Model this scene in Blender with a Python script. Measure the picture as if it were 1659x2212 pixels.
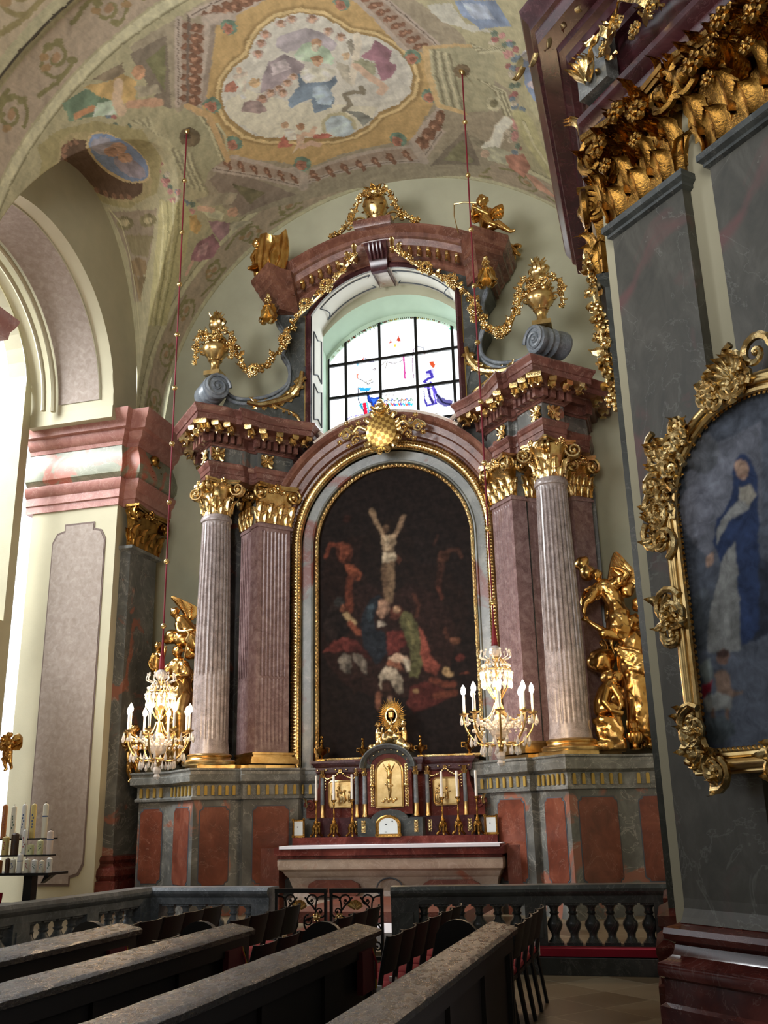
import bpy, bmesh, math, random
import numpy as np
from mathutils import Vector, Matrix
for o in list(bpy.data.objects): bpy.data.objects.remove(o)
SC = bpy.context.scene; COL = SC.collection
PI = math.pi; sin, cos, sqrt = math.sin, math.cos, math.sqrt
# ---------------------------------------------------------------- camera
cam = bpy.data.objects.new('camera', bpy.data.cameras.new('camera')); COL.objects.link(cam)
yaw, pitch, roll = math.radians(15.5), math.radians(17.45), math.radians(-1.33)
fwd = Vector((-sin(yaw)*cos(pitch), cos(yaw)*cos(pitch), sin(pitch)))
rt = Vector((cos(yaw), sin(yaw), 0)); up = rt.cross(fwd)
r2 = rt*cos(roll)+up*sin(roll); u2 = -rt*sin(roll)+up*cos(roll)
M3 = Matrix((r2, u2, -fwd)).transposed()
cam.matrix_world = Matrix.Translation((4.68, -17.5, 1.7)) @ M3.to_4x4()
cam.data.sensor_fit = 'VERTICAL'; cam.data.sensor_height = 24.0; cam.data.lens = 24.0*2085/2212
cam.data.clip_start = .05
SC.camera = cam
# ---------------------------------------------------------------- world, daylight, vault fill lamps, exposure
vs = SC.view_settings
vs.view_transform = 'Standard'; vs.look = 'None'; vs.gamma = 1; vs.use_curve_mapping = False
vs.exposure = EXPOSURE = 0.24
w = bpy.data.worlds.new('world'); SC.world = w; w.use_nodes = True
nt = w.node_tree; bg = nt.nodes['Background']
tc = nt.nodes.new('ShaderNodeTexCoord'); sx = nt.nodes.new('ShaderNodeSeparateXYZ')
nt.links.new(tc.outputs['Generated'], sx.inputs[0])
mr = nt.nodes.new('ShaderNodeMapRange'); mr.inputs[1].default_value = -.12; mr.inputs[2].default_value = .02
nt.links.new(sx.outputs['Y'], mr.inputs[0])
mx = nt.nodes.new('ShaderNodeMix'); mx.data_type = 'RGBA'
mx.inputs[6].default_value = (.10, .098, .09, 1)     # dim interior of the nave, behind the viewer
mx.inputs[7].default_value = (1.75, 1.85, 1.95, 1)     # bright overcast sky, outside the chapel windows
nt.links.new(mr.outputs[0], mx.inputs[0]); nt.links.new(mx.outputs[2], bg.inputs[0])
bg.inputs[1].default_value = 1.0
def area(name, loc, target, size, size_y, power, color, spread=180):
    l = bpy.data.lights.new(name, 'AREA'); l.shape = 'RECTANGLE'; l.size = size; l.size_y = size_y
    l.energy = power; l.color = color; l.spread = math.radians(spread)
    o = bpy.data.objects.new(name, l); COL.objects.link(o); o.location = loc
    o.rotation_euler = (Vector(target)-Vector(loc)).to_track_quat('-Z', 'Y').to_euler()
    return o
area('daylight_left_window', (-12.5, -5.4, 14.0), (0, -2.2, 4.5), 6.0, 7.0, 4700, (.95, .98, 1))
area('daylight_altar_window', (0, 1.9, 11.4), (0, -3, 8.4), 3.2, 3.0, 120, (.92, 1, 1))
area('vault_fill_left', (-6.5, -20, 8.0), (-.3, -2, 12.3), 5, 5, 400, (.98, .98, 1), 80)  # added unseen lamp behind the viewer, narrowed and aimed up to brighten the vault
area('vault_fill_right', (2.5, -22, 7.0), (-1, -3, 13.5), 5, 5, 250, (1, .97, .92), 80)  # second added fill lamp in the nave, tilted at the vault, no window modelled
# ---------------------------------------------------------------- materials
def lin(c):
    if isinstance(c, str): c = tuple(int(c[i:i+2], 16) for i in (0, 2, 4))
    return tuple(((v/255)/12.92 if v/255 <= .04045 else ((v/255+.055)/1.055)**2.4) for v in c)
MATS = {}
def newmat(name):
    m = bpy.data.materials.new(name); m.use_nodes = True; MATS[name] = m
    return m, m.node_tree, m.node_tree.nodes['Principled BSDF']
def N(nt, t, **k):
    n = nt.nodes.new(t)
    for a, b in k.items():
        if a.startswith('i'): n.inputs[int(a[1:])].default_value = b
        else: setattr(n, a, b)
    return n
def ramp(nt, fac, stops, interp='LINEAR'):
    r = nt.nodes.new('ShaderNodeValToRGB'); r.color_ramp.interpolation = interp
    e = r.color_ramp.elements
    while len(e) < len(stops): e.new(.5)
    for q, (p, c) in zip(e, stops): q.position = p; q.color = tuple(c)+(1,)
    nt.links.new(fac, r.inputs[0]); return r.outputs[0]
def noise(nt, scale, detail=4, rough=.55, dist=0, vec=None, stretch=None):
    t = nt.nodes.new('ShaderNodeTexCoord'); v = t.outputs['Object']
    if stretch:
        mp = nt.nodes.new('ShaderNodeMapping'); mp.inputs['Scale'].default_value = stretch
        nt.links.new(v, mp.inputs[0]); v = mp.outputs[0]
    n = N(nt, 'ShaderNodeTexNoise'); n.inputs['Scale'].default_value = scale; n.inputs['Detail'].default_value = detail
    n.inputs['Roughness'].default_value = rough; n.inputs['Distortion'].default_value = dist
    nt.links.new(v, n.inputs['Vector']); return n.outputs['Fac']
def bump(nt, b, fac, strength=.3, dist=.02):
    n = N(nt, 'ShaderNodeBump'); n.inputs['Strength'].default_value = strength; n.inputs['Distance'].default_value = dist
    nt.links.new(fac, n.inputs['Height']); nt.links.new(n.outputs[0], b.inputs['Normal'])
def simple(name, col, rough=.6, metal=0, var=.12, scale=3, bmp=0, bscale=40, spec=.5):
    m, nt, b = newmat(name); c = lin(col)
    f = noise(nt, scale)
    out = ramp(nt, f, [(.3, tuple(x*(1-var) for x in c)), (.7, tuple(min(1, x*(1+var)) for x in c))])
    nt.links.new(out, b.inputs['Base Color']); b.inputs['Roughness'].default_value = rough
    b.inputs['Metallic'].default_value = metal; b.inputs['Specular IOR Level'].default_value = spec
    if bmp: bump(nt, b, noise(nt, bscale, 3), bmp)
    return m
VO = .38
def marble(name, cols, scale=1.2, rough=.25, vein=None, veinw=.015, veinscale=2.5, patch=None, speck=0, stretch=None):
    """cols: three colours cloud ramp; vein colour; patch=(colour, lo, hi, scale)"""
    m, nt, b = newmat(name); L = nt.links
    f = noise(nt, scale, 8, .65, .6, stretch=stretch); cs = [lin(c) for c in cols]
    out = ramp(nt, f, [(.3, cs[0]), (.5, cs[1]), (.7, cs[2])])
    def mixc(a, fac, c):
        x = N(nt, 'ShaderNodeMix', data_type='RGBA'); L.new(fac, x.inputs[0])
        if hasattr(a, 'is_output'): L.new(a, x.inputs[6])
        x.inputs[7].default_value = tuple(c)+(1,); return x.outputs[2]
    if patch:
        pf = noise(nt, patch[3], 5, .5, 1.2)
        pr = ramp(nt, pf, [(patch[1], (0, 0, 0)), (patch[2], (1, 1, 1))]); out = mixc(out, pr, lin(patch[0]))
    if speck:
        sf = noise(nt, 60, 3, .7); sr = ramp(nt, sf, [(.52, (0, 0, 0)), (.66, (speck,)*3)]); out = mixc(out, sr, lin(cols[2]))
    if vein:
        vf = noise(nt, veinscale, 6, .6, 1.5)
        vr = ramp(nt, vf, [(.5-veinw*1.6, (0, 0, 0)), (.5, (VO,)*3), (.5+veinw*1.6, (0, 0, 0))]); out = mixc(out, vr, lin(vein))
    L.new(out, b.inputs['Base Color']); b.inputs['Roughness'].default_value = rough
    return m
simple('plaster_cream', 'b3ad93', .85, var=.07, scale=1.6, bmp=.08)
simple('plaster_light', 'bdb79c', .85, var=.05, scale=1.6, bmp=.06)
simple('plaster_grey', 'a09f88', .85, var=.10, scale=.9, bmp=.08)
simple('plaster_green', 'a9bfaa', .8, var=.06, scale=2)
simple('plaster_pale', 'd9d6cc', .7, var=.04, scale=2)
m = marble('plaster_mauve', ['8f8176', '9c8f85', 'aca096'], 9, .85)
simple('mauve_line', '6f5f58', .85)
simple('line_dark', '4a5058', .7)
marble('marble_grey', ['434340', '5b5c59', '7a7b76'], 1.6, .28, vein='b8b6ac', veinscale=1.3, veinw=.008, patch=('8a5a4a', .56, .60, 1.1))
marble('marble_grey_plain', ['50524f', '6a6c69', '8b8d8a'], 2.2, .25, vein='b8b8b4', veinw=.008)
marble('marble_blue', ['4c5258', '666d74', '8a9094'], 3, .35, vein='a4acb4', veinw=.01)
marble('marble_surround', ['5c605e', '777b78', '94968f'], 1.4, .3, vein='a8a8a0', veinw=.006, patch=('74443a', .56, .62, .8))
marble('marble_dark', ['2e302f', '3d4140', '565a58'], 2.4, .28, vein='8c8c88', veinw=.006)
marble('marble_green', ['6b6e5c', '858873', 'a3a58f'], 1.5, .4, vein='c4c0aa', veinw=.012, patch=('b56f5c', .5, .56, 1.4))
marble('marble_red', ['522a1f', '6c392a', '804a38'], 2.5, .3, vein='b09080', veinw=.003, veinscale=1.4, patch=('8f7468', .7, .85, 1.0))
marble('marble_rose', ['4c2e29', '66413a', '845a50'], 2.5, .28, vein='c8aca0', veinw=.007)
marble('marble_brown', ['4e2f25', '6a4437', '865d4c'], 3, .26, vein='b08c80', veinw=.006)
marble('marble_pink', ['98625a', 'ab766c', 'c08e82'], 3, .4, vein='d8b8ac', veinw=.010, veinscale=3)
marble('marble_mantel', ['9e8b7c', 'b3a293', 'c7b8a8'], 2, .35, vein='d8ccc0', patch=('a8705c', .6, .72, 1.2))
marble('marble_purple', ['2b1418', '3e1e22', '552e32'], 2.6, .22, vein='7c5658', veinw=.005)
marble('marble_purple_red', ['421c1a', '5c2a24', '7a4038'], 2.6, .12, vein='9a7870', veinw=.006)
marble('marble_column', ['6f6462', '8b807e', 'aaa19f'], 7, .27, speck=.6, vein='b8a8a4', veinw=.012, patch=('8a6a5c', .62, .78, .9))
marble('marble_pilaster', ['664e4c', '806665', '9c8684'], 6, .25, speck=.5, vein='a08c88', veinw=.01, patch=('7a5a48', .6, .75, .8))
marble('marble_pier', ['403f39', '4f4d45', '64615a'], 3.5, .5, vein='8c8c86', veinw=.005, veinscale=.8, patch=('6e4a48', .55, .66, .9), stretch=(1, 1, .55))
simple('wood_dark', '140d09', .5, var=.3, scale=6)
simple('wood_chair', '060505', .55, var=.2)
m, nt, b = newmat('wood_ledge')
f = noise(nt, 26, 6, .7, stretch=(1, .35, 1)); nt.links.new(ramp(nt, f, [(.35, lin('0d0a08')), (.55, lin('191310')), (.8, lin('2e2620'))]), b.inputs['Base Color'])
nt.links.new(ramp(nt, f, [(.35, (.14,)*3), (.7, (.45,)*3)]), b.inputs['Roughness']); bump(nt, b, noise(nt, 70, 5, .7), 1.0, .012)
simple('fabric_red', '9c2430', .9, var=.15, scale=30); simple('kneeler_red', '98142c', .9, var=.1)
simple('cord_red', '6a0c1c', .8); simple('book_red', '5c1018', .6); simple('yellow', 'c8a020', .6)
simple('iron', '14120f', .4, metal=.6); simple('black_metal', '0c0c0d', .4, metal=.4)
simple('white', 'e4e2dc', .6, var=.03); simple('cloth_white', 'dcdce4', .9, var=.04); simple('paper', 'cfd8da', .7, var=.04)
simple('rock', 'b2a294', .8)
def goldmat(name, c0, c1, rough, bmp, bscale, spots=0):
    m, nt, b = newmat(name)
    f = noise(nt, 5, 6, .6)
    nt.links.new(ramp(nt, f, [(.3, lin(c0)), (.65, lin(c1))]), b.inputs['Base Color'])
    b.inputs['Metallic'].default_value = 1; b.inputs['Roughness'].default_value = rough
    if bmp: bump(nt, b, noise(nt, bscale, 5, .6), bmp, .012)
goldmat('gold', 'b08a4c', 'e8cf98', .24, .35, 28)
goldmat('gold_plain', 'b8945a', 'e2c68c', .30, .08, 30)
goldmat('gold_leafy', 'b08444', 'ecd49c', .22, 1.0, 55)
goldmat('gold_statue', 'a87434', 'dcb470', .25, .3, 16)
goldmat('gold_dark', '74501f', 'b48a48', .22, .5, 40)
goldmat('brass', 'a08050', 'ccae78', .28, .05, 30)
simple('gold_inlay', 'a88e48', .5, metal=.6, var=.15)
# chequered relief of the crest
m, nt, b = newmat('gold_check')
t = N(nt, 'ShaderNodeTexCoord'); mp = N(nt, 'ShaderNodeMapping'); mp.inputs['Rotation'].default_value = (0, .2, 0)
nt.links.new(t.outputs['Object'], mp.inputs[0])
ck = N(nt, 'ShaderNodeTexChecker'); ck.inputs['Scale'].default_value = 13.5; nt.links.new(mp.outputs[0], ck.inputs[0])
ck.inputs[1].default_value = lin('d8b468')+(1,); ck.inputs[2].default_value = lin('94713c')+(1,)
nt.links.new(ck.outputs[0], b.inputs['Base Color']); b.inputs['Metallic'].default_value = .9; b.inputs['Roughness'].default_value = .4
# floor tiles
m, nt, b = newmat('floor_tiles')
t = N(nt, 'ShaderNodeTexCoord'); mp = N(nt, 'ShaderNodeMapping'); mp.inputs['Rotation'].default_value = (0, 0, math.radians(42)); nt.links.new(t.outputs['Object'], mp.inputs[0])
br = N(nt, 'ShaderNodeTexBrick'); br.offset = 0; br.inputs['Scale'].default_value = 1
br.inputs['Brick Width'].default_value = .62; br.inputs['Row Height'].default_value = .62; br.inputs['Mortar Size'].default_value = .006
br.inputs['Color1'].default_value = lin('7a6e58')+(1,); br.inputs['Color2'].default_value = lin('54452f')+(1,); br.inputs['Mortar'].default_value = lin('8c8470')+(1,)
nt.links.new(mp.outputs[0], br.inputs[0])
x = N(nt, 'ShaderNodeMix', data_type='RGBA', blend_type='MULTIPLY'); x.inputs[0].default_value = .6; nt.links.new(br.outputs[0], x.inputs[6])
nt.links.new(ramp(nt, noise(nt, 1.3, 6), [(.35, (.6, .55, .5)), (.65, (1, 1, 1))]), x.inputs[7]); nt.links.new(x.outputs[2], b.inputs['Base Color'])
b.inputs['Roughness'].default_value = .35
# painted surfaces: colour attribute with a little brushwork
def paintmat(name, rough, amt, scale):
    m, nt, b = newmat(name)
    a = N(nt, 'ShaderNodeVertexColor'); a.layer_name = 'Col'
    x = N(nt, 'ShaderNodeMix', data_type='RGBA', blend_type='MULTIPLY'); x.inputs[0].default_value = 1; nt.links.new(a.outputs[0], x.inputs[6])
    nt.links.new(ramp(nt, noise(nt, scale, 6, .65, .8), [(.3, (1-amt,)*3), (.7, (1+amt,)*3)]), x.inputs[7])
    nt.links.new(x.outputs[2], b.inputs['Base Color']); b.inputs['Roughness'].default_value = rough; b.inputs['Specular IOR Level'].default_value = .1
    return m
paintmat('fresco', .9, .16, 3.2); paintmat('canvas', .6, .35, 7)
# stained glass: tinted panes the sky shines through
m, nt, b = newmat('stained_glass'); nt.nodes.remove(b)
a = N(nt, 'ShaderNodeVertexColor'); a.layer_name = 'Col'
tr = N(nt, 'ShaderNodeBsdfTransparent'); gl = N(nt, 'ShaderNodeBsdfGlossy'); gl.inputs['Roughness'].default_value = .1
ms = N(nt, 'ShaderNodeMixShader'); ms.inputs[0].default_value = .05; nt.links.new(a.outputs[0], tr.inputs[0])
nt.links.new(tr.outputs[0], ms.inputs[1]); nt.links.new(gl.outputs[0], ms.inputs[2]); nt.links.new(ms.outputs[0], nt.nodes['Material Output'].inputs[0])
m, nt, b = newmat('crystal'); b.inputs['Base Color'].default_value = (1, .97, .93, 1); b.inputs['Roughness'].default_value = .03
b.inputs['Transmission Weight'].default_value = .5; b.inputs['IOR'].default_value = 1.55
m, nt, b = newmat('bulb'); b.inputs['Emission Color'].default_value = (1, .72, .45, 1); b.inputs['Emission Strength'].default_value = 90
m, nt, b = newmat('candle_sleeve'); b.inputs['Base Color'].default_value = (1, .9, .75, 1); b.inputs['Emission Color'].default_value = (1, .8, .6, 1); b.inputs['Emission Strength'].default_value = .0; b.inputs['Subsurface Weight'].default_value = .2
# ---------------------------------------------------------------- mesh helpers
class MB:
    def __init__(s): s.v = []; s.f = []
    def add(s, vs, fs):
        n = len(s.v); s.v += [tuple(p) for p in vs]; s.f += [tuple(i+n for i in f) for f in fs]; return s
    def box(s, x0, y0, z0, x1, y1, z1):
        return s.add([(x, y, z) for z in (z0, z1) for x, y in ((x0, y0), (x1, y0), (x1, y1), (x0, y1))],
              [(3, 2, 1, 0), (4, 5, 6, 7), (0, 1, 5, 4), (1, 2, 6, 5), (2, 3, 7, 6), (3, 0, 4, 7)])
    def obox(s, c, ax, hx, hy, h0, h1):
        """box centred at c=(x,y,z) with horizontal axis angle ax, half sizes hx,hy, heights h0..h1"""
        ca, sa = cos(ax), sin(ax)
        pts = [(c[0]+a*hx*ca-b*hy*sa, c[1]+a*hx*sa+b*hy*ca, c[2]+h) for h in (h0, h1) for a, b in ((-1, -1), (1, -1), (1, 1), (-1, 1))]
        return s.add(pts, [(3, 2, 1, 0), (4, 5, 6, 7), (0, 1, 5, 4), (1, 2, 6, 5), (2, 3, 7, 6), (3, 0, 4, 7)])
    def rings(s, rs, closed=True, cap=True):
        """list of equal-length point rings joined by quads"""
        n = len(rs[0]); vs = [p for r in rs for p in r]; fs = []
        m = n if closed else n-1
        for i in range(len(rs)-1):
            for j in range(m): k = (j+1) % n; fs.append((i*n+j, i*n+k, (i+1)*n+k, (i+1)*n+j))
        if cap and closed: fs += [tuple(range(n))[::-1], tuple((len(rs)-1)*n+j for j in range(n))]
        return s.add(vs, fs)
    def lathe(s, prof, c=(0, 0, 0), n=24, mod=None, cap=True):
        rs = []
        for r, z in prof:
            rs.append([(c[0]+(r*(mod(2*PI*j/n, z) if mod else 1))*cos(2*PI*j/n), c[1]+(r*(mod(2*PI*j/n, z) if mod else 1))*sin(2*PI*j/n), c[2]+z) for j in range(n)])
        return s.rings(rs, cap=cap)
    def tube(s, pts, r, n=8, flat=None, cap=True):
        pts = [Vector(p) for p in pts]; m = len(pts); rs = []; up0 = None
        for i, p in enumerate(pts):
            t = (pts[min(i+1, m-1)]-pts[max(i-1, 0)])
            t = t.normalized() if t.length > 1e-9 else Vector((0, 0, 1))
            if up0 is None: up0 = Vector((0, 0, 1)) if abs(t.z) < .9 else Vector((0, 1, 0))
            a = t.cross(up0); a = a.normalized() if a.length > 1e-6 else t.orthogonal().normalized(); bb = a.cross(t).normalized(); up0 = bb
            rr = r[i] if isinstance(r, (list, tuple)) else r; fl = flat or 1
            rs.append([p+a*rr*cos(2*PI*j/n)+bb*rr*fl*sin(2*PI*j/n) for j in range(n)])
        return s.rings(rs, cap=cap)
    def prism(s, poly, axis, a, b):
        """extrude 2D polygon; axis 'y': poly=(x,z) ; 'z': (x,y); 'x': (y,z)"""
        f = {'y': lambda p, d: (p[0], d, p[1]), 'z': lambda p, d: (p[0], p[1], d), 'x': lambda p, d: (d, p[0], p[1])}[axis]
        n = len(poly)
        return s.add([f(p, a) for p in poly]+[f(p, b) for p in poly],
              [tuple(range(n))[::-1], tuple(range(n, 2*n))]+[(i, (i+1) % n, n+(i+1) % n, n+i) for i in range(n)])
    def sph(s, c, r, n=8, m=6, sc=(1, 1, 1)):
        return s.lathe([(max(1e-4, r*sin(PI*i/m)), -r*cos(PI*i/m)*sc[2]) for i in range(m+1)], c, n) if sc[0] == sc[1] == 1 else \
            s.rings([[(c[0]+r*sc[0]*max(1e-4, sin(PI*i/m))*cos(2*PI*j/n), c[1]+r*sc[1]*max(1e-4, sin(PI*i/m))*sin(2*PI*j/n), c[2]-r*sc[2]*cos(PI*i/m)) for j in range(n)] for i in range(m+1)])
    def sweep(s, path, outer, prof, close=False):
        """horizontal moulding: each profile point (t,z) lies between plan path (t=0) and outer path (t=1)"""
        rs = []
        for i in range(len(path)):
            a, b = path[i], outer[i]
            rs.append([(a[0]+(b[0]-a[0])*t, a[1]+(b[1]-a[1])*t, z) for t, z in prof])
        if close: rs.append(rs[0])
        return s.rings(rs, closed=False, cap=False)
    def arch(s, pts, nrm, prof, closed=True):
        """vertical-plane moulding: pts (x,z), nrm unit normals, profile (radial, y)"""
        return s.rings([[(p[0]+n_[0]*r, y, p[1]+n_[1]*r) for r, y in prof] for p, n_ in zip(pts, nrm)], closed=closed, cap=closed)
    def leaf(s, o, out, upv, h, w, curl=.5, lob=3, nu=9, nv=7, droop=.35, side=None):
        o = Vector(o); out = Vector(out).normalized(); upv = Vector(upv).normalized(); sd = Vector(side).normalized() if side else out.cross(upv).normalized()
        g = []
        for i in range(nu):
            t = i/(nu-1); cu = curl*h*(t**2.4); zz = h*(t-droop*t**4)
            ww = w*(max(.02, sin(PI*(.16+.82*t))))**.6*(1-.30*abs(sin(lob*PI*t)))
            row = []
            for j in range(nv):
                vv = -1+2*j/(nv-1)
                row.append(o+upv*zz+out*(cu+h*.065*cos(4*PI*vv)*(1-abs(vv)*.4)-h*.10*vv*vv+h*.06)+sd*(vv*ww/2))
            g.append(row)
        b = [[p-out*(.035*h)*(1 if 0 < i < nu-1 else .2) for p in row] for i, row in enumerate(g)]
        ring = [r+r2[::-1] for r, r2 in zip(g, b)]
        return s.rings(ring)
    def spiral(s, c, a, b, r0, turns=2.0, tr=.02, depth=None, n=26, start=0):
        c = Vector(c); a = Vector(a).normalized(); b = Vector(b).normalized(); dv = a.cross(b)
        pts = []; rr = []
        for i in range(n):
            t = i/(n-1); th = start+turns*2*PI*t; r = r0*(1-t)**1.15+r0*.1
            pts.append(c+(a*cos(th)+b*sin(th))*r+dv*(t*(depth or 0))); rr.append(tr*(1-.45*t))
        s.tube(pts, rr, 6); s.sph(c+dv*(depth or 0), r0*.2, 8, 5); return s
    def flower(s, c, nrm, r, pet=5):
        c = Vector(c); nrm = Vector(nrm).normalized(); a = nrm.orthogonal().normalized(); b = nrm.cross(a)
        ph = c.x*7+c.z*3
        for k in range(pet):
            th = 2*PI*k/pet+ph; d = a*cos(th)+b*sin(th); q = c+d*r*.62
            s.rings([[q+(d*cos(x)*.42+nrm.cross(d)*sin(x)*.40)*r*e+nrm*r*hh for x in [2*PI*j/6 for j in range(6)]] for e, hh in ((.3, -.2), (1, .0), (.55, .28), (.1, .22))])
        s.sph(c+nrm*r*.18, r*.32, 6, 4)
        return s
    def ico(s, c, r):
        return s.sph(c, r, 6, 4)
    def build(s, name, mat, parent=None, smooth=True, angle=40, mods=None, origin=None, fix=True):
        me = bpy.data.meshes.new(name)
        if origin is None:
            if parent is not None: 
                origin = Vector(parent['_o']) if '_o' in parent else Vector((0, 0, 0))
            else:
                a = np.array(s.v); mn, mxx = a.min(0), a.max(0); origin = Vector(((mn[0]+mxx[0])/2, (mn[1]+mxx[1])/2, mn[2]))
        O = Vector(origin)
        me.from_pydata([(p[0]-O.x, p[1]-O.y, p[2]-O.z) for p in s.v], [], s.f)
        if fix:
            bm = bmesh.new(); bm.from_mesh(me); bmesh.ops.recalc_face_normals(bm, faces=bm.faces); bm.to_mesh(me); bm.free()
        if smooth:
            me.shade_smooth()
            if angle: me.set_sharp_from_angle(angle=math.radians(angle))
        me.materials.append(MATS[mat] if isinstance(mat, str) else mat)
        o = bpy.data.objects.new(name, me); COL.objects.link(o)
        if parent is not None:
            o.parent = parent; o.location = O-Vector(parent['_o']) if '_o' in parent else O; o['_o'] = tuple(O)
        else: o.location = O; o['_o'] = tuple(O)
        for f in (mods or []): f(o)
        return o
def tag(o, label, cat, group=None, kind=None):
    o['label'] = label; o['category'] = cat
    if group: o['group'] = group
    if kind: o['kind'] = kind
    return o
def thing(name, label, cat, loc=(0, 0, 0), group=None):
    o = bpy.data.objects.new(name, None); COL.objects.link(o); o.empty_display_size = .1
    o.location = loc; o['_o'] = tuple(loc); return tag(o, label, cat, group)
def struct(o): o['kind'] = 'structure'; return o
def copy_tree(o, parent=None):
    c = o.copy(); COL.objects.link(c); c.parent = parent
    for ch in o.children: copy_tree(ch, c)
    return c
def place(o, loc, rz=0, label=None, group=None):
    c = copy_tree(o); c.location = loc; c.rotation_euler = (0, 0, rz)
    if label: c['label'] = label
    if group: c['group'] = group
    return c
def mirror_x(pts): return [(-p[0],)+tuple(p[1:]) for p in pts]
def smooth_curve(pts, n=6):
    """Catmull-Rom through 2D/3D points"""
    P = [Vector(p) for p in pts]; out = []
    for i in range(len(P)-1):
        p0 = P[max(i-1, 0)]; p1 = P[i]; p2 = P[i+1]; p3 = P[min(i+2, len(P)-1)]
        for k in range(n):
            t = k/n; out.append(.5*((2*p1)+(p2-p0)*t+(2*p0-5*p1+4*p2-p3)*t*t+(3*p1-p0-3*p2+p3)*t**3))
    out.append(P[-1]); return out
def remesh(v, sm=4, fac=.6):
    def f(o):
        r = o.modifiers.new('r', 'REMESH'); r.mode = 'VOXEL'; r.voxel_size = v; r.use_smooth_shade = True
        if sm: s_ = o.modifiers.new('s', 'SMOOTH'); s_.iterations = sm; s_.factor = fac
    return f
def folds(v, strength=.05, size=.11, sm=3):
    def f(o):
        r = o.modifiers.new('r', 'REMESH'); r.mode = 'VOXEL'; r.voxel_size = v; r.use_smooth_shade = True
        s_ = o.modifiers.new('s', 'SMOOTH'); s_.iterations = sm; s_.factor = .6
        tx = bpy.data.textures.new('cloth_folds', 'MARBLE'); tx.noise_scale = size; tx.turbulence = 7.0; tx.noise_depth = 1; tx.marble_type = 'SOFT'
        dm = o.modifiers.new('d', 'DISPLACE'); dm.texture = tx; dm.texture_coords = 'LOCAL'; dm.strength = strength; dm.mid_level = .5
        s2 = o.modifiers.new('s2', 'SMOOTH'); s2.iterations = 2
    return f
def capsule(mb, p, q, r0, r1, n=10):
    p, q = Vector(p), Vector(q); d = (q-p); L = d.length; d = d/L if L > 1e-6 else Vector((0, 0, 1)); a = d.orthogonal().normalized(); b = d.cross(a)
    rs = []
    for k in range(4): an = PI/2*(k/4); rs.append((p-d*r0*cos(an), r0*sin(an)+1e-4))
    rs.append((p, r0)); rs.append((q, r1))
    for k in range(1, 5): an = PI/2*(k/4); rs.append((q+d*r1*sin(an), r1*cos(an)+1e-4))
    mb.rings([[c+a*r*cos(2*PI*j/n)+b*r*sin(2*PI*j/n) for j in range(n)] for c, r in rs])
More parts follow.
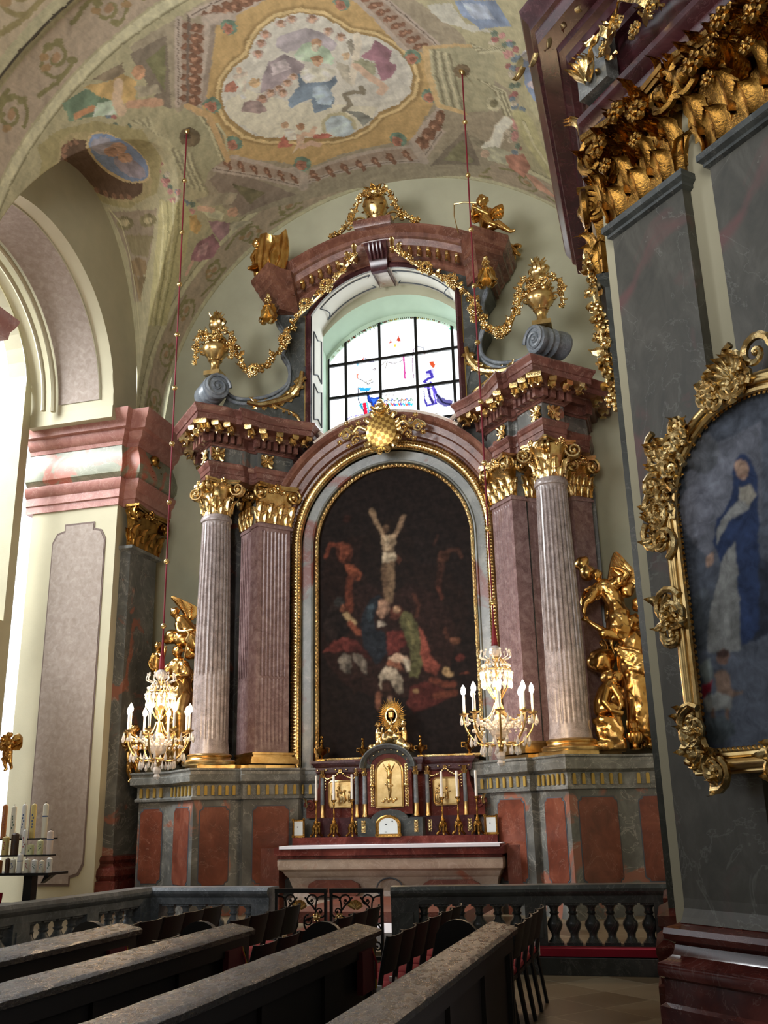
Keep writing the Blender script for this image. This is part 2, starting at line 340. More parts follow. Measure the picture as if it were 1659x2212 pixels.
# painting surfaces
class Canvas:
    def __init__(s, u0, u1, v0, v1, nu, nv, base):
        s.U, s.V = np.meshgrid(np.linspace(u0, u1, nu), np.linspace(v0, v1, nv), indexing='ij')
        s.C = np.zeros((nu, nv, 3)); s.C[:] = lin(base); s.b = (u0, u1, v0, v1); s.n = (nu, nv)
    def win(s, pts, pad):
        p = np.array(pts); u0, u1, v0, v1 = s.b; nu, nv = s.n
        i0 = int(max(0, (p[:, 0].min()-pad-u0)/(u1-u0)*(nu-1))); i1 = int(min(nu, (p[:, 0].max()+pad-u0)/(u1-u0)*(nu-1)+2))
        j0 = int(max(0, (p[:, 1].min()-pad-v0)/(v1-v0)*(nv-1))); j1 = int(min(nv, (p[:, 1].max()+pad-v0)/(v1-v0)*(nv-1)+2))
        return slice(i0, max(i0, i1)), slice(j0, max(j0, j1))
    def poly(s, pts, col, al=1, model=0):
        w = s.win(pts, 0); U, V = s.U[w], s.V[w]
        if U.size == 0: return
        ins = np.zeros(U.shape, bool); n = len(pts)
        for i in range(n):
            x1, y1 = pts[i]; x2, y2 = pts[(i+1) % n]
            if y1 == y2: continue
            c = ((y1 > V) != (y2 > V)) & (U < (x2-x1)*(V-y1)/(y2-y1)+x1); ins ^= c
        c = np.array(lin(col)); C = s.C[w]
        q = np.array(pts); sz = q.max(0)-q.min(0)
        if model and .12 < sz.max() < 1.25:      # painted drapery and flesh: brush-modelled tone and folds
            g = (U-q[:, 0].mean())/(sz[0]+.05)*-.7+(V-q[:, 1].mean())/(sz[1]+.05)*.7
            k = 9/sz.max(); fo = np.sin(k*(U*.9+V*.5)+2.2*np.sin(k*.4*(V-U)))+.5*np.sin(2.1*k*(U*.4-V)+1.7*np.sin(k*.6*U))
            c = c*np.clip(1+model*(.75*g+.30*fo), .35, 1.7)[..., None]; C[ins] = c[ins]
        else: C[ins] = C[ins]*(1-al)+c*al
    def line(s, pts, col, wd, al=1):
        w = s.win(pts, wd); U, V = s.U[w], s.V[w]
        if U.size == 0: return
        D = np.full(U.shape, 1e9)
        for (x1, y1), (x2, y2) in zip(pts[:-1], pts[1:]):
            dx, dy = x2-x1, y2-y1; L = dx*dx+dy*dy+1e-12
            t = np.clip(((U-x1)*dx+(V-y1)*dy)/L, 0, 1); D = np.minimum(D, np.hypot(U-x1-t*dx, V-y1-t*dy))
        k = np.clip((wd/2-D)/(wd*.15)+.5, 0, 1)[..., None]*al; C = s.C[w]; C[:] = C*(1-k)+np.array(lin(col))*k
    def load(s, txt, model=.5):
        for ln in txt.split('\n'):
            q = ln.split(); k = q[0]; v = list(map(int, q[1:])); pts = [(v[i]/100, v[i+1]/100) for i in range(4, len(v), 2)]
            if k == 'p': s.poly(pts, v[:3], 1, model)
            else: s.line(pts, v[:3], v[3]/100)
    def blur(s, n=1):
        for _ in range(n):
            s.C[1:-1] = (s.C[:-2]+s.C[1:-1]*2+s.C[2:])/4; s.C[:, 1:-1] = (s.C[:, :-2]+s.C[:, 1:-1]*2+s.C[:, 2:])/4
    def brush(s, amp, fr, seed, shade=.12):
        """hand-painted look: wobbly outlines and brush tone"""
        rg = np.random.RandomState(seed); u0, u1, v0, v1 = s.b; nu, nv = s.n; W1 = np.zeros((nu, nv)); W2 = W1.copy(); T = W1.copy()
        for k in range(14):
            f = fr*(1+k*.45); a = rg.uniform(0, 2*PI, 6); th = rg.uniform(0, PI, 3); g = 1/(1+k*.45)**.7
            W1 += g*np.sin(f*(s.U*np.cos(th[0])+s.V*np.sin(th[0]))+a[0]+1.5*np.sin(f*.37*s.V+a[3])); W2 += g*np.sin(f*(s.U*np.cos(th[1])+s.V*np.sin(th[1]))+a[1]+1.5*np.sin(f*.41*s.U+a[4])); T += g*np.sin(1.7*f*(s.U*np.cos(th[2])+s.V*np.sin(th[2]))+a[2]+2*np.sin(f*.5*(s.U-s.V)+a[5]))
        ii = np.clip(np.round((s.U+W1*amp/2-u0)/(u1-u0)*(nu-1)).astype(int), 0, nu-1); jj = np.clip(np.round((s.V+W2*amp/2-v0)/(v1-v0)*(nv-1)).astype(int), 0, nv-1)
        s.C = s.C[ii, jj]*np.clip(1+shade*T[..., None]/2, .5, 1.6)
    def mesh(s, name, fn, mat, parent=None, keep=None, origin=(0, 0, 0)):
        X, Y, Z = fn(s.U, s.V); nu, nv = s.n; O = Vector(origin)
        co = np.stack([X-O.x, Y-O.y, Z-O.z], -1).reshape(-1, 3)
        idx = np.arange(nu*nv).reshape(nu, nv)
        F = np.stack([idx[:-1, :-1], idx[1:, :-1], idx[1:, 1:], idx[:-1, 1:]], -1).reshape(-1, 4)
        if keep is not None:
            k = keep(s.U, s.V); kk = (k[:-1, :-1] & k[1:, :-1] & k[1:, 1:] & k[:-1, 1:]).reshape(-1); F = F[kk]
        me = bpy.data.meshes.new(name); me.vertices.add(len(co)); me.vertices.foreach_set('co', co.ravel().astype('f'))
        me.loops.add(F.size); me.loops.foreach_set('vertex_index', F.ravel().astype('i'))
        me.polygons.add(len(F)); me.polygons.foreach_set('loop_start', (np.arange(len(F))*4).astype('i')); me.update(calc_edges=True)
        me.shade_smooth()
        ca = me.color_attributes.new('Col', 'FLOAT_COLOR', 'POINT')
        ca.data.foreach_set('color', np.concatenate([s.C.reshape(-1, 3), np.ones((nu*nv, 1))], 1).ravel().astype('f'))
        me.materials.append(MATS[mat]); o = bpy.data.objects.new(name, me); COL.objects.link(o)
        o['_o'] = tuple(O)
        if parent is not None: o.parent = parent; o.location = O-Vector(parent['_o'])
        else: o.location = O
        return o
CEIL="""p 146 134 112 0 -307 -576 -196 -567 -112 -577 164 -507 270 -412 281 -332 362 -292 333 -130 210 12 11 43 -195 -10 -330 -81 -352 -192 -304 -413 -319 -441
p 118 106 92 0 -314 -565 -243 -551 -311 -419 -323 -444
p 112 112 74 0 -297 -536 -254 -537 -302 -456
p 128 112 100 0 -334 -222 -295 -227 -195 -38 -322 -82
p 104 98 70 0 -299 -175 -249 -93 -292 -92
p 118 106 92 0 110 -15 218 -145 227 -29
p 120 116 84 0 141 -33 203 -112 211 -35
p 178 145 84 0 -168 -517 -116 -520 -42 -526 53 -497 94 -477 144 -364 175 -354 177 -294 172 -226 89 -100 -137 -96 -268 -229 -270 -319 -258 -392 -202 -450
l 150 120 66 34 -218 -381 -201 -403 -174 -420 -138 -427 -118 -452 -93 -470 -60 -482 -20 -479 19 -461 42 -431 52 -412 99 -395 130 -363 146 -320 144 -284 125 -240 90 -209 46 -193 12 -161 -21 -148 -64 -150 -120 -176 -191 -229 -218 -265 -231 -315 -230 -354 -218 -381
l 200 172 112 7 -225 -386 -206 -412 -176 -429 -140 -436 -122 -459 -96 -477 -60 -489 -18 -485 24 -466 46 -436 57 -419 104 -402 136 -369 152 -323 150 -284 130 -236 90 -200 48 -183 11 -150 -24 -138 -68 -140 -124 -166 -195 -221 -224 -261 -239 -313 -236 -359 -225 -386
p 188 186 176 0 -218 -381 -201 -403 -174 -420 -138 -427 -118 -452 -93 -470 -60 -482 -20 -479 19 -459 41 -429 52 -411 99 -393 129 -361 143 -319 139 -284 123 -244 91 -213 47 -197 13 -165 -19 -152 -63 -154 -118 -182 -190 -231 -214 -267 -227 -317 -228 -351
p 196 192 172 0 -221 -362 -172 -359 -109 -287 -33 -243 48 -211 13 -165 -63 -154 -190 -231 -227 -317
p 180 178 170 0 44 -386 121 -364 136 -284 50 -219 4 -263
p 150 128 112 0 -211 -565 -295 -418 -259 -387 -173 -524
l 165 150 138 13 -211 -565 -295 -418
l 165 150 138 10 -173 -524 -259 -387
l 104 88 80 2 -211 -565 -295 -418
p 120 78 58 0 -183 -520 -188 -518 -195 -521 -202 -527 -204 -536 -203 -542 -196 -545 -189 -542 -183 -535 -180 -528
p 120 78 58 0 -199 -537 -203 -537 -209 -540 -212 -546 -211 -552 -206 -553 -200 -550 -197 -543
p 168 120 92 0 -190 -529 -193 -528 -196 -530 -198 -534 -198 -537 -195 -538 -192 -536 -190 -531
p 120 78 58 0 -192 -503 -198 -500 -205 -503 -212 -510 -214 -519 -212 -526 -207 -527 -200 -524 -193 -518 -190 -510
p 120 78 58 0 -209 -521 -213 -519 -219 -522 -222 -529 -221 -535 -216 -537 -211 -532 -207 -527
p 168 120 92 0 -200 -511 -203 -511 -207 -512 -208 -517 -208 -520 -205 -520 -202 -518 -199 -515
p 120 78 58 0 -202 -485 -208 -482 -216 -485 -222 -492 -225 -501 -223 -508 -217 -511 -209 -508 -203 -500 -201 -491
p 120 78 58 0 -219 -503 -224 -501 -229 -506 -232 -513 -231 -517 -226 -519 -221 -516 -218 -509
p 168 120 92 0 -211 -493 -213 -493 -216 -496 -219 -499 -218 -502 -216 -502 -212 -500 -210 -497
p 120 78 58 0 -213 -467 -219 -464 -227 -467 -233 -474 -236 -483 -233 -491 -227 -493 -220 -490 -214 -482 -211 -473
p 120 78 58 0 -229 -486 -234 -485 -240 -488 -243 -495 -242 -501 -237 -502 -231 -498 -228 -491
p 168 120 92 0 -221 -475 -224 -475 -227 -477 -229 -482 -229 -484 -225 -486 -222 -483 -220 -479
p 120 78 58 0 -224 -447 -230 -445 -237 -448 -243 -457 -246 -466 -244 -473 -238 -475 -231 -471 -224 -464 -221 -455
p 120 78 58 0 -240 -468 -245 -466 -250 -471 -253 -478 -253 -483 -248 -484 -241 -481 -238 -474
p 168 120 92 0 -232 -457 -234 -457 -238 -459 -240 -464 -239 -468 -236 -468 -233 -465 -231 -461
p 120 78 58 0 -235 -428 -240 -427 -248 -430 -254 -439 -257 -448 -255 -454 -249 -456 -241 -453 -235 -446 -232 -437
p 120 78 58 0 -251 -450 -256 -448 -262 -453 -265 -460 -263 -466 -258 -467 -253 -463 -249 -456
p 168 120 92 0 -242 -440 -245 -438 -249 -441 -251 -445 -250 -449 -247 -449 -244 -447 -242 -442
p 120 78 58 0 -246 -410 -251 -408 -259 -411 -265 -420 -268 -430 -265 -438 -260 -439 -252 -435 -246 -427 -243 -418
p 120 78 58 0 -262 -431 -267 -431 -273 -434 -275 -443 -275 -448 -269 -449 -264 -444 -261 -438
p 168 120 92 0 -254 -420 -256 -420 -260 -422 -262 -427 -261 -431 -258 -431 -255 -428 -253 -424
p 120 78 58 0 -257 -391 -263 -390 -271 -393 -277 -402 -280 -411 -277 -419 -271 -421 -264 -416 -257 -409 -255 -398
p 120 78 58 0 -274 -413 -278 -413 -284 -417 -287 -424 -286 -431 -281 -431 -275 -428 -272 -419
p 168 120 92 0 -265 -401 -268 -401 -271 -404 -273 -408 -273 -412 -270 -412 -266 -410 -264 -405
l 104 88 80 5 -193 -560 -279 -409
l 140 124 112 10 -164 -519 -254 -387
p 150 128 112 0 -187 -559 -69 -557 -73 -529 -147 -520
l 165 150 138 13 -187 -559 -69 -557
l 165 150 138 10 -147 -520 -73 -529
l 104 88 80 2 -187 -559 -69 -557
p 120 78 58 0 -143 -524 -148 -522 -156 -524 -162 -529 -165 -538 -163 -545 -157 -548 -150 -545 -144 -539 -141 -532
p 120 78 58 0 -159 -541 -164 -538 -170 -542 -173 -548 -172 -553 -167 -556 -161 -553 -158 -546
p 168 120 92 0 -151 -532 -153 -532 -157 -533 -159 -537 -159 -540 -156 -541 -152 -539 -150 -536
p 120 78 58 0 -123 -524 -129 -521 -137 -523 -143 -530 -146 -537 -144 -544 -139 -547 -131 -545 -124 -540 -122 -531
p 120 78 58 0 -140 -541 -144 -539 -150 -542 -154 -547 -152 -553 -148 -555 -142 -552 -139 -547
p 168 120 92 0 -131 -532 -134 -531 -137 -533 -140 -536 -139 -540 -137 -540 -133 -539 -131 -535
p 120 78 58 0 -104 -525 -110 -522 -117 -523 -123 -531 -126 -538 -125 -544 -119 -548 -112 -546 -105 -540 -102 -533
p 120 78 58 0 -121 -541 -126 -538 -131 -541 -134 -548 -134 -553 -129 -554 -123 -552 -120 -546
p 168 120 92 0 -112 -533 -115 -531 -118 -534 -120 -537 -120 -541 -117 -541 -114 -540 -112 -535
p 120 78 58 0 -84 -527 -90 -524 -97 -525 -104 -531 -107 -539 -106 -545 -100 -548 -93 -547 -86 -541 -83 -533
p 120 78 58 0 -101 -542 -106 -540 -112 -542 -115 -549 -114 -553 -109 -556 -104 -553 -100 -548
p 168 120 92 0 -93 -533 -95 -534 -99 -535 -101 -537 -100 -541 -98 -543 -95 -540 -92 -537
p 120 78 58 0 -65 -529 -70 -526 -78 -527 -85 -532 -87 -541 -86 -547 -81 -550 -73 -549 -67 -543 -63 -536
p 120 78 58 0 -82 -544 -87 -541 -92 -544 -96 -549 -95 -554 -90 -557 -85 -554 -82 -548
p 168 120 92 0 -73 -536 -76 -534 -79 -537 -82 -540 -82 -542 -79 -543 -75 -542 -73 -539
p 150 128 112 0 127 -497 218 -370 147 -357 87 -488
l 165 150 138 13 127 -497 218 -370
l 165 150 138 10 87 -488 147 -357
l 104 88 80 2 127 -497 218 -370
p 120 78 58 0 96 -481 99 -486 104 -489 110 -491 115 -490 117 -485 115 -481 109 -477 103 -475 98 -476
p 120 78 58 0 113 -484 115 -488 120 -491 124 -491 126 -488 124 -484 119 -482 115 -481
p 168 120 92 0 104 -483 105 -484 108 -486 111 -487 112 -484 111 -482 108 -481 105 -480
p 120 78 58 0 105 -465 107 -469 113 -473 119 -475 124 -474 126 -469 124 -465 118 -460 111 -458 106 -460
p 120 78 58 0 122 -468 124 -472 128 -475 133 -475 135 -472 133 -468 128 -466 123 -465
p 168 120 92 0 113 -467 114 -468 117 -470 120 -470 121 -468 120 -466 117 -465 114 -464
p 120 78 58 0 113 -447 116 -453 121 -457 128 -459 133 -457 135 -453 133 -449 127 -444 120 -442 115 -444
p 120 78 58 0 131 -452 133 -457 138 -460 142 -459 144 -456 142 -452 137 -449 132 -449
p 168 120 92 0 122 -450 123 -452 126 -454 129 -454 130 -452 129 -450 126 -449 123 -448
p 120 78 58 0 122 -431 125 -436 130 -441 137 -443 142 -441 144 -438 142 -432 136 -428 130 -426 124 -428
p 120 78 58 0 140 -436 142 -441 147 -444 152 -444 153 -440 151 -436 146 -433 142 -433
p 168 120 92 0 131 -434 132 -436 135 -437 138 -438 139 -436 138 -434 135 -431 132 -432
p 120 78 58 0 132 -414 134 -420 140 -425 146 -427 152 -425 154 -422 151 -416 146 -412 139 -410 133 -410
p 120 78 58 0 149 -419 152 -425 156 -427 161 -428 163 -425 161 -420 156 -417 151 -416
p 168 120 92 0 140 -418 141 -420 144 -421 148 -422 148 -419 147 -418 144 -415 141 -415
p 120 78 58 0 141 -398 144 -404 149 -408 156 -410 161 -409 163 -405 161 -400 155 -395 148 -391 143 -393
p 120 78 58 0 159 -403 161 -408 166 -411 171 -411 173 -408 171 -405 166 -400 161 -400
p 168 120 92 0 149 -400 151 -403 154 -404 157 -405 158 -403 157 -401 154 -398 151 -399
p 120 78 58 0 151 -381 153 -387 159 -392 166 -394 171 -394 173 -389 171 -383 165 -378 158 -375 153 -377
p 120 78 58 0 169 -388 171 -392 176 -396 181 -396 183 -392 181 -388 175 -384 171 -385
p 168 120 92 0 159 -383 161 -387 164 -388 167 -389 168 -386 167 -385 163 -382 161 -382
p 120 78 58 0 160 -363 163 -370 169 -375 176 -377 181 -377 183 -372 181 -366 175 -362 168 -358 163 -360
p 120 78 58 0 179 -371 181 -375 186 -379 191 -380 193 -377 191 -371 186 -369 181 -368
p 168 120 92 0 169 -366 171 -370 174 -371 177 -372 178 -371 177 -368 174 -367 171 -366
p 150 128 112 0 162 -132 93 -31 87 -95 189 -222
l 165 150 138 13 162 -132 93 -31
l 165 150 138 10 189 -222 87 -95
l 104 88 80 2 162 -132 93 -31
p 120 78 58 0 176 -198 181 -194 181 -181 177 -168 169 -155 162 -151 157 -155 157 -168 161 -182 168 -194
p 120 78 58 0 165 -161 168 -158 168 -149 165 -141 160 -133 155 -130 152 -133 152 -142 155 -150 160 -158
p 168 120 92 0 170 -181 172 -178 171 -172 168 -164 165 -161 163 -164 164 -172 167 -178
p 120 78 58 0 155 -169 160 -165 160 -152 155 -138 148 -126 140 -122 136 -128 135 -139 140 -155 147 -165
p 120 78 58 0 143 -132 146 -128 146 -120 143 -110 139 -103 134 -101 131 -104 131 -112 134 -122 138 -129
p 168 120 92 0 149 -151 151 -149 150 -142 147 -135 144 -134 142 -137 143 -143 146 -149
p 120 78 58 0 134 -142 138 -136 138 -123 134 -109 126 -97 119 -93 114 -98 114 -111 119 -127 126 -138
p 120 78 58 0 122 -102 125 -99 125 -91 122 -81 117 -74 112 -71 109 -76 109 -83 112 -93 117 -100
p 168 120 92 0 128 -122 130 -119 129 -113 126 -107 122 -104 121 -107 121 -114 125 -121
p 120 78 58 0 112 -112 117 -108 117 -95 112 -80 104 -67 97 -65 93 -71 93 -84 97 -98 105 -110
p 120 78 58 0 100 -73 103 -70 103 -61 100 -51 95 -44 90 -43 87 -47 87 -55 90 -65 95 -72
p 168 120 92 0 107 -95 108 -92 107 -84 104 -78 100 -75 99 -79 100 -86 103 -92
p 150 128 112 0 93 -31 -172 -58 -137 -85 78 -82
l 165 150 138 13 93 -31 -172 -58
l 165 150 138 10 78 -82 -137 -85
l 104 88 80 2 93 -31 -172 -58
p 120 78 58 0 61 -72 66 -73 71 -69 74 -62 73 -51 70 -46 65 -45 60 -49 57 -56 58 -67
p 120 78 58 0 68 -51 72 -51 75 -46 76 -39 73 -34 69 -33 66 -38 65 -45
p 168 120 92 0 65 -62 67 -62 69 -59 69 -55 67 -51 65 -51 63 -54 63 -59
p 120 78 58 0 26 -68 31 -69 36 -65 38 -56 37 -47 34 -40 29 -39 24 -44 22 -53 23 -62
p 120 78 58 0 32 -46 36 -45 40 -42 40 -33 37 -28 33 -29 30 -34 30 -40
p 168 120 92 0 29 -58 31 -57 33 -55 34 -50 32 -46 30 -47 28 -50 28 -54
p 120 78 58 0 -8 -67 -3 -67 1 -62 3 -53 2 -44 -1 -38 -6 -38 -11 -43 -13 -52 -12 -61
p 120 78 58 0 -3 -43 1 -44 4 -39 4 -31 2 -27 -2 -26 -5 -31 -5 -39
p 168 120 92 0 -6 -55 -3 -56 -2 -52 -2 -47 -3 -45 -5 -46 -7 -49 -7 -53
p 120 78 58 0 -42 -69 -38 -68 -34 -62 -32 -53 -32 -45 -36 -39 -41 -38 -45 -45 -47 -55 -46 -63
p 120 78 58 0 -37 -46 -33 -45 -30 -40 -31 -31 -33 -27 -37 -26 -40 -33 -40 -40
p 168 120 92 0 -40 -57 -38 -57 -36 -54 -36 -48 -37 -46 -40 -46 -41 -49 -42 -54
p 120 78 58 0 -76 -73 -71 -72 -67 -66 -65 -57 -66 -49 -70 -43 -75 -44 -79 -49 -81 -58 -80 -67
p 120 78 58 0 -72 -48 -67 -49 -65 -42 -65 -35 -68 -30 -72 -30 -74 -37 -74 -44
p 168 120 92 0 -74 -61 -72 -61 -70 -56 -70 -52 -72 -50 -74 -50 -75 -53 -75 -59
p 120 78 58 0 -109 -80 -104 -79 -101 -72 -99 -63 -100 -54 -104 -48 -109 -49 -112 -56 -114 -66 -113 -74
p 120 78 58 0 -105 -55 -101 -54 -99 -47 -99 -41 -101 -37 -105 -38 -108 -43 -108 -51
p 168 120 92 0 -107 -68 -105 -66 -104 -63 -104 -59 -105 -55 -107 -57 -109 -60 -109 -65
p 120 78 58 0 -142 -88 -137 -87 -134 -80 -132 -71 -133 -63 -137 -57 -142 -58 -146 -65 -147 -74 -146 -83
p 120 78 58 0 -138 -64 -134 -63 -132 -56 -132 -49 -135 -45 -139 -46 -142 -51 -141 -60
p 168 120 92 0 -140 -77 -138 -76 -137 -72 -137 -68 -138 -66 -140 -66 -142 -69 -142 -73
p 150 128 112 0 -170 -45 -313 -241 -268 -236 -171 -98
l 165 150 138 13 -170 -45 -313 -241
l 165 150 138 10 -171 -98 -268 -236
l 104 88 80 2 -170 -45 -313 -241
p 120 78 58 0 -181 -106 -178 -103 -175 -96 -175 -88 -177 -81 -181 -78 -185 -80 -187 -87 -187 -96 -185 -102
p 120 78 58 0 -181 -84 -178 -81 -177 -75 -179 -69 -181 -67 -184 -69 -186 -74 -184 -80
p 168 120 92 0 -181 -95 -179 -94 -179 -90 -180 -86 -181 -84 -183 -86 -184 -89 -183 -93
p 120 78 58 0 -202 -133 -198 -130 -196 -123 -197 -115 -199 -108 -202 -106 -206 -107 -208 -114 -208 -123 -206 -129
p 120 78 58 0 -202 -111 -199 -108 -199 -102 -199 -97 -203 -94 -205 -96 -206 -103 -205 -109
p 168 120 92 0 -202 -122 -201 -120 -200 -117 -201 -113 -202 -111 -204 -113 -204 -117 -204 -120
p 120 78 58 0 -222 -159 -219 -157 -217 -150 -217 -141 -219 -135 -223 -133 -226 -136 -228 -142 -228 -151 -226 -157
p 120 78 58 0 -223 -138 -220 -135 -219 -130 -220 -124 -223 -122 -226 -125 -227 -130 -226 -136
p 168 120 92 0 -223 -149 -221 -148 -221 -144 -221 -141 -223 -140 -225 -140 -225 -144 -224 -148
p 120 78 58 0 -243 -186 -239 -183 -236 -178 -237 -170 -239 -163 -243 -161 -246 -164 -248 -171 -248 -177 -246 -184
p 120 78 58 0 -243 -166 -240 -163 -240 -157 -240 -153 -243 -151 -246 -153 -247 -158 -246 -164
p 168 120 92 0 -242 -177 -241 -175 -240 -172 -241 -168 -243 -166 -244 -168 -245 -172 -244 -175
p 120 78 58 0 -262 -213 -258 -211 -256 -204 -256 -198 -259 -191 -262 -189 -266 -192 -268 -199 -268 -205 -265 -212
p 120 78 58 0 -262 -194 -260 -191 -259 -185 -260 -181 -263 -179 -266 -181 -267 -186 -265 -192
p 168 120 92 0 -262 -205 -261 -203 -260 -200 -261 -196 -263 -194 -264 -196 -264 -200 -264 -203
p 120 78 58 0 -281 -241 -277 -239 -275 -232 -275 -225 -278 -219 -282 -217 -285 -220 -287 -226 -287 -233 -284 -239
p 120 78 58 0 -281 -222 -279 -219 -278 -214 -279 -208 -282 -206 -285 -209 -285 -215 -284 -220
p 168 120 92 0 -281 -232 -280 -230 -279 -228 -280 -224 -282 -222 -283 -224 -283 -228 -283 -230
l 165 150 138 20 -173 -111 -161 -79 -173 -48
l 165 150 138 20 91 -85 100 -30
l 165 150 138 25 -167 -536 -135 -518
p 96 128 110 0 -132 -489 -139 -486 -149 -488 -155 -497 -157 -507 -152 -516 -145 -520 -136 -516 -130 -508 -128 -497
p 166 104 82 0 -139 -492 -144 -489 -150 -490 -154 -497 -155 -504 -153 -508 -147 -511 -141 -510 -137 -505 -136 -498
p 140 84 66 0 -142 -493 -146 -492 -149 -494 -151 -499 -149 -503 -146 -504 -142 -502 -141 -497
p 96 128 110 0 -232 -354 -241 -351 -250 -356 -256 -367 -257 -380 -253 -389 -245 -390 -235 -387 -229 -376 -227 -364
p 166 104 82 0 -239 -359 -246 -356 -251 -360 -255 -367 -256 -374 -253 -380 -247 -382 -241 -379 -237 -372 -236 -365
p 140 84 66 0 -242 -361 -246 -360 -250 -363 -251 -369 -250 -373 -246 -373 -242 -370 -241 -366
p 96 128 110 0 -238 -243 -247 -240 -257 -246 -264 -257 -265 -271 -260 -281 -251 -284 -241 -279 -235 -267 -233 -254
p 166 104 82 0 -246 -247 -252 -245 -259 -248 -263 -257 -263 -266 -260 -272 -254 -274 -248 -271 -243 -264 -243 -255
p 140 84 66 0 -249 -251 -253 -250 -258 -252 -259 -259 -257 -263 -253 -265 -249 -262 -247 -255
p 96 128 110 0 -137 -98 -147 -91 -157 -95 -165 -108 -167 -123 -162 -135 -153 -140 -142 -136 -134 -126 -132 -110
p 166 104 82 0 -146 -100 -152 -97 -159 -100 -164 -107 -165 -117 -161 -126 -155 -130 -149 -127 -144 -119 -142 -110
p 140 84 66 0 -149 -103 -153 -101 -158 -104 -160 -111 -158 -117 -154 -119 -149 -116 -147 -109
p 96 128 110 0 77 -95 68 -85 56 -85 47 -92 44 -106 47 -120 57 -130 68 -131 77 -124 81 -110
p 166 104 82 0 68 -94 62 -87 54 -87 48 -92 46 -101 49 -111 55 -118 62 -118 68 -114 70 -104
p 140 84 66 0 64 -95 60 -92 55 -92 52 -97 54 -105 58 -108 63 -107 65 -102
p 96 128 110 0 179 -230 169 -218 158 -216 148 -219 144 -232 148 -245 156 -255 167 -258 177 -254 181 -242
p 166 104 82 0 169 -227 163 -219 156 -217 150 -221 147 -228 149 -236 155 -243 163 -247 169 -243 171 -235
p 140 84 66 0 165 -226 161 -221 156 -221 153 -226 154 -232 158 -235 163 -236 166 -232
p 96 128 110 0 169 -336 161 -326 150 -323 141 -328 137 -338 140 -350 148 -359 159 -361 168 -356 172 -348
p 166 104 82 0 160 -332 155 -326 148 -324 142 -328 140 -335 142 -343 147 -348 154 -350 160 -348 162 -341
p 140 84 66 0 157 -333 153 -329 148 -328 146 -333 146 -338 151 -342 155 -341 158 -338
p 96 128 110 0 73 -471 65 -463 56 -463 48 -470 45 -480 48 -489 56 -494 65 -495 73 -490 76 -481
p 166 104 82 0 65 -469 60 -466 54 -466 49 -470 47 -475 50 -483 54 -486 61 -486 65 -482 68 -477
p 140 84 66 0 62 -470 59 -469 54 -468 52 -473 53 -477 57 -480 61 -479 63 -474
p 150 146 112 0 -337 -414 -289 -400 -263 -329 -276 -241 -323 -241 -356 -207 -363 -299 -350 -358
l 176 172 134 5 -274 -380 -274 -325 -287 -242
l 122 116 88 5 -269 -366 -269 -316 -284 -241
l 176 172 134 5 -265 -353 -264 -307 -281 -241
l 122 116 88 5 -260 -339 -259 -300 -278 -239
l 176 172 134 5 -255 -326 -254 -291 -275 -238
l 186 150 96 12 -283 -403 -260 -355 -268 -299 -277 -234
l 170 166 130 5 -386 -462 -364 -425 -355 -386
l 132 126 98 5 -380 -458 -364 -421 -355 -382
l 170 166 130 5 -375 -454 -363 -416 -355 -379
l 132 126 98 5 -370 -449 -363 -412 -354 -377
l 170 166 130 5 -365 -445 -362 -408 -353 -375
l 132 126 98 5 -358 -442 -361 -404 -353 -371
l 170 166 130 5 -353 -438 -361 -399 -352 -368
l 172 168 130 5 -358 -353 -366 -303 -378 -255
l 132 126 98 5 -354 -347 -363 -299 -374 -247
l 172 168 130 5 -350 -340 -359 -295 -369 -240
l 132 126 98 5 -346 -333 -356 -290 -366 -232
l 172 168 130 5 -341 -327 -351 -288 -362 -223
l 132 126 98 5 -337 -320 -348 -283 -357 -216
l 172 168 130 5 -333 -313 -344 -279 -353 -207
l 132 126 98 5 -328 -307 -340 -275 -349 -199
p 104 88 64 0 -301 -317 -312 -315 -324 -322 -331 -337 -332 -353 -325 -364 -314 -367 -302 -360 -295 -345 -294 -329
p 70 52 40 0 -311 -339 -314 -337 -319 -341 -322 -346 -321 -352 -317 -354 -313 -350 -310 -345
p 152 148 116 0 191 -367 291 -393 328 -384 297 -227 230 -198 175 -203 175 -284
l 178 172 138 5 194 -363 182 -292 179 -199
l 120 114 88 5 202 -363 191 -293 188 -201
l 178 172 138 5 209 -360 200 -294 197 -202
l 120 114 88 5 216 -360 209 -295 206 -204
l 178 172 138 5 223 -359 218 -296 215 -205
l 120 114 88 5 231 -358 228 -298 224 -207
l 190 160 104 13 186 -366 175 -303 174 -210 224 -197
l 184 154 100 8 191 -367 281 -390
l 126 120 92 5 282 -396 309 -388 355 -418
l 176 172 138 5 285 -393 315 -390 354 -415
l 126 120 92 5 286 -388 320 -392 353 -411
l 176 172 138 5 289 -385 325 -394 353 -407
l 126 120 92 5 290 -380 331 -396 352 -403
l 176 172 138 5 293 -377 336 -398 351 -399
l 126 120 92 5 277 -305 309 -284 317 -221
l 176 172 138 5 284 -302 313 -286 322 -224
l 126 120 92 5 291 -302 318 -288 327 -226
l 176 172 138 5 298 -301 322 -289 332 -228
l 126 120 92 5 304 -298 326 -291 336 -231
l 176 172 138 5 311 -298 331 -294 341 -233
p 110 92 66 0 265 -323 259 -310 248 -301 237 -297 229 -302 228 -314 235 -326 245 -335 257 -339 264 -334
p 168 164 132 0 318 -256 312 -239 300 -226 288 -222 281 -227 280 -241 286 -256 298 -268 309 -273 317 -269
p 120 114 84 0 309 -251 304 -242 296 -234 290 -235 289 -244 294 -255 301 -260 308 -260
p 96 116 132 0 -405 -499 -409 -497 -413 -499 -415 -503 -414 -508 -410 -510 -406 -507 -404 -503
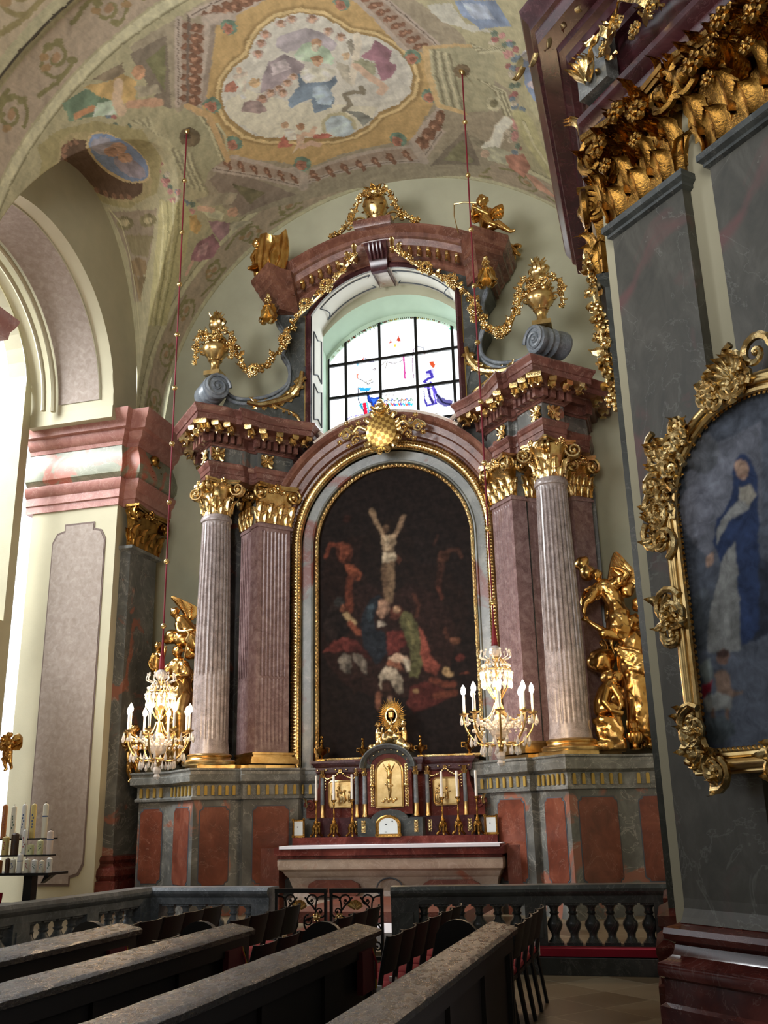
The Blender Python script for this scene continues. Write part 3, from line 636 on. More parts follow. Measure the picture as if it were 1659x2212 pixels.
p 150 88 88 0 -400 -488 -403 -488 -407 -490 -409 -494 -408 -499 -406 -499 -402 -497 -399 -493
p 150 88 88 0 -410 -471 -412 -470 -416 -472 -419 -477 -418 -481 -414 -483 -411 -479 -409 -475
p 92 112 98 0 -406 -473 -409 -472 -413 -474 -415 -479 -414 -483 -410 -485 -407 -482 -405 -477
p 92 112 98 0 -399 -453 -403 -451 -408 -453 -409 -459 -408 -464 -405 -464 -401 -462 -398 -458
p 92 112 98 0 -407 -455 -411 -453 -415 -455 -418 -459 -416 -464 -412 -466 -408 -464 -406 -459
p 92 112 98 0 -389 -449 -391 -449 -396 -451 -398 -455 -397 -460 -393 -462 -389 -460 -388 -454
p 92 112 98 0 -403 -440 -405 -440 -410 -442 -412 -446 -411 -451 -407 -453 -403 -451 -402 -445
p 96 116 132 0 -401 -442 -405 -440 -409 -442 -411 -447 -410 -451 -406 -453 -402 -451 -400 -446
p 96 116 132 0 -390 -434 -392 -433 -396 -436 -399 -440 -398 -445 -394 -447 -390 -444 -389 -439
p 170 160 140 0 -409 -410 -418 -402 -427 -399 -428 -405 -421 -417 -407 -430 -402 -429 -400 -423
p 92 112 98 0 -380 -418 -384 -416 -388 -419 -391 -423 -390 -427 -386 -430 -382 -427 -380 -423
p 170 160 140 0 -407 -386 -415 -380 -422 -379 -425 -383 -420 -392 -411 -400 -404 -401 -402 -395
p 92 112 98 0 -402 -399 -411 -391 -418 -390 -421 -394 -415 -405 -404 -414 -397 -415 -396 -409
p 92 112 98 0 -390 -397 -399 -389 -406 -388 -409 -392 -403 -403 -394 -411 -388 -410 -386 -406
p 150 88 88 0 -414 -365 -422 -358 -429 -358 -432 -362 -430 -368 -422 -375 -415 -376 -412 -371
p 92 112 98 0 -416 -365 -424 -359 -431 -358 -434 -362 -432 -368 -424 -375 -416 -376 -414 -371
p 92 112 98 0 -406 -353 -413 -348 -420 -347 -423 -352 -421 -358 -414 -363 -407 -364 -403 -361
p 150 88 88 0 -416 -349 -423 -344 -430 -343 -433 -348 -431 -354 -424 -359 -417 -359 -413 -356
p 96 116 132 0 -398 -356 -405 -351 -413 -348 -416 -353 -414 -359 -406 -365 -399 -366 -396 -362
p 170 160 140 0 -406 -345 -413 -340 -420 -339 -423 -343 -421 -349 -414 -355 -407 -355 -404 -351
p 92 112 98 0 -408 -334 -415 -329 -422 -328 -426 -331 -424 -337 -418 -342 -410 -343 -408 -339
p 176 120 118 0 -404 -342 -411 -337 -418 -336 -421 -341 -419 -347 -412 -352 -405 -353 -402 -348
p 176 120 118 0 -410 -321 -416 -318 -423 -317 -427 -320 -427 -325 -420 -330 -413 -330 -408 -327
p 92 112 98 0 -422 -308 -427 -304 -435 -303 -439 -306 -439 -311 -433 -314 -425 -315 -421 -312
p 150 88 88 0 -398 -321 -403 -317 -410 -316 -416 -318 -414 -324 -408 -328 -401 -328 -397 -325
p 92 112 98 0 -402 -291 -407 -288 -414 -287 -419 -290 -418 -295 -412 -298 -405 -299 -401 -296
p 176 120 118 0 -416 -304 -422 -300 -429 -300 -433 -303 -433 -307 -427 -311 -420 -312 -415 -309
p 170 160 140 0 -397 -293 -402 -289 -409 -288 -414 -291 -413 -296 -408 -300 -401 -300 -396 -297
p 170 160 140 0 -395 -295 -400 -291 -407 -290 -412 -293 -412 -296 -406 -301 -399 -302 -394 -299
p 176 120 118 0 -414 -284 -419 -280 -427 -279 -432 -281 -432 -286 -426 -289 -419 -290 -414 -287
p 176 120 118 0 -415 -275 -420 -271 -428 -270 -432 -273 -433 -276 -427 -280 -420 -281 -414 -279
p 150 88 88 0 -405 -280 -409 -278 -416 -277 -422 -279 -421 -283 -416 -287 -408 -288 -404 -285
p 92 112 98 0 -406 -268 -410 -265 -417 -265 -423 -266 -422 -271 -418 -273 -411 -274 -405 -272
p 96 116 132 0 -394 -255 -398 -253 -404 -254 -409 -255 -409 -260 -405 -262 -398 -263 -393 -260
p 176 120 118 0 -393 -251 -398 -249 -402 -251 -407 -254 -407 -257 -402 -261 -395 -262 -393 -256
p 176 120 118 0 -410 -260 -415 -257 -423 -256 -427 -259 -428 -262 -422 -266 -415 -267 -411 -264
p 170 160 140 0 -410 -233 -414 -231 -418 -235 -424 -237 -424 -240 -419 -244 -411 -244 -408 -240
p 176 120 118 0 -413 -245 -419 -241 -426 -240 -432 -242 -432 -247 -427 -249 -420 -250 -414 -248
p 170 160 140 0 -399 -242 -403 -240 -408 -242 -413 -245 -412 -250 -408 -252 -401 -253 -399 -247
p 176 120 118 0 -411 -216 -415 -214 -419 -217 -422 -222 -420 -229 -416 -231 -412 -227 -409 -222
p 96 116 132 0 -396 -218 -400 -216 -404 -220 -407 -225 -405 -231 -401 -233 -396 -231 -394 -225
p 96 116 132 0 -393 -212 -397 -209 -402 -212 -404 -218 -403 -223 -399 -225 -394 -223 -392 -216
p 176 120 118 0 -404 -194 -408 -192 -412 -196 -415 -202 -414 -207 -410 -209 -405 -207 -403 -201
p 92 112 98 0 -386 -199 -390 -197 -395 -199 -397 -205 -396 -212 -392 -214 -388 -210 -385 -205
p 176 120 118 0 -395 -186 -399 -183 -404 -186 -406 -192 -405 -198 -401 -201 -397 -197 -393 -192
p 92 112 98 0 345 -442 342 -435 336 -431 331 -431 330 -436 333 -443 339 -447 344 -447
p 170 160 140 0 336 -418 333 -411 327 -406 322 -406 321 -411 325 -418 330 -422 335 -422
p 150 88 88 0 345 -427 341 -420 335 -416 330 -416 329 -421 333 -428 339 -432 344 -432
p 176 120 118 0 362 -444 358 -437 352 -433 347 -433 346 -438 350 -445 356 -449 361 -449
p 176 120 118 0 375 -434 372 -429 366 -423 361 -423 359 -428 363 -435 369 -439 374 -439
p 92 112 98 0 364 -424 360 -418 354 -412 349 -412 348 -417 352 -424 357 -429 363 -429
p 92 112 98 0 382 -433 378 -426 372 -422 367 -420 366 -425 369 -432 376 -438 381 -438
p 96 116 132 0 375 -430 371 -423 365 -419 360 -419 359 -423 362 -429 368 -435 373 -435
p 176 120 118 0 365 -406 362 -398 355 -393 350 -393 349 -397 353 -404 359 -410 364 -410
p 176 120 118 0 364 -402 361 -394 355 -389 349 -388 348 -393 352 -401 358 -406 363 -406
p 150 88 88 0 387 -425 383 -417 377 -412 372 -411 371 -416 374 -423 380 -428 385 -428
p 96 116 132 0 387 -407 383 -398 377 -394 372 -394 371 -399 374 -406 380 -410 386 -412
p 96 116 132 0 378 -396 375 -389 368 -383 363 -383 362 -387 365 -395 372 -401 377 -401
p 176 120 118 0 372 -407 369 -400 363 -396 358 -396 357 -400 360 -406 366 -412 371 -412
p 150 88 88 0 362 -372 358 -365 352 -359 347 -359 345 -364 349 -371 355 -377 360 -377
p 96 116 132 0 371 -369 368 -363 362 -359 357 -359 355 -364 359 -371 365 -376 370 -377
p 176 120 118 0 383 -361 380 -357 374 -354 369 -359 368 -365 372 -371 378 -374 382 -369
p 170 160 140 0 364 -352 360 -345 354 -341 349 -339 348 -345 351 -353 357 -357 362 -357
p 170 160 140 0 379 -342 376 -338 370 -337 365 -341 364 -346 367 -351 373 -352 378 -349
p 170 160 140 0 371 -346 368 -340 362 -339 357 -339 356 -344 359 -352 365 -356 370 -353
p 92 112 98 0 359 -321 355 -314 349 -308 344 -308 342 -313 346 -320 352 -326 358 -326
p 92 112 98 0 373 -324 370 -320 364 -317 358 -317 357 -322 361 -329 367 -334 372 -330
p 150 88 88 0 354 -289 350 -281 344 -275 338 -276 337 -281 341 -288 347 -294 352 -294
p 150 88 88 0 362 -302 359 -293 352 -287 347 -287 346 -294 349 -301 356 -307 361 -307
p 96 116 132 0 354 -284 351 -275 344 -271 339 -269 338 -276 341 -283 348 -289 353 -289
p 96 116 132 0 354 -262 350 -253 344 -247 338 -247 337 -254 341 -261 348 -267 353 -267
p 96 116 132 0 357 -270 354 -263 347 -257 342 -257 340 -262 344 -271 350 -275 356 -277
p 170 160 140 0 355 -273 351 -266 345 -260 339 -258 338 -265 342 -272 348 -278 354 -278
p 96 116 132 0 373 -266 369 -258 362 -252 357 -251 355 -257 359 -265 366 -271 371 -272
p 96 116 132 0 358 -239 354 -230 347 -224 342 -224 341 -229 344 -238 351 -244 357 -244
p 176 120 118 0 343 -217 340 -208 333 -202 327 -202 326 -209 330 -216 337 -222 342 -222
p 96 116 132 0 356 -214 352 -204 346 -198 340 -199 339 -204 343 -213 349 -219 355 -219
p 176 120 118 0 347 -204 344 -195 337 -189 331 -189 330 -196 334 -203 341 -209 346 -209
p 176 120 118 0 347 -216 343 -208 336 -202 331 -202 330 -207 333 -217 340 -222 345 -222
p 92 112 98 0 338 -180 334 -171 327 -165 321 -165 320 -170 324 -179 331 -185 336 -185
p 176 120 118 0 340 -170 336 -161 329 -155 324 -155 323 -160 326 -170 333 -176 339 -175
p 170 160 140 0 326 -174 322 -165 315 -159 310 -161 308 -166 312 -175 319 -181 324 -181
p 170 160 140 0 325 -152 321 -143 314 -137 309 -137 308 -143 312 -152 318 -158 324 -158
p 176 120 118 0 340 -179 336 -170 330 -164 324 -164 323 -169 327 -178 333 -184 339 -184
p 176 120 118 0 336 -163 333 -154 326 -148 320 -148 319 -153 323 -162 330 -168 335 -168
p 150 88 88 0 342 -135 338 -126 331 -120 326 -120 324 -125 328 -134 335 -140 341 -142
p 92 112 98 0 341 -142 338 -132 331 -126 325 -126 324 -132 328 -141 335 -149 340 -148
p 170 160 140 0 335 -122 331 -113 324 -105 319 -105 317 -112 321 -121 328 -127 334 -127
p 96 116 132 0 328 -112 324 -103 317 -97 312 -97 310 -104 314 -113 321 -119 327 -119
p 150 140 92 0 -544 -579 -495 -565 -431 -513 -376 -426 -393 -331 -459 -264 -592 -246 -827 -274 -833 -385 -553 -558
p 160 146 100 0 -482 -266 -534 -255 -613 -260 -739 -279 -833 -337 -833 -390 -524 -534 -506 -547 -482 -540 -456 -514 -434 -471 -451 -386 -450 -329 -456 -291
p 92 66 52 0 -512 -269 -558 -262 -631 -267 -752 -285 -833 -337 -833 -384 -525 -527 -509 -539 -490 -531 -469 -507 -477 -442 -488 -372 -484 -324 -487 -292
p 132 92 70 0 -569 -261 -577 -262 -582 -266 -580 -270 -571 -274 -563 -273 -561 -268 -563 -263
p 132 92 70 0 -602 -263 -611 -264 -616 -268 -613 -273 -603 -276 -594 -275 -592 -270 -594 -265
p 132 92 70 0 -641 -268 -652 -269 -659 -273 -655 -278 -643 -281 -632 -280 -626 -276 -632 -270
p 132 92 70 0 -690 -276 -705 -277 -714 -280 -705 -287 -688 -290 -675 -289 -671 -284 -675 -279
p 132 92 70 0 -754 -287 -786 -288 -833 -292 -785 -298 -751 -302 -729 -300 -723 -295 -730 -291
p 132 92 70 0 -833 -308 -833 -315 -833 -322 -833 -323 -833 -321 -833 -315 -803 -310 -833 -306
p 132 92 70 0 -833 -335 -833 -342 -833 -348 -833 -351 -833 -349 -833 -342 -833 -335 -833 -332
p 132 92 70 0 -833 -358 -833 -365 -833 -371 -833 -373 -833 -370 -833 -365 -833 -359 -833 -355
p 132 92 70 0 -833 -377 -833 -383 -833 -389 -833 -391 -833 -390 -833 -383 -833 -377 -833 -375
p 132 92 70 0 -833 -390 -833 -395 -833 -402 -526 -521 -523 -521 -519 -519 -749 -399 -833 -387
p 132 92 70 0 -519 -519 -523 -521 -522 -527 -520 -532 -516 -532 -515 -528 -515 -522 -516 -519
p 132 92 70 0 -513 -524 -515 -528 -516 -532 -513 -537 -510 -537 -508 -533 -507 -529 -510 -524
p 132 92 70 0 -505 -525 -507 -529 -508 -533 -506 -538 -502 -538 -501 -534 -500 -530 -502 -525
p 132 92 70 0 -496 -521 -498 -525 -499 -530 -497 -534 -494 -535 -492 -531 -491 -526 -493 -522
p 132 92 70 0 -487 -514 -489 -517 -490 -522 -487 -527 -484 -527 -482 -523 -481 -518 -484 -514
p 190 168 118 0 -467 -293 -484 -289 -505 -288 -530 -292 -557 -299 -581 -312 -601 -328 -611 -349 -604 -375 -581 -406 -478 -495 -471 -504 -463 -507 -454 -505 -443 -499 -434 -487 -426 -470 -419 -451 -425 -416 -431 -382 -434 -356 -438 -333 -443 -316 -453 -302
p 108 136 180 0 -467 -298 -483 -294 -504 -293 -526 -297 -548 -305 -569 -317 -586 -333 -594 -353 -591 -376 -569 -406 -474 -491 -467 -500 -460 -503 -452 -501 -444 -493 -435 -483 -427 -468 -419 -450 -431 -411 -435 -381 -437 -357 -441 -336 -446 -319 -455 -307
p 150 150 170 0 -475 -399 -505 -382 -536 -381 -556 -393 -543 -424 -467 -493 -456 -494 -444 -484 -434 -468 -447 -434
p 146 140 160 0 -470 -301 -492 -298 -520 -307 -540 -326 -543 -349 -524 -367 -499 -371 -476 -359 -464 -336 -460 -315
p 178 140 118 0 -455 -390 -471 -379 -490 -374 -505 -378 -507 -391 -494 -408 -470 -427 -447 -436 -439 -428 -444 -408
p 186 146 122 0 -471 -350 -484 -344 -499 -344 -512 -348 -515 -359 -507 -370 -491 -378 -477 -378 -466 -372 -464 -361
p 170 130 110 0 -492 -380 -509 -371 -524 -371 -536 -377 -535 -389 -521 -404 -502 -415 -486 -416 -479 -408 -483 -393
p 118 140 180 0 453 -339 452 -317 447 -299 439 -286 429 -278 418 -276 407 -278 397 -288 389 -301 384 -319 383 -341 386 -368 392 -397 401 -428 411 -445 422 -456 433 -462 440 -426 446 -393 451 -364
p 190 150 128 0 426 -356 420 -347 409 -345 400 -351 397 -364 404 -377 415 -379 424 -371
p 176 176 190 0 421 -399 416 -387 406 -383 396 -386 390 -397 389 -413 394 -422 404 -433 414 -432 420 -415
p 172 160 170 0 427 -317 422 -311 411 -309 399 -311 391 -317 388 -323 393 -328 403 -331 415 -328 424 -322
p 172 166 112 0 -461 -251 -399 -233 -405 -183 -478 -114 -614 -55 -645 -112 -578 -150 -511 -201
l 190 186 140 5 -458 -245 -488 -201 -547 -147 -634 -100
l 140 134 86 5 -440 -244 -470 -200 -542 -137 -631 -91
l 190 186 140 5 -423 -242 -457 -194 -536 -127 -625 -82
l 140 134 86 5 -409 -237 -450 -181 -530 -117 -622 -73
p 140 124 104 0 -747 -249 -481 -236 -566 -174 -694 -130 -743 -131 -710 -180
p 120 112 76 0 -600 -222 -615 -217 -647 -213 -686 -215 -716 -221 -718 -227 -688 -233 -648 -236 -619 -233 -601 -228
p 160 148 108 0 -623 -222 -634 -220 -659 -218 -677 -222 -681 -226 -663 -230 -640 -230 -623 -228
p 120 112 76 0 -497 -219 -509 -213 -529 -211 -552 -212 -569 -216 -568 -224 -555 -229 -532 -232 -511 -231 -499 -225
p 160 148 108 0 -513 -220 -522 -216 -537 -216 -549 -218 -551 -222 -541 -226 -527 -226 -516 -224
p 128 116 82 0 -677 -208 -532 -199 -578 -174 -671 -179
p 128 104 70 0 -596 -162 -611 -156 -640 -153 -675 -155 -704 -159 -709 -165 -681 -172 -645 -175 -615 -173 -596 -169
p 132 110 74 0 -704 -155 -614 -152 -687 -128
l 176 170 126 7 -733 -253 -681 -226 -691 -179 -714 -131 -724 -113
p 98 128 104 0 -458 -590 -411 -575 -394 -545 -384 -512 -390 -488 -433 -526 -470 -557
p 184 150 84 0 -411 -581 -368 -549 -342 -547 -332 -514 -355 -488 -376 -499 -400 -545
p 168 192 170 0 -410 -540 -382 -515 -387 -484 -433 -526
p 176 128 92 0 -313 -513 -320 -511 -328 -514 -332 -522 -331 -531 -326 -538 -318 -540 -311 -537 -306 -530 -307 -521
l 196 168 138 20 -361 -536 -380 -514 -386 -490
l 184 140 110 16 -367 -488 -338 -464 -321 -448
p 150 140 118 0 -341 -510 -305 -482 -307 -460 -346 -486
p 128 112 90 0 -391 -578 -359 -569 -332 -561 -339 -544 -372 -552
l 190 130 84 12 -454 -553 -423 -538
p 150 140 118 0 -381 -210 -325 -172 -297 -142 -324 -128 -374 -177
p 184 184 150 0 -385 -192 -366 -168 -348 -120 -361 -110 -381 -144
l 196 160 134 12 -384 -184 -363 -151
p 180 138 112 0 -320 -100 -326 -91 -335 -92 -343 -101 -345 -114 -339 -122 -329 -122 -321 -113
p 186 148 78 0 -409 -188 -396 -175 -405 -140 -423 -135 -428 -161
p 156 116 126 0 -385 -138 -352 -90 -364 -68 -393 -68 -393 -103
p 150 98 112 0 -436 -117 -395 -99 -399 -57 -428 -48 -458 -74 -471 -102
p 170 124 132 0 -435 -106 -413 -94 -436 -71 -455 -89
l 196 156 136 10 -470 -91 -497 -84
p 160 154 128 0 -352 -90 -312 -52 -310 -43 -360 -64
l 214 206 186 22 246 -100 277 -118 297 -171 323 -210
p 164 164 138 0 244 -92 275 -110 318 -105 288 -59 248 -53
p 172 112 92 0 293 -86 343 -119 354 -80 329 -32 297 -49
p 186 134 110 0 332 -50 361 -51 411 -12 361 -9
p 130 122 102 0 221 -131 255 -118 239 -90 221 -108
p 178 150 126 0 258 -80 253 -69 244 -61 236 -62 235 -73 241 -84 250 -92 257 -89
p 176 176 164 0 212 -470 261 -483 283 -442 341 -444 289 -426 235 -435
p 112 134 168 0 271 -490 356 -518 380 -473 311 -439 278 -461
p 150 166 190 0 285 -489 333 -500 347 -474 300 -457
l 170 166 116 50 362 -231 374 -167 411 -103 466 -36 490 0
l 134 128 88 8 362 -227 374 -167 411 -103 466 -36 490 0
l 188 184 146 8 361 -223 374 -167 411 -103 466 -36 490 0
p 140 130 100 0 401 -261 430 -227 446 -175 413 -192
p 164 156 166 0 -76 -442 -20 -444 11 -420 23 -391 6 -374 -37 -398 -74 -405 -85 -421
p 150 136 146 0 -108 -399 -76 -401 -50 -363 -78 -336 -119 -338 -153 -338 -137 -368
p 176 164 170 0 -109 -391 -80 -391 -78 -365 -114 -364
p 160 186 160 0 -62 -391 -37 -411 -15 -410 1 -386 6 -358 -4 -346 -33 -360 -61 -380
p 176 136 104 0 -4 -398 -9 -393 -16 -391 -22 -395 -25 -402 -23 -410 -18 -415 -11 -416 -5 -412 -2 -406
p 190 180 160 0 -12 -390 -16 -384 -22 -384 -26 -389 -26 -395 -21 -401 -16 -401 -12 -396
p 198 150 116 0 -16 -358 -21 -351 -27 -348 -33 -351 -36 -357 -35 -365 -31 -371 -25 -374 -19 -372 -15 -366
p 150 108 76 0 -15 -369 -18 -365 -24 -362 -30 -364 -35 -367 -36 -372 -33 -375 -28 -376 -21 -376 -16 -373
p 204 202 184 0 -66 -351 -37 -350 2 -329 -8 -317 -20 -316 -26 -306 -59 -321 -69 -336
p 104 128 152 0 -72 -350 -79 -317 -112 -294 -118 -271 -95 -275 -70 -276 -78 -236 -41 -238 -29 -255 -28 -283 -8 -299 -5 -316 -26 -306 -66 -319
p 150 174 196 0 -57 -303 -31 -301 -26 -274 -39 -244 -60 -254 -65 -281
p 130 124 112 0 41 -387 51 -400 56 -372 40 -357
l 204 190 172 13 65 -404 56 -372 40 -338 19 -292
p 148 100 120 0 94 -388 119 -358 106 -332 117 -315 97 -289 74 -281 78 -335 55 -351 79 -365
p 146 148 120 0 38 -343 56 -346 79 -328 68 -299 45 -301
l 192 160 136 16 40 -331 54 -301 78 -265 64 -250
p 164 158 142 0 4 -352 27 -333 15 -278 5 -304
p 186 156 120 0 37 -356 33 -351 28 -348 23 -349 21 -354 21 -361 25 -366 29 -367 34 -366 37 -362
l 124 116 100 11 -22 -221 -3 -233 -5 -262 16 -264 31 -256 32 -273
p 164 184 196 0 -15 -162 -20 -155 -27 -150 -35 -148 -44 -148 -53 -152 -61 -158 -68 -167 -73 -176 -75 -186 -75 -196 -72 -205 -67 -212 -61 -215 -52 -217 -43 -217 -35 -213 -26 -208 -20 -200 -15 -190 -13 -181 -12 -172
p 120 124 120 0 -19 -220 10 -207 30 -180 3 -164 -3 -193
l 172 166 130 8 -76 -181 -70 -206 -50 -219 -25 -213 -11 -187 -15 -164
p 206 190 174 0 -181 -406 -169 -404 -155 -395 -168 -373 -182 -343 -190 -347 -180 -376
p 196 160 134 0 -160 -405 -164 -401 -169 -402 -172 -407 -172 -411 -167 -417 -162 -416 -159 -411
p 170 104 84 0 -202 -394 -185 -396 -183 -378 -192 -369 -211 -382
p 190 156 112 0 -143 -360 -148 -355 -155 -356 -161 -361 -162 -370 -161 -377 -156 -380 -149 -379 -144 -374 -141 -367
p 176 92 74 0 -154 -214 -153 -184 -145 -180 -153 -175 -179 -190 -168 -204
p 178 92 76 0 -104 -183 -78 -175 -64 -161 -75 -157 -103 -170
p 200 164 138 0 -130 -202 -115 -190 -125 -172 -146 -161 -162 -153 -141 -173
p 202 194 180 0 -144 -230 -128 -214 -135 -187 -150 -192 -152 -212
p 176 140 108 0 -134 -232 -137 -229 -142 -228 -147 -231 -150 -236 -149 -242 -146 -246 -141 -247 -136 -244 -133 -239
p 160 116 84 0 -107 -212 -111 -206 -116 -205 -121 -208 -123 -215 -123 -222 -119 -225 -114 -227 -109 -224 -106 -218
l 200 164 138 12 -116 -194 -104 -183 -92 -198
l 196 160 136 13 -132 -161 -112 -163 -101 -148
p 170 150 142 0 -47 -464 -51 -458 -57 -458 -63 -459 -66 -466 -65 -472 -62 -476 -56 -477 -50 -475 -46 -470
p 188 148 124 0 -50 -465 -54 -459 -59 -460 -63 -463 -62 -470 -59 -474 -54 -474 -50 -471
p 136 100 78 0 -49 -469 -52 -467 -56 -468 -60 -471 -60 -474 -57 -477 -53 -476 -49 -473
p 170 150 142 0 -26 -467 -30 -462 -37 -459 -42 -463 -46 -468 -45 -474 -42 -478 -35 -480 -30 -477 -26 -472
p 188 148 124 0 -30 -466 -34 -463 -39 -462 -43 -465 -42 -472 -38 -477 -33 -478 -30 -473
p 136 100 78 0 -29 -472 -31 -471 -36 -470 -40 -473 -40 -477 -37 -479 -33 -478 -29 -475
p 170 150 142 0 9 -456 4 -450 -2 -448 -9 -450 -13 -455 -12 -462 -8 -467 -2 -469 5 -467 9 -462
p 188 148 124 0 4 -455 0 -450 -5 -449 -9 -454 -9 -460 -5 -466 1 -466 4 -461
p 136 100 78 0 6 -461 3 -459 -2 -459 -6 -462 -7 -464 -4 -468 1 -467 5 -465
p 170 150 142 0 -82 -453 -86 -449 -92 -446 -98 -450 -101 -456 -100 -463 -97 -467 -90 -468 -85 -464 -81 -459
p 178 132 112 0 -86 -454 -89 -450 -95 -449 -98 -454 -97 -460 -94 -464 -88 -465 -85 -460
p 136 100 78 0 -84 -459 -86 -458 -91 -459 -94 -462 -95 -464 -93 -466 -88 -465 -85 -462
p 170 150 142 0 -96 -438 -100 -435 -106 -434 -113 -435 -116 -442 -115 -449 -111 -452 -105 -453 -99 -452 -96 -445
p 178 132 112 0 -100 -439 -104 -436 -110 -435 -113 -440 -112 -446 -108 -450 -103 -451 -100 -446
p 136 100 78 0 -98 -445 -101 -443 -105 -444 -109 -447 -110 -450 -107 -452 -103 -451 -99 -448
p 170 150 142 0 -111 -419 -115 -414 -121 -413 -127 -416 -129 -423 -129 -429 -125 -433 -119 -434 -114 -431 -110 -426
p 178 132 112 0 -115 -420 -118 -417 -124 -416 -126 -420 -126 -427 -122 -431 -117 -430 -114 -427
p 136 100 78 0 -113 -425 -116 -423 -120 -424 -123 -427 -124 -431 -121 -432 -117 -432 -113 -429
p 170 150 142 0 26 -420 23 -415 17 -412 11 -414 7 -419 8 -426 11 -431 17 -433 23 -432 27 -427
p 188 148 124 0 23 -421 19 -416 14 -415 11 -418 11 -424 14 -428 20 -431 23 -427
p 136 100 78 0 24 -425 22 -424 17 -423 14 -426 13 -429 16 -432 20 -431 24 -429
p 170 150 142 0 44 -402 40 -396 34 -394 28 -396 25 -401 25 -407 29 -413 35 -415 41 -414 44 -408
p 188 148 124 0 40 -403 37 -397 31 -395 28 -400 28 -405 31 -410 37 -412 40 -408
p 136 100 78 0 41 -407 39 -405 34 -405 31 -408 30 -410 32 -412 37 -413 41 -411
p 170 150 142 0 -125 -322 -130 -317 -137 -316 -143 -319 -147 -326 -146 -335 -142 -339 -135 -340 -128 -336 -125 -329
p 188 148 124 0 -129 -323 -134 -318 -140 -318 -143 -324 -142 -332 -138 -336 -132 -336 -129 -330
p 136 100 78 0 -127 -329 -130 -327 -135 -329 -139 -332 -140 -336 -137 -338 -132 -337 -128 -334
p 170 150 142 0 -107 -323 -111 -319 -117 -318 -123 -322 -127 -327 -126 -334 -122 -339 -116 -340 -110 -337 -107 -330
p 188 148 124 0 -111 -324 -115 -320 -120 -320 -124 -324 -123 -331 -119 -336 -114 -336 -110 -332
p 136 100 78 0 -109 -330 -112 -328 -116 -329 -120 -332 -120 -337 -118 -338 -113 -337 -110 -334
p 170 150 142 0 -88 -330 -93 -324 -99 -324 -104 -327 -108 -332 -107 -340 -103 -344 -97 -345 -91 -343 -88 -336
p 188 148 124 0 -92 -331 -96 -325 -101 -326 -104 -331 -104 -338 -100 -341 -95 -342 -92 -337
p 136 100 78 0 -90 -337 -93 -335 -98 -334 -101 -339 -102 -342 -99 -343 -95 -342 -91 -339
p 170 150 142 0 -144 -317 -149 -311 -156 -311 -163 -314 -166 -323 -165 -330 -160 -335 -153 -336 -147 -331 -144 -324
p 178 132 112 0 -148 -318 -153 -313 -159 -313 -162 -320 -162 -327 -157 -332 -151 -331 -147 -326
p 136 100 78 0 -146 -324 -149 -322 -155 -323 -158 -328 -159 -333 -155 -334 -150 -333 -147 -328
p 170 150 142 0 -169 -317 -174 -311 -182 -310 -188 -316 -191 -323 -190 -331 -186 -335 -178 -336 -172 -331 -169 -324
p 178 132 112 0 -174 -318 -178 -314 -184 -315 -188 -320 -186 -328 -182 -332 -176 -331 -173 -326
p 136 100 78 0 -171 -324 -175 -322 -180 -323 -184 -328 -184 -333 -181 -334 -175 -333 -172 -328
p 170 150 142 0 -73 -340 -76 -336 -81 -335 -86 -336 -89 -343 -89 -348 -85 -353 -80 -354 -75 -351 -72 -346
p 188 148 124 0 -76 -340 -79 -337 -84 -336 -86 -340 -86 -347 -82 -350 -78 -350 -75 -347
p 136 100 78 0 -74 -346 -76 -344 -81 -344 -84 -347 -84 -351 -81 -352 -78 -351 -75 -349
p 170 150 142 0 -105 -310 -109 -306 -116 -303 -122 -307 -125 -314 -124 -320 -120 -326 -114 -327 -108 -323 -105 -316
p 188 148 124 0 -109 -311 -113 -307 -118 -306 -122 -311 -121 -317 -117 -323 -112 -322 -108 -319
p 136 100 78 0 -107 -317 -110 -315 -114 -316 -118 -319 -118 -323 -116 -325 -111 -324 -107 -321
p 150 128 128 0 -188 -337 -162 -324 -157 -291 -175 -294 -202 -322"""
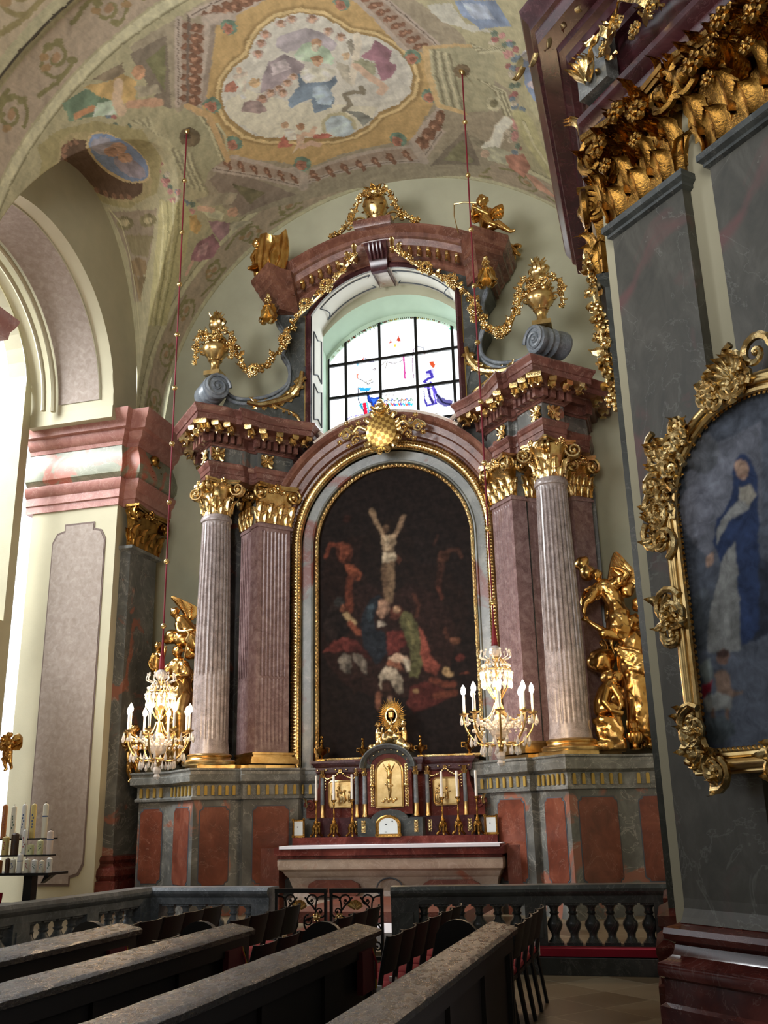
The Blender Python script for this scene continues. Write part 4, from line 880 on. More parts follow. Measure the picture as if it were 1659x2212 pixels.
ALTP="""p 40 24 20 0 -5 599 -13 559 -34 529 -62 514 -94 516 -123 536 -143 570 -150 611 -143 652 -122 683 -92 699 -59 696 -31 675 -11 640
p 38 24 20 0 142 532 131 494 105 465 69 451 29 453 -7 473 -32 506 -41 546 -30 585 -4 615 34 629 75 626 111 605 135 571
p 48 28 24 0 118 480 103 433 66 397 13 378 -46 382 -99 406 -137 448 -151 498 -137 548 -97 586 -41 604 19 599 72 572 107 529
p 34 22 18 0 44 645 38 614 21 590 -2 578 -27 580 -50 596 -65 623 -70 656 -64 688 -47 713 -24 725 2 722 25 705 40 678
l 40 26 20 10 -11 720 -12 563
l 150 122 92 10 -44 748 -34 722 -22 700
l 140 112 86 10 21 728 13 711 3 691
p 100 74 54 0 -8 706 -9 702 -11 699 -13 697 -16 697 -19 700 -21 703 -22 708 -21 712 -19 715 -16 717 -13 716 -10 714 -8 710
p 176 150 118 0 -24 698 -12 691 4 695 2 672 -1 658 -21 660 -25 680
p 190 168 136 0 -14 694 -9 690 -11 665 -17 659 -20 686
p 188 172 144 0 -24 659 2 658 5 646 -2 632 -22 631 -26 646
l 110 84 60 17 -17 631 -18 605 -13 566
l 128 102 74 15 -6 633 -7 604 -11 582 -10 566
p 84 46 30 0 5 654 14 642 10 631 3 638
p 90 42 26 0 -84 669 -84 659 -87 650 -93 645 -101 644 -109 648 -115 656 -119 666 -119 676 -115 685 -109 690 -101 690 -93 686 -87 679
l 120 52 30 9 -111 683 -132 685 -140 662
p 132 62 38 0 -111 683 -91 681 -88 666 -100 653 -109 648 -111 665
p 140 66 36 0 -100 644 -82 640 -65 618 -71 607 -88 614 -99 627
l 112 50 28 15 -91 612 -93 589 -92 550
p 60 28 20 0 -86 735 -86 732 -89 729 -93 728 -97 728 -100 730 -103 733 -103 737 -102 740 -100 742 -96 743 -92 743 -89 741 -86 738
p 78 44 30 0 92 652 112 653 108 633 94 624 85 619 86 638
l 76 44 32 7 109 650 126 651 133 637
l 64 34 24 12 94 621 87 596 87 580
l 96 46 30 7 85 580 90 560
l 70 40 30 5 79 664 88 683
p 40 30 28 0 -130 564 -107 565 -98 539 -90 513 -104 487 -142 492 -145 531
p 54 56 56 0 -101 567 -102 563 -105 560 -110 559 -115 559 -120 561 -123 565 -124 569 -123 573 -120 576 -115 578 -110 577 -105 575 -102 572
p 150 84 54 0 -100 555 -101 551 -102 549 -105 548 -107 548 -110 550 -111 552 -112 556 -111 559 -110 561 -107 562 -105 562 -102 560 -101 558
l 176 150 104 12 -99 542 -85 524
l 150 74 46 10 -92 525 -76 507 -50 494 -38 485
p 104 40 36 0 -127 491 -104 498 -84 494 -59 470 -51 451 -85 469 -113 471 -148 473
p 128 122 112 0 -116 458 -105 468 -90 461 -89 429 -99 427 -111 436
p 118 110 100 0 -87 467 -70 463 -59 446 -58 422 -71 433 -85 450
p 46 28 22 0 -89 456 -71 439 -69 401 -86 386 -91 424
p 34 44 54 0 -49 569 -29 575 -23 564 -38 551 -44 524 -39 507 -22 503 -17 462 -40 442 -65 479 -70 526 -60 553
p 52 74 86 0 -56 555 -43 563 -47 530 -55 519
p 164 124 100 0 -33 565 -20 566 -11 557 -15 536 -27 528 -38 540
p 170 160 146 0 -38 526 -27 523 -16 516 -27 514 -38 515
p 92 46 34 0 -9 549 8 553 16 539 1 523 -10 527
p 180 140 106 0 9 543 8 540 6 538 3 537 0 537 -3 539 -4 541 -5 544 -4 547 -2 550 0 551 3 551 6 549 8 546
p 92 92 54 0 13 539 30 535 43 509 47 477 51 436 39 411 23 417 27 454 17 492 7 520
p 112 110 66 0 21 527 32 518 39 485 33 459 26 497
p 140 62 48 0 43 512 56 489 65 457 83 429 75 414 53 426 46 458 47 485
p 112 40 36 0 -19 503 12 503 22 478 5 461 -17 457
p 196 164 138 0 -17 451 0 461 16 460 27 441 23 425 10 442 -15 441
p 48 26 22 0 28 463 27 459 24 456 20 455 15 455 11 457 8 461 7 465 8 468 11 471 16 473 20 473 24 471 27 467
p 178 170 150 0 10 452 24 446 28 427 18 425
p 168 156 136 0 -36 421 -23 438 -1 434 9 415 11 386 -2 387 -13 409 -24 412 -33 394
p 60 36 28 0 -29 412 -16 411 -5 387 -19 377 -33 386
l 140 84 60 11 -37 384 -39 365
l 160 120 96 11 -16 377 -14 367
p 156 92 66 0 -17 449 5 442 15 425 -1 434 -20 441
p 176 144 96 0 89 429 99 428 109 412 96 410 86 419
l 112 52 34 12 66 407 90 397 105 397
p 130 58 38 0 120 414 131 418 139 413
p 88 32 28 0 25 396 53 405 79 393 111 378 89 369 51 353 29 349 16 365
p 160 124 80 0 41 388 41 387 39 386 37 385 34 385 32 386 31 387 30 389 31 391 33 392 35 392 37 392 39 391 41 390
l 118 56 36 12 73 378 108 381
p 110 66 44 0 124 477 123 474 120 471 116 470 111 470 107 472 104 475 103 478 104 481 107 484 112 485 116 484 121 483 123 480
l 96 52 36 7 99 484 94 500
p 96 36 30 0 130 445 129 442 127 441 123 440 119 440 116 441 114 443 113 446 114 448 116 450 120 450 124 450 127 449 129 447
l 84 44 30 7 40 529 47 550 36 570"""
SIDEP="""p 104 108 120 0 72 425 109 441 151 443 139 370 89 348 71 370
p 116 120 134 0 96 389 92 380 86 374 79 372 71 374 65 380 61 389 61 399 64 407 69 413 78 415 85 413 92 407 95 398
p 96 100 108 0 109 431 106 425 100 421 93 420 86 423 79 428 75 436 75 443 78 450 83 454 91 454 99 451 105 446 109 439
p 46 52 66 0 147 310 141 298 132 288 119 284 105 287 93 295 86 308 85 323 91 337 102 346 116 349 129 346 140 337 146 324
p 74 80 88 0 83 306 81 296 76 289 71 285 65 286 61 291 58 300 58 311 61 321 66 328 72 332 78 331 82 325 85 316
p 40 54 86 0 119 412 123 421 129 425 134 421 140 407 141 400 122 291 107 281 102 311 100 342 95 354 92 365 99 381 107 385 116 397
p 120 122 122 0 102 352 112 360 110 326 105 278 72 283 81 315 93 338
p 132 134 134 0 103 379 122 392 134 393 129 381 110 377 96 362 96 371
p 150 124 108 0 133 412 133 409 132 406 129 405 126 405 123 407 122 410 122 414 122 418 123 420 124 421 127 421 130 419 132 416
p 150 146 136 0 123 400 133 399 137 389 129 384 122 390
p 156 130 116 0 82 355 91 358 91 351 85 347 81 346
l 70 54 50 1 126 418 129 417
l 110 70 62 1 124 408 129 407
p 110 86 76 0 93 276 92 274 91 272 88 271 85 272 82 273 81 275 81 278 82 280 83 282 86 283 89 282 92 281 93 279
p 116 96 84 0 76 265 85 269 92 263 92 252 102 249 89 247 78 250
p 128 130 128 0 62 250 78 252 91 247 88 238 65 240
l 104 84 74 4 71 240 68 229
l 104 84 74 4 85 238 83 221
p 104 112 112 0 61 274 74 279 76 268 71 253 64 264
p 120 34 48 0 62 259 75 262 71 254 62 249
p 60 44 40 0 93 279 92 277 91 277 88 276 85 277 83 278 82 279 81 280 82 282 83 282 86 282 89 282 92 281 93 280
p 76 84 90 0 91 223 89 220 83 217 75 215 68 216 59 218 55 222 54 226 57 231 62 233 71 235 79 234 86 231 91 228"""
GLAS="""p 70 165 205 0 -93 1058 -62 1053 -69 1046 -75 1047 -88 1049
p 225 245 250 0 -88 1049 -74 1047 -72 1022 -80 1022 -94 1029 -93 1040
p 36 78 165 0 -75 1047 -69 1044 -67 1032 -54 1029 -44 1029 -44 1018 -55 1013 -61 992 -68 991 -63 1012 -71 1022
p 70 120 200 0 -65 1027 -50 1026 -59 1015
p 205 40 80 0 -84 1021 -76 1020 -72 992 -80 994
p 90 190 215 0 -92 1020 -84 1021 -82 1003 -87 1006
p 110 190 225 0 -76 1022 -71 1019 -68 992 -72 993
l 60 60 90 2 -93 1058 -93 1029 -84 1008 -80 994
l 60 60 90 2 -74 1047 -71 1022 -63 1018 -70 993
p 225 140 120 0 -97 1091 -91 1091 -93 1079 -96 1083
l 110 110 110 2 -92 1079 -79 1070 -71 1062 -58 1067
l 150 140 120 2 -77 1067 -62 1072
p 195 95 60 0 66 1095 76 1094 80 1086 77 1079 73 1080
p 190 185 235 0 68 1077 76 1077 75 1062 62 1060 58 1065
l 84 70 160 6 61 1071 68 1072 73 1058 62 1055 54 1050 62 1042
p 225 220 250 0 54 1046 72 1047 82 1019 89 1007 83 995 62 994 54 999
l 70 60 120 6 62 1042 65 1017 72 997
l 95 80 170 5 68 1046 76 1029 81 1011
l 120 100 200 3 72 1041 77 998
p 110 105 150 0 80 1020 91 1009 103 1001 115 997 111 987 95 985 79 1000
l 50 48 80 4 81 1015 93 996 111 989
l 90 80 160 4 54 1008 58 994 79 996
l 90 80 140 2 53 1028 54 1006
l 130 110 200 2 55 1036 72 1032
p 215 210 245 0 81 996 95 989 88 984
p 185 80 55 0 -21 1153 -17 1163 -14 1153
p 185 80 55 0 -4 1156 1 1170 6 1153
p 235 185 90 0 -11 1148 -4 1148 -7 1140
l 120 120 130 2 34 1129 42 1135 55 1131 58 1116
p 180 90 90 0 37 1120 46 1123 58 1123 58 1114 48 1118
l 110 190 200 4 37 1111 41 1108
l 150 140 130 2 -42 1100 -31 1110 -27 1103 -31 1094
l 150 140 140 2 -27 1109 -12 1103 3 1105 12 1112
l 190 90 150 4 11 1115 12 1088 12 1065
l 150 120 140 2 33 1129 30 1098 31 1062
l 110 140 110 2 -41 1020 -38 1025 -35 1019
l 90 190 215 3 -41 1013 -38 1008 -35 1012
l 80 100 160 2 -35 1015 -33 1019 -29 1018
l 215 110 80 3 -35 1012 -33 1007 -30 1011
l 150 120 90 2 -30 1010 -27 1023 -24 1017
l 120 110 180 3 -30 1011 -27 1007 -25 1011
l 110 140 110 2 -25 1017 -22 1018 -19 1016
l 90 190 215 3 -25 1011 -22 1006 -19 1010
l 80 100 160 2 -20 1013 -17 1022 -14 1016
l 215 110 80 3 -20 1010 -17 1005 -14 1009
l 150 120 90 2 -14 1008 -12 1016 -8 1015
l 120 110 180 3 -14 1009 -12 1004 -9 1008
l 110 140 110 2 -9 1015 -6 1020 -3 1014
l 90 190 215 3 -9 1008 -6 1004 -4 1008
l 80 100 160 2 -4 1010 -1 1015 2 1013
l 215 110 80 3 -4 1008 -1 1003 1 1007
l 150 120 90 2 1 1006 4 1019 7 1013
l 120 110 180 3 1 1007 4 1002 7 1006
l 110 140 110 2 7 1013 9 1013 12 1012
l 90 190 215 3 6 1006 9 1001 12 1005
l 80 100 160 2 12 1008 15 1017 18 1011
l 215 110 80 3 12 1005 14 1001 17 1005
l 150 120 90 2 17 1003 20 1012 23 1010
l 120 110 180 3 17 1005 20 1000 22 1004
l 110 140 110 2 22 1010 25 1016 28 1010
l 90 190 215 3 22 1004 25 999 27 1003
l 160 150 150 1 -37 1052 -35 1039 -41 1031
l 160 150 150 1 -28 1051 -27 1038 -32 1029
l 160 150 150 1 -20 1050 -19 1036 -24 1028
l 160 150 150 1 -11 1049 -11 1035 -15 1027
l 160 150 150 1 -3 1047 -3 1034 -6 1026
l 160 150 150 1 6 1046 5 1033 3 1024
l 160 150 150 1 14 1045 13 1032 12 1023
l 160 150 150 1 22 1044 21 1031 20 1022
p 205 100 50 0 9 1017 13 1017 12 1010
p 90 200 215 0 13 1007 25 1008 23 1003
l 70 190 150 6 -135 1167 -131 1165
l 70 190 150 6 -131 1169 -128 1167
l 70 190 150 6 117 1166 120 1164
l 130 110 190 2 -118 986 -110 992 -85 993 -59 989
l 130 180 210 4 -94 1118 -93 1113
l 190 90 80 3 -83 1120 -80 1127
l 140 130 170 2 -76 1126 -68 1116 -57 1114
l 150 140 140 2 -59 1096 -53 1098 -55 1093
l 120 140 130 2 -117 1179 -115 1174
l 120 140 130 2 -108 1182 -106 1177
l 120 140 130 2 -99 1185 -97 1180
l 120 140 130 2 -90 1187 -88 1182
l 120 140 130 2 -82 1190 -79 1185
l 120 140 130 2 -73 1193 -71 1188
l 120 140 130 2 -64 1196 -62 1191
l 120 140 130 2 -55 1198 -53 1193
l 120 140 130 2 -46 1201 -44 1196"""
# ================================================================ ROOM
ZC, RV = 9.9, 5.3                      # springing and radius of the vault
fl = MB().box(-14, -30, -.2, 12, 3, 0).build('floor', 'floor_tiles', smooth=False, origin=(0, 0, 0)); struct(fl)
MB().box(-1.75, -5.45, 0, 5.2, .2, .15).box(-5.28, -5.45, 0, -1.75, .2, .15).build('floor', 'floor_tiles', smooth=False, origin=(0, 0, 0))['kind'] = 'structure'
def Bz(y):
    t = (y+3.4)/2.55
    return np.where(np.abs(t) < 1, ZC+4.1*np.sqrt(np.maximum(0, 1-t*t)), -1)
S0 = RV*PI/2
cv = Canvas(-S0, S0, -8.8, .42, 760, 420, (160, 154, 118))
# scrollwork bands of the two cross arches
def scroll_band(cv, s0, s1, yc, hw, step, ground, leafc, edge):
    cv.poly([(s0, yc-hw), (s1, yc-hw), (s1, yc+hw), (s0, yc+hw)], ground)
    rnd = random.Random(3); n = int(abs(s1-s0)/step)
    for k in range(n):
        c = s0+(k+.5)*(s1-s0)/n; sg = 1 if k % 2 else -1
        pts = []
        for i in range(22):
            t = i/21; th = t*2.1*2*PI/1.5; r = hw*.78*(1-t*.8)
            pts.append((c+r*cos(th+PI/2*sg)*1.05, yc+sg*r*sin(th+PI/2*sg)))
        cv.line(pts, leafc, hw*.16)
        cv.line([(c-step*.55, yc+sg*hw*.5), (c-step*.2, yc+sg*hw*.75), (c+step*.2, yc+sg*hw*.7)], leafc, hw*.2)
        for i in range(5):
            a = rnd.uniform(0, 6.28); q = (c+hw*.62*cos(a), yc+hw*.6*sin(a)); cv.line([q, (q[0]+.05, q[1]+.05)], (150, 118, 74) if i % 2 else (122, 116, 70), hw*.26)
        cv.line([(c-.02, yc), (c+.02, yc)], (156, 120, 84), hw*.34)
scroll_band(cv, -S0, S0, -.18, .36, 1.1, (158, 140, 118), (124, 118, 74), None)
for yy, c_, w_ in ((-.62, (182, 178, 142), .13), (-.72, (120, 114, 84), .03), (.22, (180, 176, 142), .12)): cv.line([(-S0, yy), (S0, yy)], c_, w_)
scroll_band(cv, -S0, S0, -6.55, .42, 1.15, (160, 142, 122), (120, 114, 68), None)
cv.line([(-S0, -6.0), (S0, -6.0)], (186, 182, 146), .17); cv.line([(-S0, -5.88), (S0, -5.88)], (122, 116, 84), .03)
cv.line([(-S0, -7.06), (S0, -7.06)], (176, 172, 138), .12); cv.line([(-S0, -7.16), (S0, -7.16)], (46, 36, 30), .06)
scroll_band(cv, -S0, S0, -7.85, .5, 1.2, (164, 146, 118), (132, 118, 70), None)
cv.load(CEIL, .55)
mean = np.array(lin((158, 152, 124))); cv.C = cv.C*.90+mean*.10
cv.C = np.clip(cv.C*1.5, 0, .82); cv.C = cv.C*.74+cv.C.mean(2, keepdims=True)*np.array([.27, .26, .235]); cv.brush(.011, 11, 5, .08)
def vault(U, V):
    th = U/RV; X = RV*np.sin(th); A = ZC+RV*np.cos(th); Bv = Bz(V)
    k = 6.0
    Z = np.where(Bv > 0, np.maximum(A, Bv), A)
    Z = Z+np.where((V < -7.12), -.16, 0)
    return X, V, Z
ceil = cv.mesh('ceiling', vault, 'fresco'); struct(ceil)
# altar wall with window hole
def arch_z(x, hw, spring, rise):
    R = (hw*hw+rise*rise)/(2*rise); return spring+rise-R+math.sqrt(max(0, R*R-x*x))
mb = MB(); YW = .3
xs = sorted(set([-5.3, 5.3]+[-5.3+10.6*i/60 for i in range(61)]+[-1.62, 1.62]))
for a, b in zip(xs[:-1], xs[1:]):
    za, zb = [ZC+sqrt(max(0, RV*RV-x*x))+.02 for x in (a, b)]; mid = (a+b)/2
    if abs(mid) < 1.62:
        wa, wb = arch_z(a, 1.62, 11.5, .85), arch_z(b, 1.62, 11.5, .85)
        mb.add([(a, YW, wa), (b, YW, wb), (b, YW, zb), (a, YW, za)], [(0, 1, 2, 3)])
        mb.add([(a, YW, 0), (b, YW, 0), (b, YW, 8.6), (a, YW, 8.6)], [(0, 1, 2, 3)])
    else: mb.add([(a, YW, 0), (b, YW, 0), (b, YW, zb), (a, YW, za)], [(0, 1, 2, 3)])
struct(mb.build('wall_altar', 'plaster_grey', smooth=False, fix=False, origin=(0, 0, 0)))
# window tunnel (green-white reveal) and stained-glass window
W = [(-1.62, 8.6), (-1.62, 11.5)]+[(x, arch_z(x, 1.62, 11.5, .85)) for x in np.linspace(-1.5, 1.5, 15)]+[(1.62, 11.5), (1.62, 8.6)]
G = [(-1.66, 8.5), (-1.66, 11.42)]+[(x, arch_z(x, 1.66, 11.42, .78)) for x in np.linspace(-1.5, 1.5, 15)]+[(1.66, 11.42), (1.66, 8.5)]
mb = MB().rings([[(x, .29, z) for x, z in W], [(x*.985, .8, z-.03) for x, z in G], [(x*.97, .82, z-.10) for x, z in G], [(x*.96, .92, z-.12) for x, z in G]], closed=False, cap=False)
mb.box(-1.7, .3, 8.4, 1.7, .95, 8.6)
struct(mb.build('trim_1', 'plaster_green', origin=(0, 0, 0)))
gx = Canvas(-1.6, 1.6, 8.62, 12.12, 330, 360, (255, 255, 255)); 
rnd = random.Random(11)
for k in range(26):
    x = -1.55+3.1*k/25; z = arch_z(x, 1.6, 11.4, .74)-.05; gx.line([(x, z), (x+.06, z+.01)], rnd.choice([(225, 190, 90), (150, 70, 40), (60, 150, 130), (210, 205, 190)]), .05)
gx.load(GLAS, 0); gx.C = gx.C**1.35; gx.brush(.006, 30, 3, .0)
wind = bpy.data.objects.new('window_1', None); COL.objects.link(wind); wind['_o'] = (0, .85, 8.6); wind.location = (0, .85, 8.6); struct(wind)
gx.mesh('stained_glass_pane', lambda U, V: (U, U*0+.86, V), 'stained_glass', wind, origin=(0, .86, 8.6), keep=lambda U, V: V < 11.4+.74-2.1+np.sqrt(np.maximum(0, 2.1**2-U**2)))
mb = MB()
for x in (-1.2, -.42, .4, 1.2): mb.box(x-.03, .83, 8.6, x+.03, .87, arch_z(x, 1.6, 11.4, .74))
for z in (8.85, 9.62, 10.4, 11.18):
    hw = 1.6 if z < 11.3 else 1.5; mb.box(-hw, .825, z-.03, hw, .875, z+.03)
for x in (-1.6, 1.6): mb.box(x-.03, .82, 8.6, x+.03, .88, 11.4)
pts = [(x, arch_z(x, 1.6, 11.4, .74)) for x in np.linspace(-1.6, 1.6, 25)]
mb.tube([(x, .85, z) for x, z in pts], .03, 6)
for x in np.linspace(-1.55, 1.55, 70):
    z = arch_z(x, 1.6, 11.4, .74); mb.box(x-.006, .84, z-.07, x+.006, .86, z)
mb.build('lead_bars', 'iron', wind, smooth=False)
# left side wall with deep window niche
def side_wall(sgn, niche):
    mb = MB(); ys = sorted(set([round(-8.8+9.1*i/110, 4) for i in range(111)]+[-7.15, -5.7, -1.75, -1.33]))
    for a, b in zip(ys[:-1], ys[1:]):
        mid = (a+b)/2; za, zb = [max(float(Bz(v)), ZC)+.02 for v in (a, b)]; X_ = sgn*5.3
        if niche and -1.75 < mid < -1.33: mb.add([(X_, a, 9.5), (X_, b, 9.5), (X_, b, zb), (X_, a, za)], [(0, 1, 2, 3)])
        elif niche and -7.15 < mid < -1.75:
            f = lambda v: 9.7+sqrt(max(0, 2.7**2-(v+4.45)**2))
            mb.add([(X_, a, f(a)), (X_, b, f(b)), (X_, b, max(zb, f(b))), (X_, a, max(za, f(a)))], [(0, 1, 2, 3)])
            if mid < -5.7: mb.add([(X_, a, 0), (X_, b, 0), (X_, b, 9.66), (X_, a, 9.66)], [(0, 1, 2, 3)])
        else: mb.add([(X_, a, 0), (X_, b, 0), (X_, b, zb), (X_, a, za)], [(0, 1, 2, 3)])
    return struct(mb.build('wall_left' if sgn < 0 else 'wall_right', 'plaster_cream', smooth=False, fix=False, origin=(0, 0, 0)))
side_wall(-1, True); side_wall(1, False)
# niche: jamb pier, soffit, back wall with opening
mb = MB(); mb.box(-7.25, -1.33, 0, -5.301, -1.0, 9.5).box(-7.25, -1.75, 9.45, -5.301, -1.3, 9.72).box(-7.25, -6.1, 0, -5.301, -5.7, 9.66); 
struct(mb.build('trim_2', 'plaster_light', smooth=False, origin=(-6, -1.5, 0)))
NA = [(-4.45+2.7*cos(t), 9.7+2.7*sin(t)) for t in np.linspace(0, PI, 41)]
mb = MB().rings([[(-5.29, y, z) for y, z in NA], [(-7.25, y, z) for y, z in NA]], closed=False, cap=False)
struct(mb.build('trim_3', 'plaster_light', origin=(0, 0, 0)))
NB = [(-4.45+2.685*cos(t), 9.7+2.685*sin(t)) for t in np.linspace(.06, PI-.06, 41)]
mb = MB().rings([[(-5.62, y, z) for y, z in NB], [(-6.55, y, z) for y, z in NB]], closed=False, cap=False)
struct(mb.build('trim_4', 'plaster_mauve', origin=(0, 0, 0)))
mb = MB()
for r_, x_ in ((2.62, -6.62), (2.52, -6.78)): mb.tube([(x_, -4.45+r_*cos(t), 9.7+r_*sin(t)) for t in np.linspace(0, PI, 41)], .05, 8)
mb.tube([(-5.6, -4.45+2.68*cos(t), 9.7+2.68*sin(t)) for t in np.linspace(.06, PI-.06, 41)], .012, 5)
struct(mb.build('trim_5', 'plaster_cream', origin=(0, 0, 0)))
mb = MB(); ys = [-7.15+5.4*i/90 for i in range(91)]
for a, b in zip(ys[:-1], ys[1:]):
    mid = (a+b)/2; o = lambda v: 9.7+sqrt(max(0, 2.7**2-(v+4.45)**2)); f = lambda v: 10.0+sqrt(max(0, 2.35**2-(v+4.3)**2))
    if -6.62 < mid < -1.98:
        mb.add([(-7.2, a, f(a)), (-7.2, b, f(b)), (-7.2, b, max(o(b), f(b))), (-7.2, a, max(o(a), f(a)))], [(0, 1, 2, 3)]); mb.add([(-7.2, a, 0), (-7.2, b, 0), (-7.2, b, 5.4), (-7.2, a, 5.4)], [(0, 1, 2, 3)])
    else: mb.add([(-7.2, a, 0), (-7.2, b, 0), (-7.2, b, o(b)), (-7.2, a, o(a))], [(0, 1, 2, 3)])
ring = [(-1.98, 5.4), (-1.98, 10.0)]+[(-4.3+2.33*cos(t), 10+2.33*sin(t)) for t in np.linspace(.1, PI-.1, 25)]+[(-6.62, 10), (-6.62, 5.4)]
mb.rings([[(-7.2, y, z) for y, z in ring], [(-7.6, y+(.0), z) for y, z in ring]], closed=True, cap=False)
struct(mb.build('wall_niche', 'plaster_cream', smooth=False, origin=(0, 0, 0)))
# painted panels on the jamb: mauve field with dark outline
def panel_shape(w, z0, z1, notch):
    n = notch; return [(-w+n*1.1, z0), (w-n*1.1, z0), (w-n*1.1, z0+n*.55), (w-n*.4, z0+n*.75), (w, z0+n*1.5), (w, z1-n*1.5), (w-n*.4, z1-n*.75), (w-n*1.1, z1-n*.55), (w-n*1.1, z1), (-w+n*1.1, z1), (-w+n*1.1, z1-n*.55), (-w+n*.4, z1-n*.75), (-w, z1-n*1.5), (-w, z0+n*1.5), (-w+n*.4, z0+n*.75), (-w+n*1.1, z0+n*.55)]
for w_, z0, z1, y_, mt in ((.60, .62, 7.42, -1.342, 'mauve_line'), (.575, .66, 7.38, -1.348, 'plaster_mauve')):
    struct(MB().prism([(x-6.12, z) for x, z in panel_shape(w_, z0, z1, .24)], 'y', y_, -1.32).build('trim_6', mt, smooth=False, origin=(-6.12, -1.33, z0)))
# entablature of the room, running round both side walls: pink, green-grey and red mouldings
def room_entab(sgn):
    if sgn < 0: base = [(-7.4, -1.33), (-5.3, -1.33), (-5.3, -1.14), (-5.06, -1.14), (-5.06, .3)]; outp = [(-7.4, -1.66), (-5.0, -1.66), (-5.0, -1.48), (-4.64, -1.48), (-4.64, .3)]
    else: base = [(5.3, -9.0), (5.3, -1.14), (5.06, -1.14), (5.06, .3)]; outp = [(4.98, -9.0), (4.98, -1.48), (4.62, -1.48), (4.62, .3)]
    for nm, mt, pr in (('trim_7', 'marble_pink', [(0, 8.98), (.16, 8.98), (.2, 9.06), (.34, 9.10), (.46, 9.18), (.5, 9.28), (.72, 9.30), (.76, 9.44), (.88, 9.52), (.98, 9.62), (1, 9.68), (-1.2, 9.70)]),
                       ('trim_8', 'marble_green', [(0, 8.24), (.16, 8.28), (.4, 8.38), (.44, 8.56), (.3, 8.76), (.14, 8.92), (.12, 9.0)]),
                       ('trim_9', 'marble_pink', [(-.6, 7.72), (.08, 7.72), (.08, 7.86), (.16, 7.88), (.16, 8.04), (.26, 8.08), (.34, 8.16), (.38, 8.22), (.38, 8.26), (0, 8.28)])):
        mb = MB().sweep(base, outp, pr)
        if sgn < 0: mb.sweep([(-7.4, -5.7), (-5.3, -5.7), (-5.3, -8.8)], [(-7.4, -5.28), (-4.92, -5.28), (-4.92, -8.8)], pr)
        struct(mb.build(nm, mt, angle=30, origin=(5.3*sgn, 0, 7.7)))
room_entab(-1); room_entab(1)
# ================================================================ capitals, columns, pilasters
def acanthus_ring(mb, c, r, z, h, n, w, curl, ph=0, flat=None):
    for k in range(n):
        a = 2*PI*(k+ph)/n; d = (cos(a), sin(a), 0)
        mb.leaf((c[0]+r*d[0], c[1]+r*d[1], c[2]+z), d, (0, 0, 1), h, w, curl)
def round_capital(c, r, h, rot, parent):
    mb = MB(); mb.lathe([(r*1.0, 0), (r*.98, h*.5), (r*1.1, h*.75), (r*1.35, h*.84)], c, 24)
    acanthus_ring(mb, c, r*.98, .0, h*.36, 8, r*.72, .32); acanthus_ring(mb, c, r*1.0, h*.1, h*.56, 8, r*.7, .38, .5)
    s_ = r*1.5
    for k in range(4):
        a = rot+PI/4+k*PI/2; d = Vector((cos(a), sin(a), 0)); p = Vector(c)+d*s_*1.12+Vector((0, 0, h*.74)); sd = Vector((-d.y, d.x, 0))
        for g in (-1, 1): mb.spiral(p+sd*g*r*.18, d, (0, 0, 1), r*.52, 1.8, r*.11, 0, 20, PI*.9)
        mb.sph(p, r*.17, 8, 5, (1, 1, 1)); mb.leaf(p-d*r*.45-Vector((0, 0, h*.3)), d, (0, 0, 1), h*.32, r*.5, .6)
    ab = []
    for k in range(4):
        a0 = rot+PI/4+k*PI/2; q0 = Vector((cos(a0), sin(a0)))*s_*1.32; q1 = Vector((cos(a0+PI/2), sin(a0+PI/2)))*s_*1.32
        for t in (0.05, .2, .35, .5, .65, .8, .95):
            p = q0.lerp(q1, t); ab.append((c[0]+p.x*(1-.30*sin(PI*t)), c[1]+p.y*(1-.30*sin(PI*t))))
    for z0, z1, sc in ((.88, .94, .96), (.94, 1.0, 1.04)):
        mb.prism([(c[0]+(x-c[0])*sc, c[1]+(y-c[1])*sc) for x, y in ab], 'z', c[2]+h*z0, c[2]+h*z1)
    for k in range(4):
        a = rot+k*PI/2; d = Vector((cos(a), sin(a), 0)); mb.flower(Vector(c)+d*s_*.98+Vector((0, 0, h*.9)), d, r*.3, 6)
        mb.flower(Vector(c)+d*s_*.9+Vector((d.y*r*.4, -d.x*r*.4, h*.80)), d, r*.18, 5); mb.flower(Vector(c)+d*s_*.9+Vector((-d.y*r*.4, d.x*r*.4, h*.80)), d, r*.18, 5)
    return mb.build('capital', 'gold', parent)
